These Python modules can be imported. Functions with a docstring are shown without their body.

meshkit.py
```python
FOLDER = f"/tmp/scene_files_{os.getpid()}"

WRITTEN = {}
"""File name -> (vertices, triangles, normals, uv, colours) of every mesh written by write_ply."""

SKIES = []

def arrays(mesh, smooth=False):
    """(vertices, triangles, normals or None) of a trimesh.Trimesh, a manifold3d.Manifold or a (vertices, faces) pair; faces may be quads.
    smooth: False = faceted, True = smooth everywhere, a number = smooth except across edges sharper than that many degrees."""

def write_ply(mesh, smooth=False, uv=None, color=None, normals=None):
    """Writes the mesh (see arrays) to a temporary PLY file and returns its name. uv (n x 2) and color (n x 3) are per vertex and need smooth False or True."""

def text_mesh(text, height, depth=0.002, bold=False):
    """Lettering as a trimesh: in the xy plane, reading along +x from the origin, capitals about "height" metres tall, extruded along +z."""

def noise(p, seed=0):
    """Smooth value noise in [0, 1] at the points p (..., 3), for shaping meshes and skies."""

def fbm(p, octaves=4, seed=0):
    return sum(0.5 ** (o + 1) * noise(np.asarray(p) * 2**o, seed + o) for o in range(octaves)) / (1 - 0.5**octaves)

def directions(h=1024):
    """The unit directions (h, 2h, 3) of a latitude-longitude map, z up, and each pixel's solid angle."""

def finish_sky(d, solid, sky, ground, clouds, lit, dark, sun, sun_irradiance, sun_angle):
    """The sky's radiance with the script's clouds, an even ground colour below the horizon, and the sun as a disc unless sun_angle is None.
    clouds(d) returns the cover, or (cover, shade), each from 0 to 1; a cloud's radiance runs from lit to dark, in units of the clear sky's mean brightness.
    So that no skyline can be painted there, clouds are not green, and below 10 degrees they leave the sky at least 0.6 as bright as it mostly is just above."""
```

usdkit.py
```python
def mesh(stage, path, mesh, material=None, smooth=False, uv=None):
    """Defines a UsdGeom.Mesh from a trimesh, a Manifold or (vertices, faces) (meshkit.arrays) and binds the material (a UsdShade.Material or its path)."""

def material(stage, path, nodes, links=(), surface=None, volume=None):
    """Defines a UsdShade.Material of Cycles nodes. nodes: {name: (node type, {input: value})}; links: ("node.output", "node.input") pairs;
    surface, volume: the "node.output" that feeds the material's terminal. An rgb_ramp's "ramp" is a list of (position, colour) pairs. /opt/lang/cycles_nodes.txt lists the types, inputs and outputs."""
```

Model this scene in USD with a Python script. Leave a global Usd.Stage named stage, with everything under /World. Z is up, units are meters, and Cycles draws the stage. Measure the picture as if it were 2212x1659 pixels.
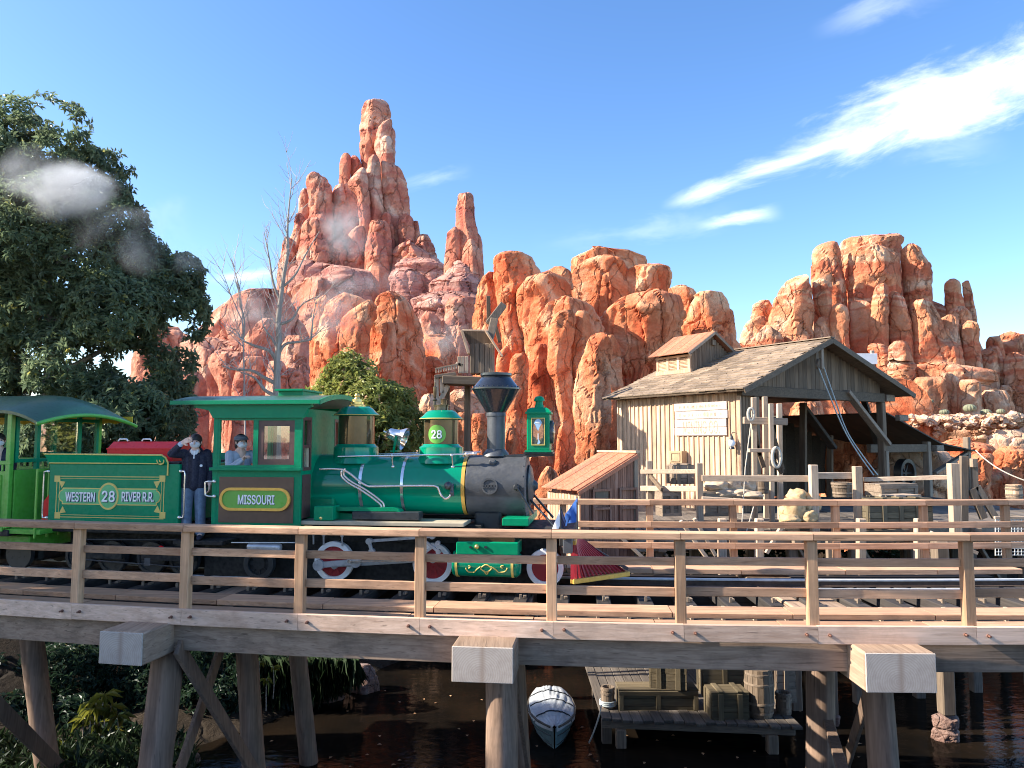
import math, random, numpy as np, trimesh, usdkit, meshkit
from pxr import Usd, UsdGeom, UsdLux, UsdShade, Gf, Sdf, Vt
from scipy.interpolate import PchipInterpolator
from scipy.spatial import cKDTree
from meshkit import fbm, noise
stage = Usd.Stage.CreateInMemory()
UsdGeom.SetStageUpAxis(stage, 'Z')
UsdGeom.Xform.Define(stage, '/World')
UsdGeom.Scope.Define(stage, '/World/Looks')

# ------------------------------------------------------------------ camera, sky, sun, exposure
EYE, FPX, HORIZON = 2.2, 1597.0, 950.0          # eye height above the rails; focal length and horizon in a 2212-wide picture
PITCH = math.atan((HORIZON - 829.5) / FPX)
cam = UsdGeom.Camera.Define(stage, '/World/camera')
cam.AddTranslateOp().Set(Gf.Vec3d(0, 0, EYE))
cam.AddRotateXOp().Set(90 + math.degrees(PITCH))
cam.CreateHorizontalApertureAttr(36.0)
cam.CreateVerticalApertureAttr(27.0)
cam.CreateFocalLengthAttr(36.0 * FPX / 2212)
cam.CreateClippingRangeAttr(Gf.Vec2f(0.1, 5000))
cam.CreateExposureAttr(1.5)
SUN = np.array([-0.835, -0.065, 0.53]); SUN /= np.linalg.norm(SUN)
SUN_EL, SUN_ROT = math.asin(SUN[2]), math.atan2(SUN[0], SUN[1])
sun = UsdLux.DistantLight.Define(stage, '/World/sun')
sun.CreateIntensityAttr(1.22); sun.CreateAngleAttr(0.5); sun.CreateColorAttr(Gf.Vec3f(1.0, 0.92, 0.80))
sun.GetPrim().CreateAttribute('inputs:normalize', Sdf.ValueTypeNames.Bool).Set(True)
sun.AddTransformOp().Set(Gf.Matrix4d().SetRotate(Gf.Rotation(Gf.Vec3d(0, 0, 1), Gf.Vec3d(*map(float, SUN)))))

def pix(px, py):
    """The ray of a picture point (2212 wide), scaled to one metre of depth."""
    u, v = (px - 1106.0) / FPX, -(py - 829.5) / FPX
    c, s = math.cos(PITCH), math.sin(PITCH)
    d = np.array([u, c - v * s, s + v * c])
    return d / d[1]
def at(px, py, Y):
    return np.array([0, 0, EYE]) + pix(px, py) * Y

def onz(px, py, z):
    """The depth at which the ray of a picture point reaches a height."""
    return (z - EYE) / pix(px, py)[2]
def sky_material():
    def tp(px, py):
        d = pix(px, py); return d[0], d[2]
    N = {'tc': ('texture_coordinate', {}), 'sep': ('separate_xyz', {}), 'sky': ('sky_texture', dict(sky_type='single_scattering', sun_disc=False, sun_elevation=SUN_EL, sun_rotation=SUN_ROT, altitude=10.0, air_density=1.0, aerosol_density=0.7, ozone_density=2.6)),
         'ymax': ('math', dict(math_type='maximum', value2=0.05)), 'u': ('math', dict(math_type='divide')), 'v': ('math', dict(math_type='divide')),
         'bg': ('background_shader', dict(strength=0.106)), 'hs': ('hsv', dict(hue=0.506, saturation=1.2, value=1.04, fac=1.0))}
    L = [('tc.generated', 'sep.vector'), ('sep.y', 'ymax.value1'), ('sep.x', 'u.value1'), ('ymax.value', 'u.value2'), ('sep.z', 'v.value1'), ('ymax.value', 'v.value2'), ('sky.color', 'hs.color')]
    last = 'hs.color'
    # streaks of thin cloud: (from, to, half width at start, at end, strength)
    for k, (a, b, w0, w1, st, fr) in enumerate([((1420, 452), (3100, -146), .008, .137, .93, 5.0), ((1490, 492), (1700, 456), .006, .012, .6, 9.0), ((1740, 78), (2060, -40), .01, .04, .2, 6.0), ((1900, 345), (2200, 300), .02, .03, .12, 7.0), ((430, 610), (640, 582), .006, .012, .5, 9.0), ((840, 410), (1030, 362), .012, .012, .16, 12.0), ((1130, 535), (1640, 462), .016, .02, .14, 9.0)]):
        (ua, va), (ub, vb) = tp(*a), tp(*b)
        L0 = math.hypot(ub - ua, vb - va); ex, ey = (ub - ua) / L0, (vb - va) / L0
        n = lambda s: f'{s}{k}'
        N |= {n('c'): ('combine_xyz', dict(z=0.0)), n('dt'): ('vector_math', dict(math_type='dot_product', vector2=(ex / L0, ey / L0, 0))), n('t'): ('math', dict(math_type='subtract', value2=(ua * ex + va * ey) / L0)),
              n('dn'): ('vector_math', dict(math_type='dot_product', vector2=(-ey, ex, 0))), n('s'): ('math', dict(math_type='subtract', value2=-ua * ey + va * ex)),
              n('m'): ('mapping', dict(rotation=(0, 0, -math.atan2(ey, ex)), scale=(1, 1, 1))), n('m2'): ('mapping', dict(scale=(1.0, 3.2, 1))), n('nz'): ('noise_texture', dict(scale=fr, detail=7.0, roughness=.62, distortion=.35)),
              n('w'): ('map_range', dict(from_min=0.0, from_max=1.0, to_min=w0, to_max=w1, clamp=True)), n('ab'): ('math', dict(math_type='absolute')), n('q'): ('math', dict(math_type='divide')), n('in'): ('math', dict(math_type='subtract', value1=1.0)),
              n('e1'): ('map_range', dict(from_min=0.0, from_max=.08 if k == 0 else .5, range_type='smoothstep', clamp=True)), n('e2'): ('map_range', dict(from_min=1.0, from_max=.5 if k else .62, range_type='smoothstep', clamp=True)),
              n('nn'): ('map_range', dict(from_min=.3, from_max=.7, to_min=-.7, to_max=.7)), n('sum'): ('math', dict(math_type='add')), n('f'): ('map_range', dict(from_min=-.25, from_max=1.45 if k == 0 else 1.25, range_type='smoothstep', clamp=True)),
              n('p1'): ('math', dict(math_type='multiply')), n('p2'): ('math', dict(math_type='multiply')), n('p3'): ('math', dict(math_type='multiply', value2=st)), n('mix'): ('mix', dict(color2=(7.2, 7.5, 8.0)))}
        L += [('u.value', n('c') + '.x'), ('v.value', n('c') + '.y'), (n('c') + '.vector', n('dt') + '.vector1'), (n('dt') + '.value', n('t') + '.value1'), (n('c') + '.vector', n('dn') + '.vector1'), (n('dn') + '.value', n('s') + '.value1'),
              (n('c') + '.vector', n('m') + '.vector'), (n('m') + '.vector', n('m2') + '.vector'), (n('m2') + '.vector', n('nz') + '.vector'), (n('t') + '.value', n('w') + '.value'), (n('s') + '.value', n('ab') + '.value1'), (n('ab') + '.value', n('q') + '.value1'), (n('w') + '.result', n('q') + '.value2'),
              (n('q') + '.value', n('in') + '.value2'), (n('t') + '.value', n('e1') + '.value'), (n('t') + '.value', n('e2') + '.value'), (n('nz') + '.fac', n('nn') + '.value'), (n('in') + '.value', n('sum') + '.value1'), (n('nn') + '.result', n('sum') + '.value2'), (n('sum') + '.value', n('f') + '.value'),
              (n('f') + '.result', n('p1') + '.value1'), (n('e1') + '.result', n('p1') + '.value2'), (n('p1') + '.value', n('p2') + '.value1'), (n('e2') + '.result', n('p2') + '.value2'), (n('p2') + '.value', n('p3') + '.value1'), (n('p3') + '.value', n('mix') + '.fac'), (last, n('mix') + '.color1')]
        last = n('mix') + '.color'
    L.append((last, 'bg.color'))
    return usdkit.material(stage, '/World/Looks/sky', N, L, surface='bg.background')
dome = UsdLux.DomeLight.Define(stage, '/World/sky')
UsdShade.MaterialBindingAPI.Apply(dome.GetPrim()).Bind(sky_material())
dome.GetPrim().SetCustomDataByKey('kind', 'structure')

# ------------------------------------------------------------------ helpers
USED = {}
def fresh(parent, name):
    k = (parent, name); n = USED.get(k, 0); USED[k] = n + 1
    return f'{parent}/{name}' if n == 0 else f'{parent}/{name}_{n:03d}'
class T:
    """A thing: an Xform at its base with its parts below; world vertices are brought into its own frame."""
    def __init__(s, name, label, cat, loc=(0, 0, 0), rz=0.0, group=None, kind=None):
        s.path = fresh('/World', name); s.loc = np.array(loc, float); s.rz = rz
        x = UsdGeom.Xform.Define(stage, s.path); x.AddTranslateOp().Set(Gf.Vec3d(*map(float, loc))); x.AddRotateZOp().Set(math.degrees(rz))
        s.prim = x.GetPrim(); tag(s.prim, label, cat, group, kind)
        c, q = math.cos(rz), math.sin(rz); s.R = np.array([[c, -q, 0], [q, c, 0], [0, 0, 1]])
    def part(s, name, mesh, mat, parent=None, smooth=False, local=False, label=None, kind=None):
        v, f = vf(mesh)
        if not local:
            v = (v - s.loc) @ s.R
        p = fresh(parent or s.path, name)
        m = usdkit.mesh(stage, p, trimesh.Trimesh(v, f, process=False), M[mat] if isinstance(mat, str) else mat, smooth=smooth)
        if label: m.GetPrim().SetCustomDataByKey('label', label)
        if kind: m.GetPrim().SetCustomDataByKey('kind', kind)
        return p
    def pixel(s, px, py, y):
        """Own (x, y, z) of the picture point on the thing's plane at lateral offset y."""
        d = pix(px, py); o = np.array([0, 0, EYE])
        n = s.R @ np.array([0, 1.0, 0]); t = ((s.loc + s.R @ np.array([0, y, 0]) - o) @ n) / (d @ n)
        return (o + d * t - s.loc) @ s.R
    def pz(s, px, py, y):
        q = s.pixel(px, py, y); return q[0], q[2]
def tag(p, label=None, cat=None, group=None, kind=None):
    for k, v in (('label', label), ('category', cat), ('group', group), ('kind', kind)):
        if v: p.SetCustomDataByKey(k, v)
def solo(name, mesh, mat, label=None, cat=None, group=None, kind=None, smooth=False):
    """A thing (or a piece of the setting) that is one mesh, its Xform at its base."""
    v, f = vf(mesh); p = fresh('/World', name)
    b = np.array([v[:, 0].mean(), v[:, 1].mean(), v[:, 2].min()])
    m = usdkit.mesh(stage, p, trimesh.Trimesh(v - b, f, process=False), M[mat] if isinstance(mat, str) else mat, smooth=smooth)
    m.AddTranslateOp().Set(Gf.Vec3d(*map(float, b)))
    tag(m.GetPrim(), label, cat, group, kind); return p
def vf(m):
    if hasattr(m, 'to_mesh'):
        q = m.to_mesh(); return np.array(q.vert_properties[:, :3], float), np.array(q.tri_verts)
    if isinstance(m, (tuple, list)) and len(m) == 2 and not hasattr(m[0], 'vertices') and not isinstance(m[0], (tuple, list)):
        v, f = np.asarray(m[0], float), np.asarray(m[1], int)
        if f.shape[1] == 4: f = np.vstack([f[:, [0, 1, 2]], f[:, [0, 2, 3]]])
        return v, f
    if isinstance(m, (list, tuple)):
        return join(m)
    return np.array(m.vertices, float), np.array(m.faces)
def join(ms):
    V, F, n = [], [], 0
    for m in ms:
        v, f = vf(m); V.append(v); F.append(f + n); n += len(v)
    return np.vstack(V), np.vstack(F)
def bx(cx, cy, cz, sx, sy, sz, ch=None):
    """A box with chamfered edges, centre and sizes."""
    h = np.array([sx, sy, sz]) / 2
    c = min(h) * .18 if ch is None else min(ch, min(h) * .9)
    if c <= 0:
        m = trimesh.creation.box([sx, sy, sz]); return np.array(m.vertices) + [cx, cy, cz], np.array(m.faces)
    s = np.array([[x, y, z] for x in (-1, 1) for y in (-1, 1) for z in (-1, 1)], float)
    v = np.vstack([s * (h - [0, c, c]), s * (h - [c, 0, c]), s * (h - [c, c, 0])])
    m = CHF(); return v + [cx, cy, cz], m
_ch = []
def CHF():
    if not _ch:
        s = np.array([[x, y, z] for x in (-1, 1) for y in (-1, 1) for z in (-1, 1)], float)
        v = np.vstack([s * [1, .8, .8], s * [.8, 1, .8], s * [.8, .8, 1]])
        h = trimesh.convex.convex_hull(v)
        t = cKDTree(v); idx = t.query(h.vertices)[1]; _ch.append(idx[h.faces])
    return _ch[0]
def frame_between(a, b, up=(0, 0, 1)):
    a, b = np.asarray(a, float), np.asarray(b, float); x = b - a; L = np.linalg.norm(x); x /= L
    u = np.asarray(up, float)
    if abs(x @ u) > .97: u = np.array([0, 1.0, 0])
    y = np.cross(u, x); y /= np.linalg.norm(y); return a, L, np.stack([x, y, np.cross(x, y)])
def bar(a, b, w, h, up=(0, 0, 1), ch=None):
    """A squared timber from a to b, w wide and h high."""
    o, L, R = frame_between(a, b, up); v, f = bx(L / 2, 0, 0, L, w, h, ch); return v @ R + o, f
def lathe(prof, n=32, center=(0, 0, 0), axis='z'):
    """prof: (radius, height) pairs."""
    p = np.array(prof, float); a = np.arange(n) * 2 * np.pi / n
    v = np.stack([p[:, :1] * np.cos(a), p[:, :1] * np.sin(a), np.repeat(p[:, 1:2], n, 1)], -1).reshape(-1, 3)
    i, j = np.meshgrid(np.arange(len(p) - 1), np.arange(n), indexing='ij'); j2 = (j + 1) % n
    f = np.stack([i * n + j, i * n + j2, (i + 1) * n + j2, (i + 1) * n + j], -1).reshape(-1, 4)
    if axis == 'x': v = v[:, [2, 0, 1]]
    elif axis == 'y': v = v[:, [1, 2, 0]]
    return vf((v + np.array(center), f))
def cyl(a, b, r, r2=None, n=12, cap=True):
    o, L, R = frame_between(a, b); r2 = r if r2 is None else r2
    v, f = lathe(([(1e-4, 0)] if cap else []) + [(r, 0), (r2, L)] + ([(1e-4, L)] if cap else []), n, axis='x'); return v @ R + o, f
def tube(pts, r, n=8, closed=False):
    p = np.asarray(pts, float); t = np.gradient(p, axis=0); t /= np.linalg.norm(t, axis=1, keepdims=True) + 1e-9
    r = np.broadcast_to(r, (len(p),)); ref = np.array([0, 0, 1.0])
    if np.abs(t @ ref).max() > .95: ref = np.array([0.31, .95, .05])
    a = np.cross(t, ref); a /= np.linalg.norm(a, axis=1, keepdims=True) + 1e-9; b = np.cross(t, a)
    g = np.arange(n) * 2 * np.pi / n
    v = p[:, None] + r[:, None, None] * (np.cos(g)[None, :, None] * a[:, None] + np.sin(g)[None, :, None] * b[:, None])
    i, j = np.meshgrid(np.arange(len(p) - 1), np.arange(n), indexing='ij'); j2 = (j + 1) % n
    f = np.stack([i * n + j, (i + 1) * n + j, (i + 1) * n + j2, i * n + j2], -1).reshape(-1, 4); V = v.reshape(-1, 3); F = vf((V, f))[1]
    k = len(V); V = np.vstack([V, p[0], p[-1]]); e = (len(p) - 1) * n; q = np.arange(n)
    F = np.vstack([F, np.stack([np.full(n, k), q, (q + 1) % n], 1), np.stack([np.full(n, k + 1), e + (q + 1) % n, e + q], 1)])
    return V, F
def smooth_path(pts, n=6):
    p = np.asarray(pts, float); s = np.r_[0, np.cumsum(np.linalg.norm(np.diff(p, axis=0), axis=1))]
    return PchipInterpolator(s, p)(np.linspace(0, s[-1], n * (len(p) - 1) + 1))
def plate(poly, t, place):
    """A flat shape (list of 2-D points, or shapely) of thickness t; place maps (u, v, w) rows to 3-D."""
    import shapely.geometry as sg
    g = poly if hasattr(poly, 'area') else sg.Polygon(poly)
    m = [trimesh.creation.extrude_polygon(x, t, engine='earcut') for x in getattr(g, 'geoms', [g])]
    v, f = join(m); return place(v), f
def move(m, R=None, t=(0, 0, 0)):
    v, f = vf(m); return (v if R is None else v @ np.asarray(R).T) + np.asarray(t, float), f
def rotz(a):
    c, s = math.cos(a), math.sin(a); return np.array([[c, -s, 0], [s, c, 0], [0, 0, 1.0]])
# ------------------------------------------------------------------ materials
M = {}
def mat(name, nodes, links, surface='p.BSDF', volume=None):
    M[name] = usdkit.material(stage, f'/World/Looks/{name}', nodes, links, surface=surface, volume=volume); return M[name]
def plain(name, color, rough=.5, metal=0.0, spec=.5, coat=0.0, vary=.12, scale=6.0, bump=0.0, bscale=60.0, dirt=None, dirt_amt=.5):
    """A paint, metal or cloth with a little unevenness."""
    c = np.array(color, float)
    N = {'g': ('geometry', {}), 'n': ('noise_texture', dict(scale=scale, detail=5.0, roughness=.6)), 'r': ('rgb_ramp', dict(ramp=[(.3, tuple(c * (1 - vary))), (.7, tuple(np.minimum(c * (1 + vary), 1)))])),
         'n2': ('noise_texture', dict(scale=scale * 2.7, detail=4.0)), 'rr': ('map_range', dict(from_min=.3, from_max=.7, to_min=max(rough * .75, .02), to_max=min(rough * 1.35, 1))), 'p': ('principled_bsdf', dict(metallic=metal, specular_ior_level=spec, coat_weight=coat, coat_roughness=.05))}
    L = [('g.position', 'n.vector'), ('g.position', 'n2.vector'), ('n.fac', 'r.fac'), ('n2.fac', 'rr.value'), ('rr.result', 'p.roughness')]
    out = 'r.color'
    if dirt is not None:
        N |= {'n3': ('noise_texture', dict(scale=scale * .8, detail=8.0, roughness=.7)), 'dr': ('map_range', dict(from_min=.45, from_max=.75, to_min=0.0, to_max=dirt_amt, clamp=True)), 'dm': ('mix', dict(color2=tuple(dirt)))}
        L += [('g.position', 'n3.vector'), ('n3.fac', 'dr.value'), ('dr.result', 'dm.fac'), (out, 'dm.color1')]; out = 'dm.color'
    if bump:
        N |= {'bn': ('noise_texture', dict(scale=bscale, detail=4.0)), 'b': ('bump', dict(strength=bump, distance=.01))}
        L += [('g.position', 'bn.vector'), ('bn.fac', 'b.height'), ('b.normal', 'p.normal')]
    L.append((out, 'p.base_color')); return mat(name, N, L)
def wood(name, dark, light, axis='x', fine=22.0, rough=.8, vary=.28, stain=(.05, .045, .04), stain_amt=.35, bump=.35, warm=None):
    st = {'x': (.05, 1, 1), 'y': (1, .05, 1), 'z': (1, 1, .05)}[axis]
    N = {'g': ('geometry', {}), 'o': ('object_info', {}), 'k': ('math', dict(math_type='multiply', value2=57.3)), 'c': ('combine_xyz', {}), 'a': ('vector_math', dict(math_type='add')), 'm': ('mapping', dict(scale=st)),
         'n': ('noise_texture', dict(scale=fine, detail=7.0, roughness=.65, distortion=.6)), 'r': ('rgb_ramp', dict(ramp=[(.28, dark), (.5, tuple((np.array(dark) + np.array(light)) / 2)), (.72, light)])),
         'n2': ('noise_texture', dict(scale=1.7, detail=6.0, roughness=.65)), 'sr': ('map_range', dict(from_min=.48, from_max=.75, to_min=0.0, to_max=stain_amt, clamp=True)), 'sm': ('mix', dict(color2=stain)),
         'wr': ('map_range', dict(from_min=0.0, from_max=1.0, to_min=1 - vary, to_max=1 + vary)), 'h': ('hsv', dict(hue=.5, saturation=1.0, fac=1.0)),
         'b': ('bump', dict(strength=bump, distance=.006)), 'p': ('principled_bsdf', dict(roughness=rough, specular_ior_level=.3)),
         'm3': ('mapping', dict(scale=tuple(np.array(st) ** 1.25))), 'n3': ('noise_texture', dict(scale=fine * 2.1, detail=3.0, roughness=.5, distortion=.3)), 'cr': ('map_range', dict(from_min=.63, from_max=.70, to_min=0.0, to_max=.55, clamp=True)), 'cm': ('mix', dict(color2=tuple(np.array(dark) * .3)))}
    L = [('o.random', 'k.value1'), ('k.value', 'c.x'), ('k.value', 'c.y'), ('k.value', 'c.z'), ('g.position', 'a.vector1'), ('c.vector', 'a.vector2'), ('a.vector', 'm.vector'), ('m.vector', 'n.vector'), ('n.fac', 'r.fac'), ('a.vector', 'n2.vector'), ('n2.fac', 'sr.value'),
         ('sr.result', 'sm.fac'), ('r.color', 'sm.color1'), ('o.random', 'wr.value'), ('wr.result', 'h.value'), ('a.vector', 'm3.vector'), ('m3.vector', 'n3.vector'), ('n3.fac', 'cr.value'), ('cr.result', 'cm.fac'), ('sm.color', 'cm.color1'), ('cm.color', 'h.color'), ('h.color', 'p.base_color'), ('n.fac', 'b.height'), ('b.normal', 'p.normal')]
    return mat(name, N, L)
def rock_mat(name, red, mid, pale, size=1.0, band=0.0, bandcol=(.5, .12, .07), bandscale=1.2, pale_up=.6, strata=0.0):
    """Painted red rock: patches, paler on upward faces and raised edges, strata, a net of cracks and a rough skin."""
    N = {'g': ('geometry', {}), 'n1': ('noise_texture', dict(scale=.55 / size, detail=6.0, roughness=.62, distortion=.8)), 'r1': ('rgb_ramp', dict(ramp=[(.34, red), (.5, mid), (.68, pale)])),
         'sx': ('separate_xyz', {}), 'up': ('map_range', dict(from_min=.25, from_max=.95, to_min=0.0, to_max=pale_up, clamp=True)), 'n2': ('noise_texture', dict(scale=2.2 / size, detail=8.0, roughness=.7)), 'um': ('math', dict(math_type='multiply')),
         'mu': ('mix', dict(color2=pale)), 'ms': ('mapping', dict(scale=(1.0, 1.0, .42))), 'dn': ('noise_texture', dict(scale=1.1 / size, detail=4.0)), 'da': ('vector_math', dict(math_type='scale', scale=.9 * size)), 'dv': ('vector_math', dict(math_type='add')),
         'v': ('voronoi_texture', dict(feature='distance_to_edge', scale=.95 / size)), 'cr': ('map_range', dict(from_min=0.0, from_max=.04, to_min=.55, to_max=0.0, clamp=True)), 'cb': ('map_range', dict(from_min=.25, from_max=.6, to_min=0.0, to_max=1.0, clamp=True)), 'cm': ('math', dict(math_type='multiply')),
         'mc': ('mix', dict(color2=tuple(np.array(red) * .22))), 'n3': ('noise_texture', dict(scale=3.5 / size, detail=10.0, roughness=.72)), 'hm': ('math', dict(math_type='multiply_add', value2=-.9)), 'b': ('bump', dict(strength=.75, distance=.22 * size)),
         'n4': ('noise_texture', dict(scale=9.0 / size, detail=6.0, roughness=.7)), 'v4': ('map_range', dict(from_min=.3, from_max=.7, to_min=.82, to_max=1.15)), 'h': ('hsv', dict(hue=.5, saturation=1.0, fac=1.0)), 'p': ('principled_bsdf', dict(roughness=.92, specular_ior_level=.15))}
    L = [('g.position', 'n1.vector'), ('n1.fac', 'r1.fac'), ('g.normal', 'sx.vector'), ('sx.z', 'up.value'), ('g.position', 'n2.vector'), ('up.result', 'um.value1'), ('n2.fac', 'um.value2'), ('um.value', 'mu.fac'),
         ('g.position', 'dn.vector'), ('dn.color', 'da.vector1'), ('g.position', 'ms.vector'), ('ms.vector', 'dv.vector1'), ('da.vector', 'dv.vector2'), ('dv.vector', 'v.vector'), ('v.distance', 'cr.value'), ('n2.fac', 'cb.value'), ('cr.result', 'cm.value1'), ('cb.result', 'cm.value2'),
         ('cm.value', 'mc.fac'), ('mc.color', 'h.color'), ('g.position', 'n3.vector'), ('cr.result', 'hm.value1'), ('n3.fac', 'hm.value3'), ('hm.value', 'b.height'), ('b.normal', 'p.normal'), ('g.position', 'n4.vector'), ('n4.fac', 'v4.value'), ('v4.result', 'h.value'), ('h.color', 'p.base_color')]
    src = 'r1.color'
    if band:
        N |= {'pz': ('separate_xyz', {}), 'bw': ('math', dict(math_type='multiply_add', value2=bandscale * 1.2)), 'bz': ('math', dict(math_type='multiply_add', value2=bandscale)), 'bn': ('noise_texture', dict(dimensions='1D', scale=1.0, detail=3.0, roughness=.7)), 'br': ('map_range', dict(from_min=.5, from_max=.58, to_min=0.0, to_max=band, clamp=True)), 'bm': ('mix', dict(color2=bandcol))}
        L += [('g.position', 'pz.vector'), ('pz.z', 'bz.value1'), ('n1.fac', 'bz.value3'), ('bz.value', 'bn.w'), ('bn.fac', 'br.value'), ('br.result', 'bm.fac'), (src, 'bm.color1')]; src = 'bm.color'
        del N['bw']
    if strata:
        N |= {'tz': ('separate_xyz', {}), 'tw': ('math', dict(math_type='multiply_add', value2=1.0)), 'tn0': ('noise_texture', dict(scale=.5 / size, detail=3.0)), 'tm': ('math', dict(math_type='multiply', value2=.9)), 'tn': ('noise_texture', dict(dimensions='1D', scale=strata, detail=2.0, roughness=.5)), 'td': ('map_range', dict(from_min=.40, from_max=.46, to_min=.42, to_max=0.0, clamp=True)), 'tx': ('mix', dict(color2=tuple(np.array(red) * .35))), 'h2': ('math', dict(math_type='multiply_add', value2=-1.6))}
        L += [('g.position', 'tz.vector'), ('g.position', 'tn0.vector'), ('tn0.fac', 'tm.value1'), ('tz.z', 'tw.value1'), ('tm.value', 'tw.value3'), ('tw.value', 'tn.w'), ('tn.fac', 'td.value'), ('td.result', 'tx.fac'), (src, 'tx.color1')]; src = 'tx.color'
        L = [x for x in L if x != ('hm.value', 'b.height')] + [('td.result', 'h2.value1'), ('hm.value', 'h2.value3'), ('h2.value', 'b.height')]
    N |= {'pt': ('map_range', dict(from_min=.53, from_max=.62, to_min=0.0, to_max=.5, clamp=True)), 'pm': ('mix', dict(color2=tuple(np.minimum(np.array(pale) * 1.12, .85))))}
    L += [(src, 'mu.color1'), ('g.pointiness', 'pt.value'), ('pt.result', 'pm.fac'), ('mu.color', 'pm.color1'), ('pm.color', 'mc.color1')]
    return mat(name, N, L)
def leaf_mat(name, c1, c2, c3, trans=.35, rough=.45):
    N = {'g': ('geometry', {}), 'r': ('rgb_ramp', dict(ramp=[(0.0, c1), (.5, c2), (.9, c2), (1.0, c3)])), 'ln': ('noise_texture', dict(scale=4.5, detail=2.0)), 'lr': ('map_range', dict(from_min=.3, from_max=.7, clamp=True)), 'n': ('noise_texture', dict(scale=.8, detail=3.0)), 'mr': ('map_range', dict(from_min=.3, from_max=.7, to_min=.65, to_max=1.3)), 'h': ('hsv', dict(hue=.5, saturation=1.0, fac=1.0)),
         'p': ('principled_bsdf', dict(roughness=rough, specular_ior_level=.45)), 't': ('translucent_bsdf', {}), 'x': ('mix_closure', dict(fac=trans))}
    L = [('g.position', 'ln.vector'), ('ln.fac', 'lr.value'), ('lr.result', 'r.fac'), ('g.position', 'n.vector'), ('n.fac', 'mr.value'), ('mr.result', 'h.value'), ('r.color', 'h.color'), ('h.color', 'p.base_color'), ('h.color', 't.color'), ('p.BSDF', 'x.closure1'), ('t.BSDF', 'x.closure2')]
    return mat(name, N, L, surface='x.closure')
def pane_mat(name, tint=(1, 1, 1), gloss=.02, low=.06, high=.6):
    N = {'f': ('fresnel', dict(IOR=1.5)), 'mr': ('map_range', dict(from_min=0.0, from_max=1.0, to_min=low, to_max=high)), 't': ('transparent_bsdf', dict(color=tint)), 'gl': ('glossy_bsdf', dict(color=(1, 1, 1), roughness=gloss)), 'x': ('mix_closure', {})}
    return mat(name, N, [('f.fac', 'mr.value'), ('mr.result', 'x.fac'), ('t.BSDF', 'x.closure1'), ('gl.BSDF', 'x.closure2')], surface='x.closure')

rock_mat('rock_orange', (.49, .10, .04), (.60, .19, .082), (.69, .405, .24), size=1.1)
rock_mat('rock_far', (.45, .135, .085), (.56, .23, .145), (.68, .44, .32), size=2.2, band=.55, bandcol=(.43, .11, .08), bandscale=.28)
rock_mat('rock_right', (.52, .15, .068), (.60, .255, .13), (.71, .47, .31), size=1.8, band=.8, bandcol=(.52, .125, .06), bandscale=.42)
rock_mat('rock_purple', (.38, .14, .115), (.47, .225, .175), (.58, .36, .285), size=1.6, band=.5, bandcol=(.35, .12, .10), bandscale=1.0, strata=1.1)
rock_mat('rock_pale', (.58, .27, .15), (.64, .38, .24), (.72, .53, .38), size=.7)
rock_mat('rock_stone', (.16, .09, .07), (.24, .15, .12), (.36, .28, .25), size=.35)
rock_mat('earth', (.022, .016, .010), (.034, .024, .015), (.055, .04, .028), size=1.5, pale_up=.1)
wood('bridge_x', (.33, .175, .098), (.62, .365, .225), 'x', stain_amt=.4)
wood('bridge_z', (.31, .17, .092), (.57, .345, .205), 'z', stain_amt=.4)
wood('bridge_y', (.20, .13, .085), (.38, .265, .185), 'y', stain_amt=.4)
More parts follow.
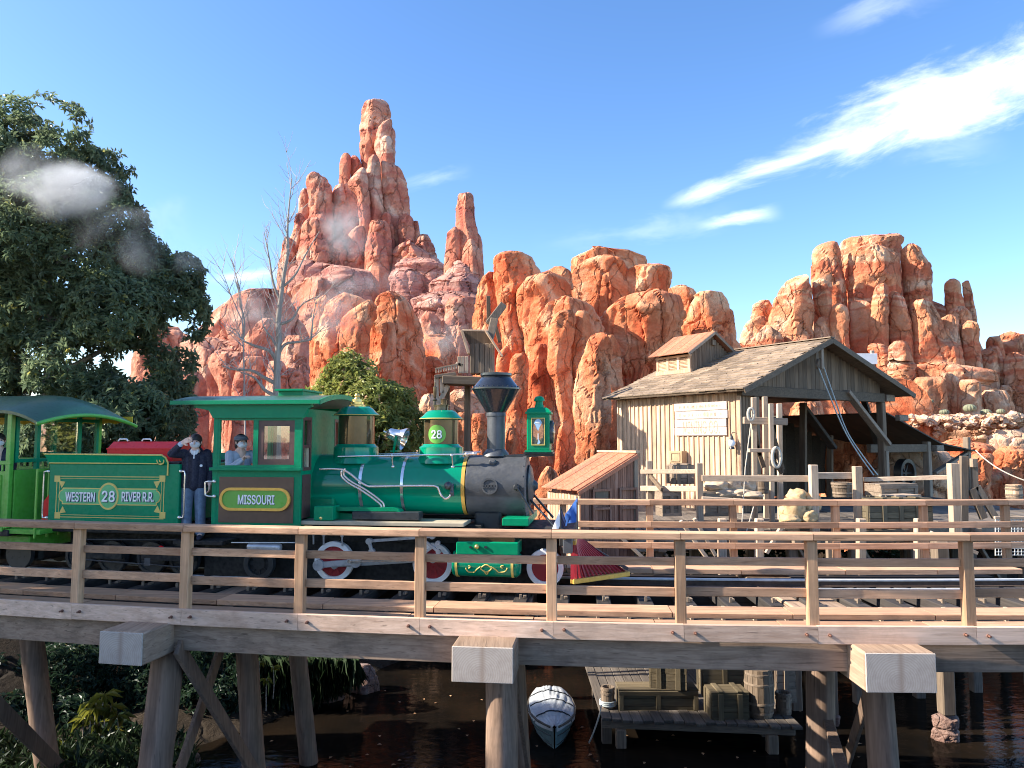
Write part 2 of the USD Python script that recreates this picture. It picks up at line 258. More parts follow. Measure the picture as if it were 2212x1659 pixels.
wood('fascia_x', (.46, .295, .205), (.74, .525, .395), 'x', stain=(.22, .155, .115), stain_amt=.55)
wood('stringer_x', (.185, .118, .078), (.40, .28, .195), 'x', stain=(.08, .058, .043), stain_amt=.7)
wood('pile_z', (.115, .072, .048), (.25, .165, .115), 'z', stain_amt=.5)
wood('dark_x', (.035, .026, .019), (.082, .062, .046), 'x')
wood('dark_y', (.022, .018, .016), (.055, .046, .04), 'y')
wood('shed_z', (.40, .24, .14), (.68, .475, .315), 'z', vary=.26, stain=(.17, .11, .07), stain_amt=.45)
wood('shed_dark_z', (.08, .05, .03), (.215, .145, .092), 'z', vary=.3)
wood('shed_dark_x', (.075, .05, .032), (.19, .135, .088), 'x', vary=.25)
wood('shingle', (.155, .108, .072), (.32, .24, .168), 'y', vary=.34, stain=(.09, .064, .045), stain_amt=.5)
wood('rust_y', (.31, .09, .042), (.47, .205, .115), 'y', vary=.2, stain=(.24, .15, .11), stain_amt=.5)
wood('redwood_z', (.17, .07, .042), (.34, .17, .11), 'z', vary=.32, stain=(.28, .20, .16), stain_amt=.45)
wood('pale_x', (.35, .25, .175), (.57, .435, .32), 'x', vary=.2, stain=(.18, .13, .095), stain_amt=.45)
wood('pale_z', (.35, .25, .17), (.57, .435, .315), 'z', vary=.2, stain=(.18, .13, .095), stain_amt=.45)
wood('grey_x', (.14, .10, .07), (.29, .22, .16), 'x', vary=.25)
wood('grey_z', (.135, .098, .068), (.28, .21, .15), 'z', vary=.25)
wood('grey_y', (.075, .06, .047), (.17, .14, .112), 'y', vary=.3)
wood('crate_x', (.075, .056, .03), (.155, .12, .072), 'x', vary=.25)
wood('crate_z', (.08, .06, .032), (.165, .13, .078), 'z', vary=.25)
wood('barrel_z', (.10, .07, .045), (.22, .16, .11), 'z', vary=.25)
wood('brown_wood', (.30, .19, .10), (.50, .35, .21), 'z', vary=.2)
wood('sign_white', (.38, .31, .265), (.56, .48, .43), 'x', vary=.1, stain=(.36, .25, .20), stain_amt=.6)
wood('bark_grey', (.20, .165, .135), (.40, .34, .285), 'z', vary=.1)
wood('bark_pale', (.34, .27, .235), (.58, .48, .42), 'z', vary=.1)
# end grain: growth rings round the heart of a timber, from its own coordinates
mat('end_grain', {'tc': ('texture_coordinate', {}), 'm': ('mapping', dict(location=(.03, 0, .10), scale=(1, .0, 1.0))), 'w': ('wave_texture', dict(wave_type='rings', rings_direction='spherical', scale=12.0, distortion=4.0, detail=5.0, detail_scale=1.3, detail_roughness=.7)), 'r': ('rgb_ramp', dict(ramp=[(0, (.41, .34, .285)), (.5, (.45, .38, .32)), (1, (.475, .405, .345))])),
    'sx': ('separate_xyz', {}), 'ab': ('math', dict(math_type='absolute')), 'sp': ('map_range', dict(from_min=.0, from_max=.05, to_min=.6, to_max=0.0, clamp=True)), 'sm': ('mix', dict(color2=(.26, .17, .115))), 'n': ('noise_texture', dict(scale=4.0, detail=8.0, roughness=.7)), 'mr': ('map_range', dict(from_min=.45, from_max=.7, to_min=0.0, to_max=.6, clamp=True)), 'x': ('mix', dict(color2=(.30, .235, .19))), 'b': ('bump', dict(strength=.05, distance=.01)), 'p': ('principled_bsdf', dict(roughness=.8))},
    [('tc.object', 'm.vector'), ('m.vector', 'w.vector'), ('w.fac', 'r.fac'), ('tc.object', 'n.vector'), ('n.fac', 'mr.value'), ('tc.object', 'sx.vector'), ('sx.x', 'ab.value1'), ('ab.value', 'sp.value'), ('sp.result', 'sm.fac'), ('r.color', 'sm.color1'), ('mr.result', 'x.fac'), ('sm.color', 'x.color1'), ('x.color', 'p.base_color'), ('w.fac', 'b.height'), ('b.normal', 'p.normal')])
plain('sack_cream', (.42, .29, .15), .9, vary=.2, scale=8, bump=.6, bscale=40)
plain('green', (.0, .21, .095), .32, coat=.0, vary=.07, spec=.2)
plain('green_boiler', (.0, .205, .108), .13, coat=.35, vary=.05, spec=.35)
plain('green_light', (.09, .42, .17), .3, vary=.05)
plain('green_lime', (.13, .36, .05), .35, vary=.08)
plain('green_coach', (.085, .34, .045), .3, coat=.15, vary=.1)
plain('green_roof', (.022, .075, .032), .38, coat=.1, vary=.12)
plain('brown_panel', (.115, .062, .036), .45, vary=.12)
plain('frame_brown', (.085, .04, .034), .4, vary=.1)
plain('gold', (.86, .60, .20), .28, metal=.85, vary=.08)
plain('gold_paint', (.62, .47, .12), .4, vary=.08)
plain('gold_orange', (.70, .40, .08), .35, metal=.3, vary=.06)
plain('brass_dark', (.105, .072, .038), .13, metal=.5, vary=.1, spec=.7)
plain('steel', (.80, .76, .70), .16, metal=.9, vary=.08)
plain('silver_paint', (.075, .08, .088), .38, metal=.2, vary=.18)
plain('copper_pipe', (.86, .68, .58), .2, metal=.8, vary=.06)
plain('iron', (.022, .024, .027), .38, vary=.2, spec=.5)
plain('iron_gloss', (.012, .014, .018), .2, coat=.5, vary=.2)
plain('smokebox', (.052, .054, .058), .5, vary=.22, spec=.5, dirt=(.11, .11, .11), dirt_amt=.35, bump=.2, bscale=25.0)
plain('iron_dull', (.010, .0095, .009), .7, vary=.3)
plain('red', (.70, .012, .018), .35, coat=.0, vary=.05, spec=.25)
plain('red_deep', (.30, .012, .02), .4, vary=.12)
plain('white', (.78, .79, .80), .4, vary=.03)
plain('white_cloth', (.74, .75, .78), .8, vary=.04)
plain('navy', (.010, .011, .028), .75, vary=.2, scale=14)
plain('navy_paint', (.012, .02, .07), .4, vary=.05)
plain('denim', (.12, .17, .25), .85, vary=.25, scale=14)
plain('shirt_blue', (.40, .46, .56), .8, vary=.1, scale=14)
plain('cap_blue', (.14, .17, .22), .8, vary=.15, scale=14)
plain('skin', (.70, .47, .37), .5, vary=.05)
plain('hair', (.012, .010, .009), .5, vary=.2)
plain('flag_blue', (.02, .09, .33), .7, vary=.12)
plain('yellow', (.62, .42, .02), .6, vary=.12)
plain('rust_bolt', (.16, .07, .045), .7, vary=.3, scale=40)
plain('railhead', (.52, .52, .53), .45, metal=.1, vary=.15)
plain('tarp', (.40, .42, .43), .5, vary=.15, scale=3.0, dirt=(.20, .19, .17), dirt_amt=.6, bump=.5, bscale=7.0)
plain('boat_paint', (.10, .15, .15), .5, vary=.25)
plain('burlap', (.44, .33, .23), .9, vary=.15, scale=10, bump=.4, bscale=120)
plain('rope', (.42, .37, .30), .9, vary=.2, scale=40)
plain('rope_grey', (.36, .40, .40), .8, vary=.2, scale=40)
plain('cactus', (.17, .175, .105), .8, vary=.3)
plain('sign_paint', (.50, .24, .17), .7, vary=.3, scale=20)
plain('lamp_sky', (.32, .50, .68), .3, vary=.1)
plain('lamp_rock', (.36, .17, .09), .3, vary=.4, scale=40)
plain('lamp_dark', (.08, .09, .06), .3, vary=.5, scale=40)
plain('dry_leaf', (.34, .19, .09), .7, vary=.4, scale=10)
plain('ash', (.40, .34, .24), .6, vary=.1)
plain('cream', (.74, .72, .66), .6, vary=.06)
plain('rod_grey', (.42, .43, .45), .35, metal=.5, vary=.12)
pane_mat('glass'); pane_mat('glass_warm', (.80, .72, .52), .03, .05, .55); pane_mat('lens', (.75, .8, .75), .02, .12, .7)
leaf_mat('leaf_tree', (.10, .15, .09), (.18, .23, .125), (.46, .42, .12), trans=.42, rough=.33)
leaf_mat('leaf_bush', (.13, .17, .045), (.31, .32, .085), (.75, .48, .33), trans=.42)
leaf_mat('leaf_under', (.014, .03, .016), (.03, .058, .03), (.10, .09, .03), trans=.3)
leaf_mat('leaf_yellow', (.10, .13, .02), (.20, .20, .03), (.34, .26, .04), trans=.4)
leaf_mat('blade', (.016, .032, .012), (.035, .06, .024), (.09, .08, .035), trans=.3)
mat('water', {'g': ('geometry', {}), 'm': ('mapping', dict(scale=(1.0, 1.8, 1.0))), 'n': ('noise_texture', dict(scale=3.2, detail=4.0, roughness=.5, distortion=.4)), 'b': ('bump', dict(strength=.16, distance=.05)), 'n2': ('noise_texture', dict(scale=.6, detail=3.0)), 'r': ('rgb_ramp', dict(ramp=[(.35, (.004, .0035, .003)), (.7, (.012, .008, .005))])), 'p': ('principled_bsdf', dict(roughness=.05, specular_ior_level=.06, ior=1.33))},
    [('g.position', 'm.vector'), ('m.vector', 'n.vector'), ('n.fac', 'b.height'), ('b.normal', 'p.normal'), ('g.position', 'n2.vector'), ('n2.fac', 'r.fac'), ('r.color', 'p.base_color')])
def steam_mat(name, c, r, dens, scale=1.6, thr=.45):
    mat(name, {'g': ('geometry', {}), 's': ('vector_math', dict(math_type='subtract', vector2=tuple(c))), 'q': ('vector_math', dict(math_type='divide', vector2=tuple(r))), 'l': ('vector_math', dict(math_type='length')), 'n0': ('noise_texture', dict(scale=scale * .55, detail=3.0, roughness=.55, distortion=.6)), 'l2': ('math', dict(math_type='multiply_add', value2=2.2)), 'f': ('map_range', dict(from_min=1.95, from_max=1.15, to_min=0.0, to_max=1.0, range_type='smoothstep', clamp=True)), 'n': ('noise_texture', dict(scale=scale * 1.5, detail=6.0, roughness=.62, distortion=.8)),
        'k': ('map_range', dict(from_min=thr - .12, from_max=thr + .22, to_min=0.0, to_max=dens, clamp=True)), 'x': ('math', dict(math_type='multiply')), 'v': ('principled_volume', dict(color=(1, 1, 1), anisotropy=.0))},
        [('g.position', 'n0.vector'), ('n0.fac', 'l2.value1'), ('l.value', 'l2.value3'), ('g.position', 's.vector1'), ('s.vector', 'q.vector1'), ('q.vector', 'l.vector1'), ('l2.value', 'f.value'), ('g.position', 'n.vector'), ('n.fac', 'k.value'), ('f.result', 'x.value1'), ('k.result', 'x.value2'), ('x.value', 'v.density')], surface=None, volume='v.volume')

plain('bounce_paving', (.34, .28, .225), .8, vary=.1, scale=2.0)

plain('rail_rust', (.075, .045, .03), .8, vary=.3)
# ------------------------------------------------------------------ the setting: ground, water
WATER = -3.85
SHORE = np.array([(-300, -60), (-60, -6), (-20, 3), (-11, 6.5), (-7.6, 10.8), (-5.87, 14.16), (-4.83, 16.4), (-3.82, 18.1), (-2.6, 20.3), (-.5, 21.8), (3, 22.7), (9, 23.5), (16, 24.5), (24, 27), (60, 32), (300, 60)], float)
def shore_dist(p):
    """Signed distance to the far shore, positive on land."""
    a, b = SHORE[:-1], SHORE[1:]
    d = b - a; t = np.clip(((p[:, None] - a) * d).sum(-1) / (d * d).sum(-1), 0, 1); q = a + t[..., None] * d
    e = np.linalg.norm(p[:, None] - q, axis=-1); k = e.argmin(1); i = np.arange(len(p))
    side = d[k, 0] * (p[:, 1] - q[i, k, 1]) - d[k, 1] * (p[:, 0] - q[i, k, 0])
    return e[i, k] * np.sign(side)
def ground_z(x, y):
    p = np.stack([x, y], -1); s = shore_dist(p)
    z = np.where(s < 0, -4.6 + .0 * s, -4.15 + .75 * (1 - np.exp(-np.maximum(s, 0) / 1.2)) + 3.3 * np.clip((s - 3.2) / 6, 0, 1) ** 1.2)
    z = z + (fbm(np.stack([x * .6, y * .6, x * 0], -1), 4, 3) - .5) * np.where(s > 0, .45, .1)
    near = np.clip((1.5 - y) / 3.5, 0, 1); near = near * near * (3 - 2 * near)      # the bank one looks from
    return z * (1 - near) + .55 * near
def axis_steps(a, b, fine0, fine1, h):
    m = np.arange(fine0, fine1, h); l = fine0 - np.geomspace(h, fine0 - a, 14)[::-1]; r = fine1 + np.geomspace(h, b - fine1, 14); return np.r_[l, m, r]
gx, gy = axis_steps(-2500, 2500, -22, 30, .42), axis_steps(-400, 4000, -3, 42, .42)
GX, GY = np.meshgrid(gx, gy, indexing='ij')
GZ = ground_z(GX.ravel(), GY.ravel())
i, j = np.meshgrid(np.arange(len(gx) - 1), np.arange(len(gy) - 1), indexing='ij'); ny = len(gy)
solo('ground', (np.stack([GX.ravel(), GY.ravel(), GZ], -1), np.stack([i * ny + j, (i + 1) * ny + j, (i + 1) * ny + j + 1, i * ny + j + 1], -1).reshape(-1, 4)), 'earth', kind='structure', smooth=True)
solo('water', (np.array([(-200, -40, WATER), (200, -40, WATER), (200, 60, WATER), (-200, 60, WATER)], float), np.array([[0, 1, 2, 3]])), 'water', kind='structure')

v, f = bx(0, -22.8, .50, 160, 44, .2, .02); solo('promenade', (v, f), 'bounce_paving', kind='structure')  # unseen paved slab behind the camera, added to bounce warm fill forward
# ------------------------------------------------------------------ red rocks
TA = lambda x, y: (345.6 + x / 2.4, 172.8 + y / 2.4)
TB = lambda x, y: (864.1 + x / 2.8444, 483.9 + y / 2.8444)
TC = lambda x, y: (1555.3 + x / 3.3683, 466.6 + y / 3.3683)
TD = lambda x, y: (x, y)
def polyrad(th, seed, ridge):
    g = np.random.default_rng(seed); jt = lambda s=.1: g.uniform(-s, s)
    p = np.array([(-1, .25 + jt()), (-.9 + jt(.05), -.35 + jt()), ((-.95 + ridge) / 2 + jt(.12), -.82 + jt(.06)), (ridge + jt(.08), -1.0), ((.95 + ridge) / 2 + jt(.1), -.62 + jt()), (1, -.05 + jt(.2)), (.6 + jt(), .85), (-.5 + jt(), .9)])
    a = np.linspace(0, 2 * np.pi, 720, endpoint=False); d = np.stack([np.cos(a), np.sin(a)], -1); r = np.full(720, 9.0)
    for k in range(len(p)):
        e0, e1 = p[k], p[(k + 1) % len(p)]; ed = e1 - e0; n = np.array([ed[1], -ed[0]]); h = e0 @ n
        dn = d @ n; 
        with np.errstate(divide='ignore', invalid='ignore'):
            t = h / dn
        r = np.where((t > 0) & (t < r), t, r)
    k = np.hanning(11); k /= k.sum(); r = np.convolve(np.r_[r[-5:], r, r[:5]], k, 'valid')
    return np.interp(th, a, r, period=2 * np.pi)
def rock(rows, Y, tf=TD, ridge=.25, deep=.8, seed=0, layers=0, ext=True, rough=1.0, res=1.0, cap=.38):
    """A rock from its height and width: rows of (y, left, right) in a picture of its side at depth Y; faceted, cracked in blocks, worn."""
    g = np.random.default_rng(seed * 7 + 13)
    R = []
    for y, l, r in rows:
        a, b = at(*tf(l, y), Y), at(*tf(r, y), Y); R.append((a[2], (a[0] + b[0]) / 2, max((b[0] - a[0]) / 2, .02)))
    R = np.array(R)[::-1]
    if ext:
        R = np.vstack([[-2.2, R[0, 1], R[0, 2] * 1.08], R]) if R[0, 0] > -1.8 else R
    R = R[np.r_[True, np.diff(R[:, 0]) > 1e-3]]
    z0, z1 = R[0, 0], R[-1, 0]; H = z1 - z0; wmax = R[:, 2].max(); px = FPX / Y / 2212 * 1024
    vis = max(at(0, tf(0, rows[-1][0])[1], Y)[2], z0)
    nz = int(np.clip((z1 - vis) * px / (1.1 if layers else 2.0) * res, 12 * max(layers, 1), 150)); mth = int(np.clip(2 * np.pi * wmax * px / 2.5 * res, 24, 150))
    zs = np.r_[np.linspace(z0, vis, 5)[:-1] if vis - z0 > .5 else [], np.linspace(vis, z1, nz)] if vis - z0 > .5 else np.linspace(z0, z1, nz)
    cx, aw = PchipInterpolator(R[:, 0], R[:, 1])(zs), PchipInterpolator(R[:, 0], R[:, 2])(zs)
    bw = deep * (aw * .45 + wmax * .55); bw *= np.clip(.45 + .55 * np.sqrt(np.clip((z1 - zs) / (.35 * wmax + 1e-6), 0, 1)), 0, 1)
    if layers:
        ph = (zs - z0) / H * layers; fr = np.abs((ph % 1) - .5) * 2; off = g.uniform(-.09, .06, layers + 2)[ph.astype(int)]
        k = 1 + off * 1.3 - .16 * np.clip((fr - .68) / .2, 0, 1); aw, bw = aw * k, bw * k
    th = np.linspace(0, 2 * np.pi, mth, endpoint=False); t = np.linspace(0, 1, len(zs))[:, None]
    rr = polyrad(th, seed * 3 + 1, ridge) * (1 - t) + polyrad(th, seed * 3 + 2, np.clip(ridge + g.uniform(-.2, .2), -.7, .7)) * t
    X, Z = rr * np.cos(th), rr * np.sin(th)
    aw = aw * 1.05; X = X / np.where(X > 0, X.max(1, keepdims=True), -X.min(1, keepdims=True))
    V = np.stack([cx[:, None] + X * aw[:, None], Y + bw.max() * .2 + Z * bw[:, None], np.repeat(zs[:, None], mth, 1)], -1)
    top = [(.96, .26), (.86, .42), (.6, .52), (.25, .55)]                       # a rounded top
    for s, u in top:
        q = V[len(zs) - 1].copy(); c = np.array([cx[-1], Y + bw.max() * .2, 0]); q[:, :2] = c[:2] + (q[:, :2] - c[:2]) * s; q[:, 2] = z1 + u * cap * min(aw[-1], wmax * .5); V = np.concatenate([V, q[None]])
    n0 = V.shape[0]; P = V.reshape(-1, 3)
    ctr = np.stack([np.r_[cx, [cx[-1]] * 4], np.full(n0, Y + bw.max() * .2)], -1).repeat(mth, 0)
    nrm = np.zeros_like(P); nrm[:, :2] = P[:, :2] - ctr; nrm /= np.linalg.norm(nrm, axis=1, keepdims=True) + 1e-6
    # flat faces: planes that shave the rounded form
    C0 = np.array([np.interp((z1 + vis) / 2, zs, cx), Y + bw.max() * .2, 0]); Hv = z1 - vis
    for _ in range(0 if layers else 16):
        n = g.normal(size=3) * [1, 1, .28]; n[1] = -abs(n[1]) * 1.2; n /= np.linalg.norm(n)
        if abs(n[0]) > .80: continue
        zc = g.uniform(vis + .15 * Hv, z1); lo_ = max(wmax * 1.3, Hv * .25); near = np.abs(P[:, 2] - zc) < lo_
        if near.sum() < 9: continue
        q = P[near] - C0; sup = (q @ n).max(); h = sup - wmax * g.uniform(.08, .24); ex = np.maximum(P @ n - (C0 @ n) - h, 0) * np.clip((lo_ - np.abs(P[:, 2] - zc)) / (lo_ * .25), 0, 1); P = P - n * ex[:, None]
    w = wmax * rough
    # blocks: each point goes with its nearest seed, which sits a little in or out; between two seeds runs a crack
    S = np.array([.55, .55, 2.1 if not layers else .8]) * wmax * .85
    lo, hi = P.min(0) / S - 1, P.max(0) / S + 1; ns = int(np.clip(np.prod(hi - lo) * .55, 12, 900))
    seeds = g.uniform(lo, hi, (ns, 3)); o = g.uniform(-1, 1, ns); warp = (np.stack([fbm(P / wmax * 1.5 + k * 9, 3, seed + k) for k in range(3)], -1) - .5) * .55
    d, ix = cKDTree(seeds).query(P / S + warp, k=2)
    crack = np.exp(-((d[:, 1] - d[:, 0]) / .055) ** 2)
    disp = w * (.065 * o[ix[:, 0]] - .085 * crack + .11 * (fbm(P / wmax * 1.3, 3, seed + 5) - .5) * (0.5 if layers else 1) + .075 * (fbm(P / wmax * 4.5, 4, seed + 6) - .5) + .03 * (noise(P / wmax * 14, seed + 8) - .5))
    P = P + nrm * disp[:, None]; P[:, 2] += w * .06 * (fbm(P / wmax * 2.2, 3, seed + 9) - .5) * (P[:, 2] > z0 + .1 * H)
    i, j = np.meshgrid(np.arange(n0 - 1), np.arange(mth), indexing='ij'); j2 = (j + 1) % mth
    F = vf((P, np.stack([i * mth + j, i * mth + j2, (i + 1) * mth + j2, (i + 1) * mth + j], -1).reshape(-1, 4)))[1]
    k = len(P); e = (n0 - 1) * mth; q = np.arange(mth)
    P = np.vstack([P, P[e:e + mth].mean(0)]); F = np.vstack([F, np.stack([e + q, e + (q + 1) % mth, np.full(mth, k)], 1)])
    return P, F
def rock_group(name, label, Y0, tf, mat_, items, cat='rock formation'):
    xs = [at(*tf(r[1], r[0]), Y0)[0] for it in items for r in it[1]] + [at(*tf(r[2], r[0]), Y0)[0] for it in items for r in it[1]]
    t = T(name, label, cat, loc=((min(xs) + max(xs)) / 2, Y0, 0))
    for n, (dy, rows, *o) in enumerate(items):
        o = dict(o[0]) if o else {}; nm = o.pop('name', 'rock_pillar'); mm = o.pop('mat', mat_)
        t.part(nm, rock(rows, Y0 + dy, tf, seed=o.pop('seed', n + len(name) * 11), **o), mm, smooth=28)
    return t
P_ = 'rock_purple'
# the tall spired butte
rock_group('spired_butte', 'tallest red rock butte with a single thick spire, steam drifting before it', 78, TA, 'rock_far', [
    (2, [(92, 1095, 1150), (110, 1065, 1172), (150, 1042, 1186), (200, 1036, 1190), (250, 1033, 1172), (310, 1036, 1168), (400, 1040, 1170), (470, 1045, 1170)], dict(ridge=-.1, cap=.4)),
    (.6, [(203, 1184, 1200), (250, 1128, 1208), (290, 1118, 1216), (350, 1113, 1217), (430, 1135, 1212), (500, 1140, 1215)], dict(ridge=-.3)),
    (-.4, [(292, 1155, 1195), (312, 1143, 1207), (400, 1145, 1208), (470, 1150, 1205)], {}),
    (1, [(379, 950, 975), (400, 936, 990), (450, 929, 986), (520, 928, 986), (600, 930, 985)], {}),
    (1.6, [(392, 992, 1018), (420, 985, 1040), (460, 985, 1048), (540, 985, 1045)], {}),
    (-1, [(389, 1098, 1122), (420, 1076, 1140), (500, 1070, 1146), (600, 1070, 1152), (730, 1080, 1160)], dict(ridge=-.2)),
    (-1.8, [(456, 1040, 1060), (490, 1004, 1070), (540, 968, 1078), (600, 1018, 1080), (720, 1028, 1092)], dict(ridge=.5)),
    (-.4, [(417, 1150, 1190), (440, 1146, 1226), (490, 1146, 1262), (560, 1150, 1285), (640, 1150, 1293), (720, 1168, 1292), (800, 1180, 1290)], dict(ridge=-.45)),
    (-1, [(480, 778, 828), (500, 758, 850), (540, 756, 884), (600, 766, 888), (680, 770, 890), (790, 760, 892)], dict(ridge=.3)),
    (0, [(562, 737, 758), (592, 722, 776), (680, 718, 778), (780, 704, 782)], {}),
    (0, [(542, 900, 985), (580, 890, 1020), (650, 884, 1045), (780, 878, 1064), (960, 868, 1066)], dict(ridge=.1)),
    (-3, [(717, 762, 838), (760, 736, 870), (820, 722, 884), (900, 702, 888), (975, 690, 900)], dict(ridge=.55)),
    (-1.5, [(692, 706, 738), (760, 690, 752), (820, 672, 742), (900, 660, 724), (985, 622, 730)], {}),
    (-2, [(812, 642, 668), (860, 628, 690), (940, 614, 702), (1020, 604, 722)], {}),
    (-3, [(732, 1095, 1168), (760, 1085, 1190), (820, 1070, 1196), (900, 1060, 1200), (985, 1054, 1202)], dict(ridge=.1)),
    (-4, [(796, 1085, 1148), (840, 1065, 1166), (980, 1054, 1182)], {}),
    (-2.4, [(760, 1010, 1060), (830, 960, 1062), (980, 940, 1066)], {}), (-2.8, [(830, 890, 940), (880, 872, 960), (985, 862, 975)], {}),
    (-1.4, [(686, 1160, 1190), (720, 1150, 1202), (800, 1168, 1214), (850, 1180, 1220)], {}),
    (-1.6, [(692, 1260, 1290), (720, 1240, 1312), (800, 1234, 1320), (870, 1238, 1318)], dict(ridge=0)),
    (-1.2, [(732, 1315, 1335), (780, 1308, 1346), (840, 1310, 1350)], {}),
    (-1.6, [(802, 1335, 1395), (830, 1320, 1412), (900, 1302, 1425), (990, 1290, 1432)], dict(layers=3)),
    (-3, [(822, 1285, 1310), (860, 1240, 1345), (920, 1204, 1425), (990, 1198, 1470)], dict(layers=6, name='rock_ledge')),
    (1, [(930, 700, 1190), (980, 640, 1290), (1040, 600, 1420), (1100, 540, 1560), (1180, 420, 1620), (1300, 300, 1640)], dict(layers=9, deep=.4, name='rock_ledge', cap=.1)),
    (-4, [(938, 690, 850), (965, 668, 1000), (1000, 650, 1190), (1060, 640, 1200), (1140, 640, 1210)], dict(layers=6, deep=.45, mat=P_, name='rock_ledge', cap=.15)),
    (-7, [(972, 1212, 1305), (985, 1190, 1345), (1030, 1186, 1372), (1090, 1190, 1372), (1150, 1200, 1380)], dict(layers=4, mat=P_, name='rock_ledge', cap=.15)),
    (-6, [(925, 1240, 1430), (960, 1220, 1470), (1010, 1300, 1475), (1090, 1330, 1478)], dict(layers=5, mat=P_, name='rock_ledge', cap=.15)),
    (-6, [(1036, 740, 890), (1060, 682, 936), (1120, 640, 940), (1200, 630, 920), (1290, 640, 900)], dict(ridge=.4, name='boulder')),
])
rock_group('stone_needle', 'slim free standing rock needle on stacked purple ledges, right of the tallest butte', 66, TA, 'rock_far', [
    (0, [(574, 1562, 1608), (592, 1543, 1625), (640, 1538, 1630), (720, 1535, 1636), (800, 1538, 1655), (870, 1542, 1668), (960, 1540, 1676)], dict(ridge=.05, cap=.3)),
    (-.4, [(762, 1518, 1540), (792, 1492, 1556), (850, 1485, 1558), (960, 1475, 1558)], dict(ridge=.45)),
    (-1, [(826, 1602, 1630), (860, 1580, 1650), (960, 1568, 1672)], {}),
    (-.5, [(940, 1474, 1676), (1000, 1466, 1678), (1030, 1466, 1678)], dict(layers=4, mat=P_, name='rock_ledge', cap=.1)),
    (-1.5, [(1004, 1440, 1676), (1030, 1400, 1678), (1100, 1400, 1680), (1140, 1400, 1690)], dict(layers=4, mat=P_, name='rock_ledge', cap=.1)),
    (-3, [(1100, 1350, 1640), (1130, 1308, 1690), (1200, 1320, 1690), (1300, 1330, 1690), (1430, 1330, 1690)], dict(layers=5, mat=P_, name='rock_ledge', cap=.1)),
    (-6, [(1128, 1500, 1620), (1180, 1478, 1622), (1250, 1474, 1622), (1340, 1490, 1600)], dict(name='boulder')),
    (-6, [(1200, 1375, 1410), (1240, 1355, 1450), (1320, 1355, 1460), (1420, 1370, 1460)], dict(name='boulder')),
])
rock_group('red_slope', 'smooth red rock hillside sloping down behind the bare tree', 60, TA, 'rock_far', [
    (2, [(1078, 535, 600), (1105, 430, 680), (1140, 300, 720), (1180, 200, 740), (1260, 120, 760), (1400, 20, 800), (1600, -60, 830)], dict(ridge=.2, deep=.5, cap=.1, name='hillside')),
    (-4, [(1338, 130, 300), (1362, 95, 412), (1420, 90, 430), (1500, 95, 430), (1600, 60, 440)], dict(name='boulder', ridge=.5, cap=.2)),
    (-1, [(1290, -60, 100), (1330, -120, 130), (1450, -160, 150), (1640, -200, 160)], dict(name='boulder')),
    (-7, [(1412, 245, 430), (1445, 222, 446), (1520, 265, 430), (1600, 290, 420), (1680, 300, 420)], dict(name='boulder', ridge=.35, cap=.2)),
    (-8, [(1442, 432, 535), (1500, 402, 560), (1600, 370, 575), (1680, 350, 585)], dict(name='boulder', ridge=-.1)),
    (-5, [(1242, 500, 590), (1300, 442, 612), (1400, 420, 640), (1560, 430, 650)], dict(name='boulder', ridge=.4)),
    (-8, [(1332, 650, 755), (1400, 622, 782), (1500, 620, 792), (1660, 635, 802)], dict(name='boulder', ridge=.3)),
    (-9, [(1462, 560, 640), (1540, 545, 660), (1660, 540, 665)], dict(name='boulder')),
    (-10, [(1520, 60, 200), (1580, 30, 225), (1680, 20, 240)], dict(name='boulder')),
])
rock_group('orange_outcrop', 'row of sunlit orange boulders behind the leafy bush, largest one pointed', 44, TA, 'rock_orange', [
    (0, [(1097, 1172, 1215), (1122, 1132, 1262), (1180, 1102, 1302), (1260, 1076, 1334), (1380, 1056, 1372), (1500, 1046, 1380), (1700, 1060, 1360)], dict(name='boulder', ridge=.2)),
    (2, [(1107, 945, 990), (1132, 892, 1060), (1180, 852, 1112), (1260, 822, 1080), (1360, 802, 1062), (1560, 800, 1060)], dict(name='boulder', ridge=-.1)),
    (-1.5, [(1142, 1072, 1100), (1180, 1012, 1116), (1240, 946, 1112), (1320, 930, 1084), (1560, 930, 1084)], dict(name='boulder', ridge=.3)),
    (4, [(1117, 842, 870), (1150, 802, 892), (1230, 786, 870), (1320, 776, 860), (1560, 776, 860)], dict(name='boulder')),
    (3, [(1440, 1372, 1440), (1500, 1345, 1500), (1660, 1340, 1530)], dict(name='boulder')),
    (5, [(1330, 1330, 1480), (1400, 1320, 1560), (1660, 1320, 1580)], dict(name='boulder', ridge=-.2)),
])
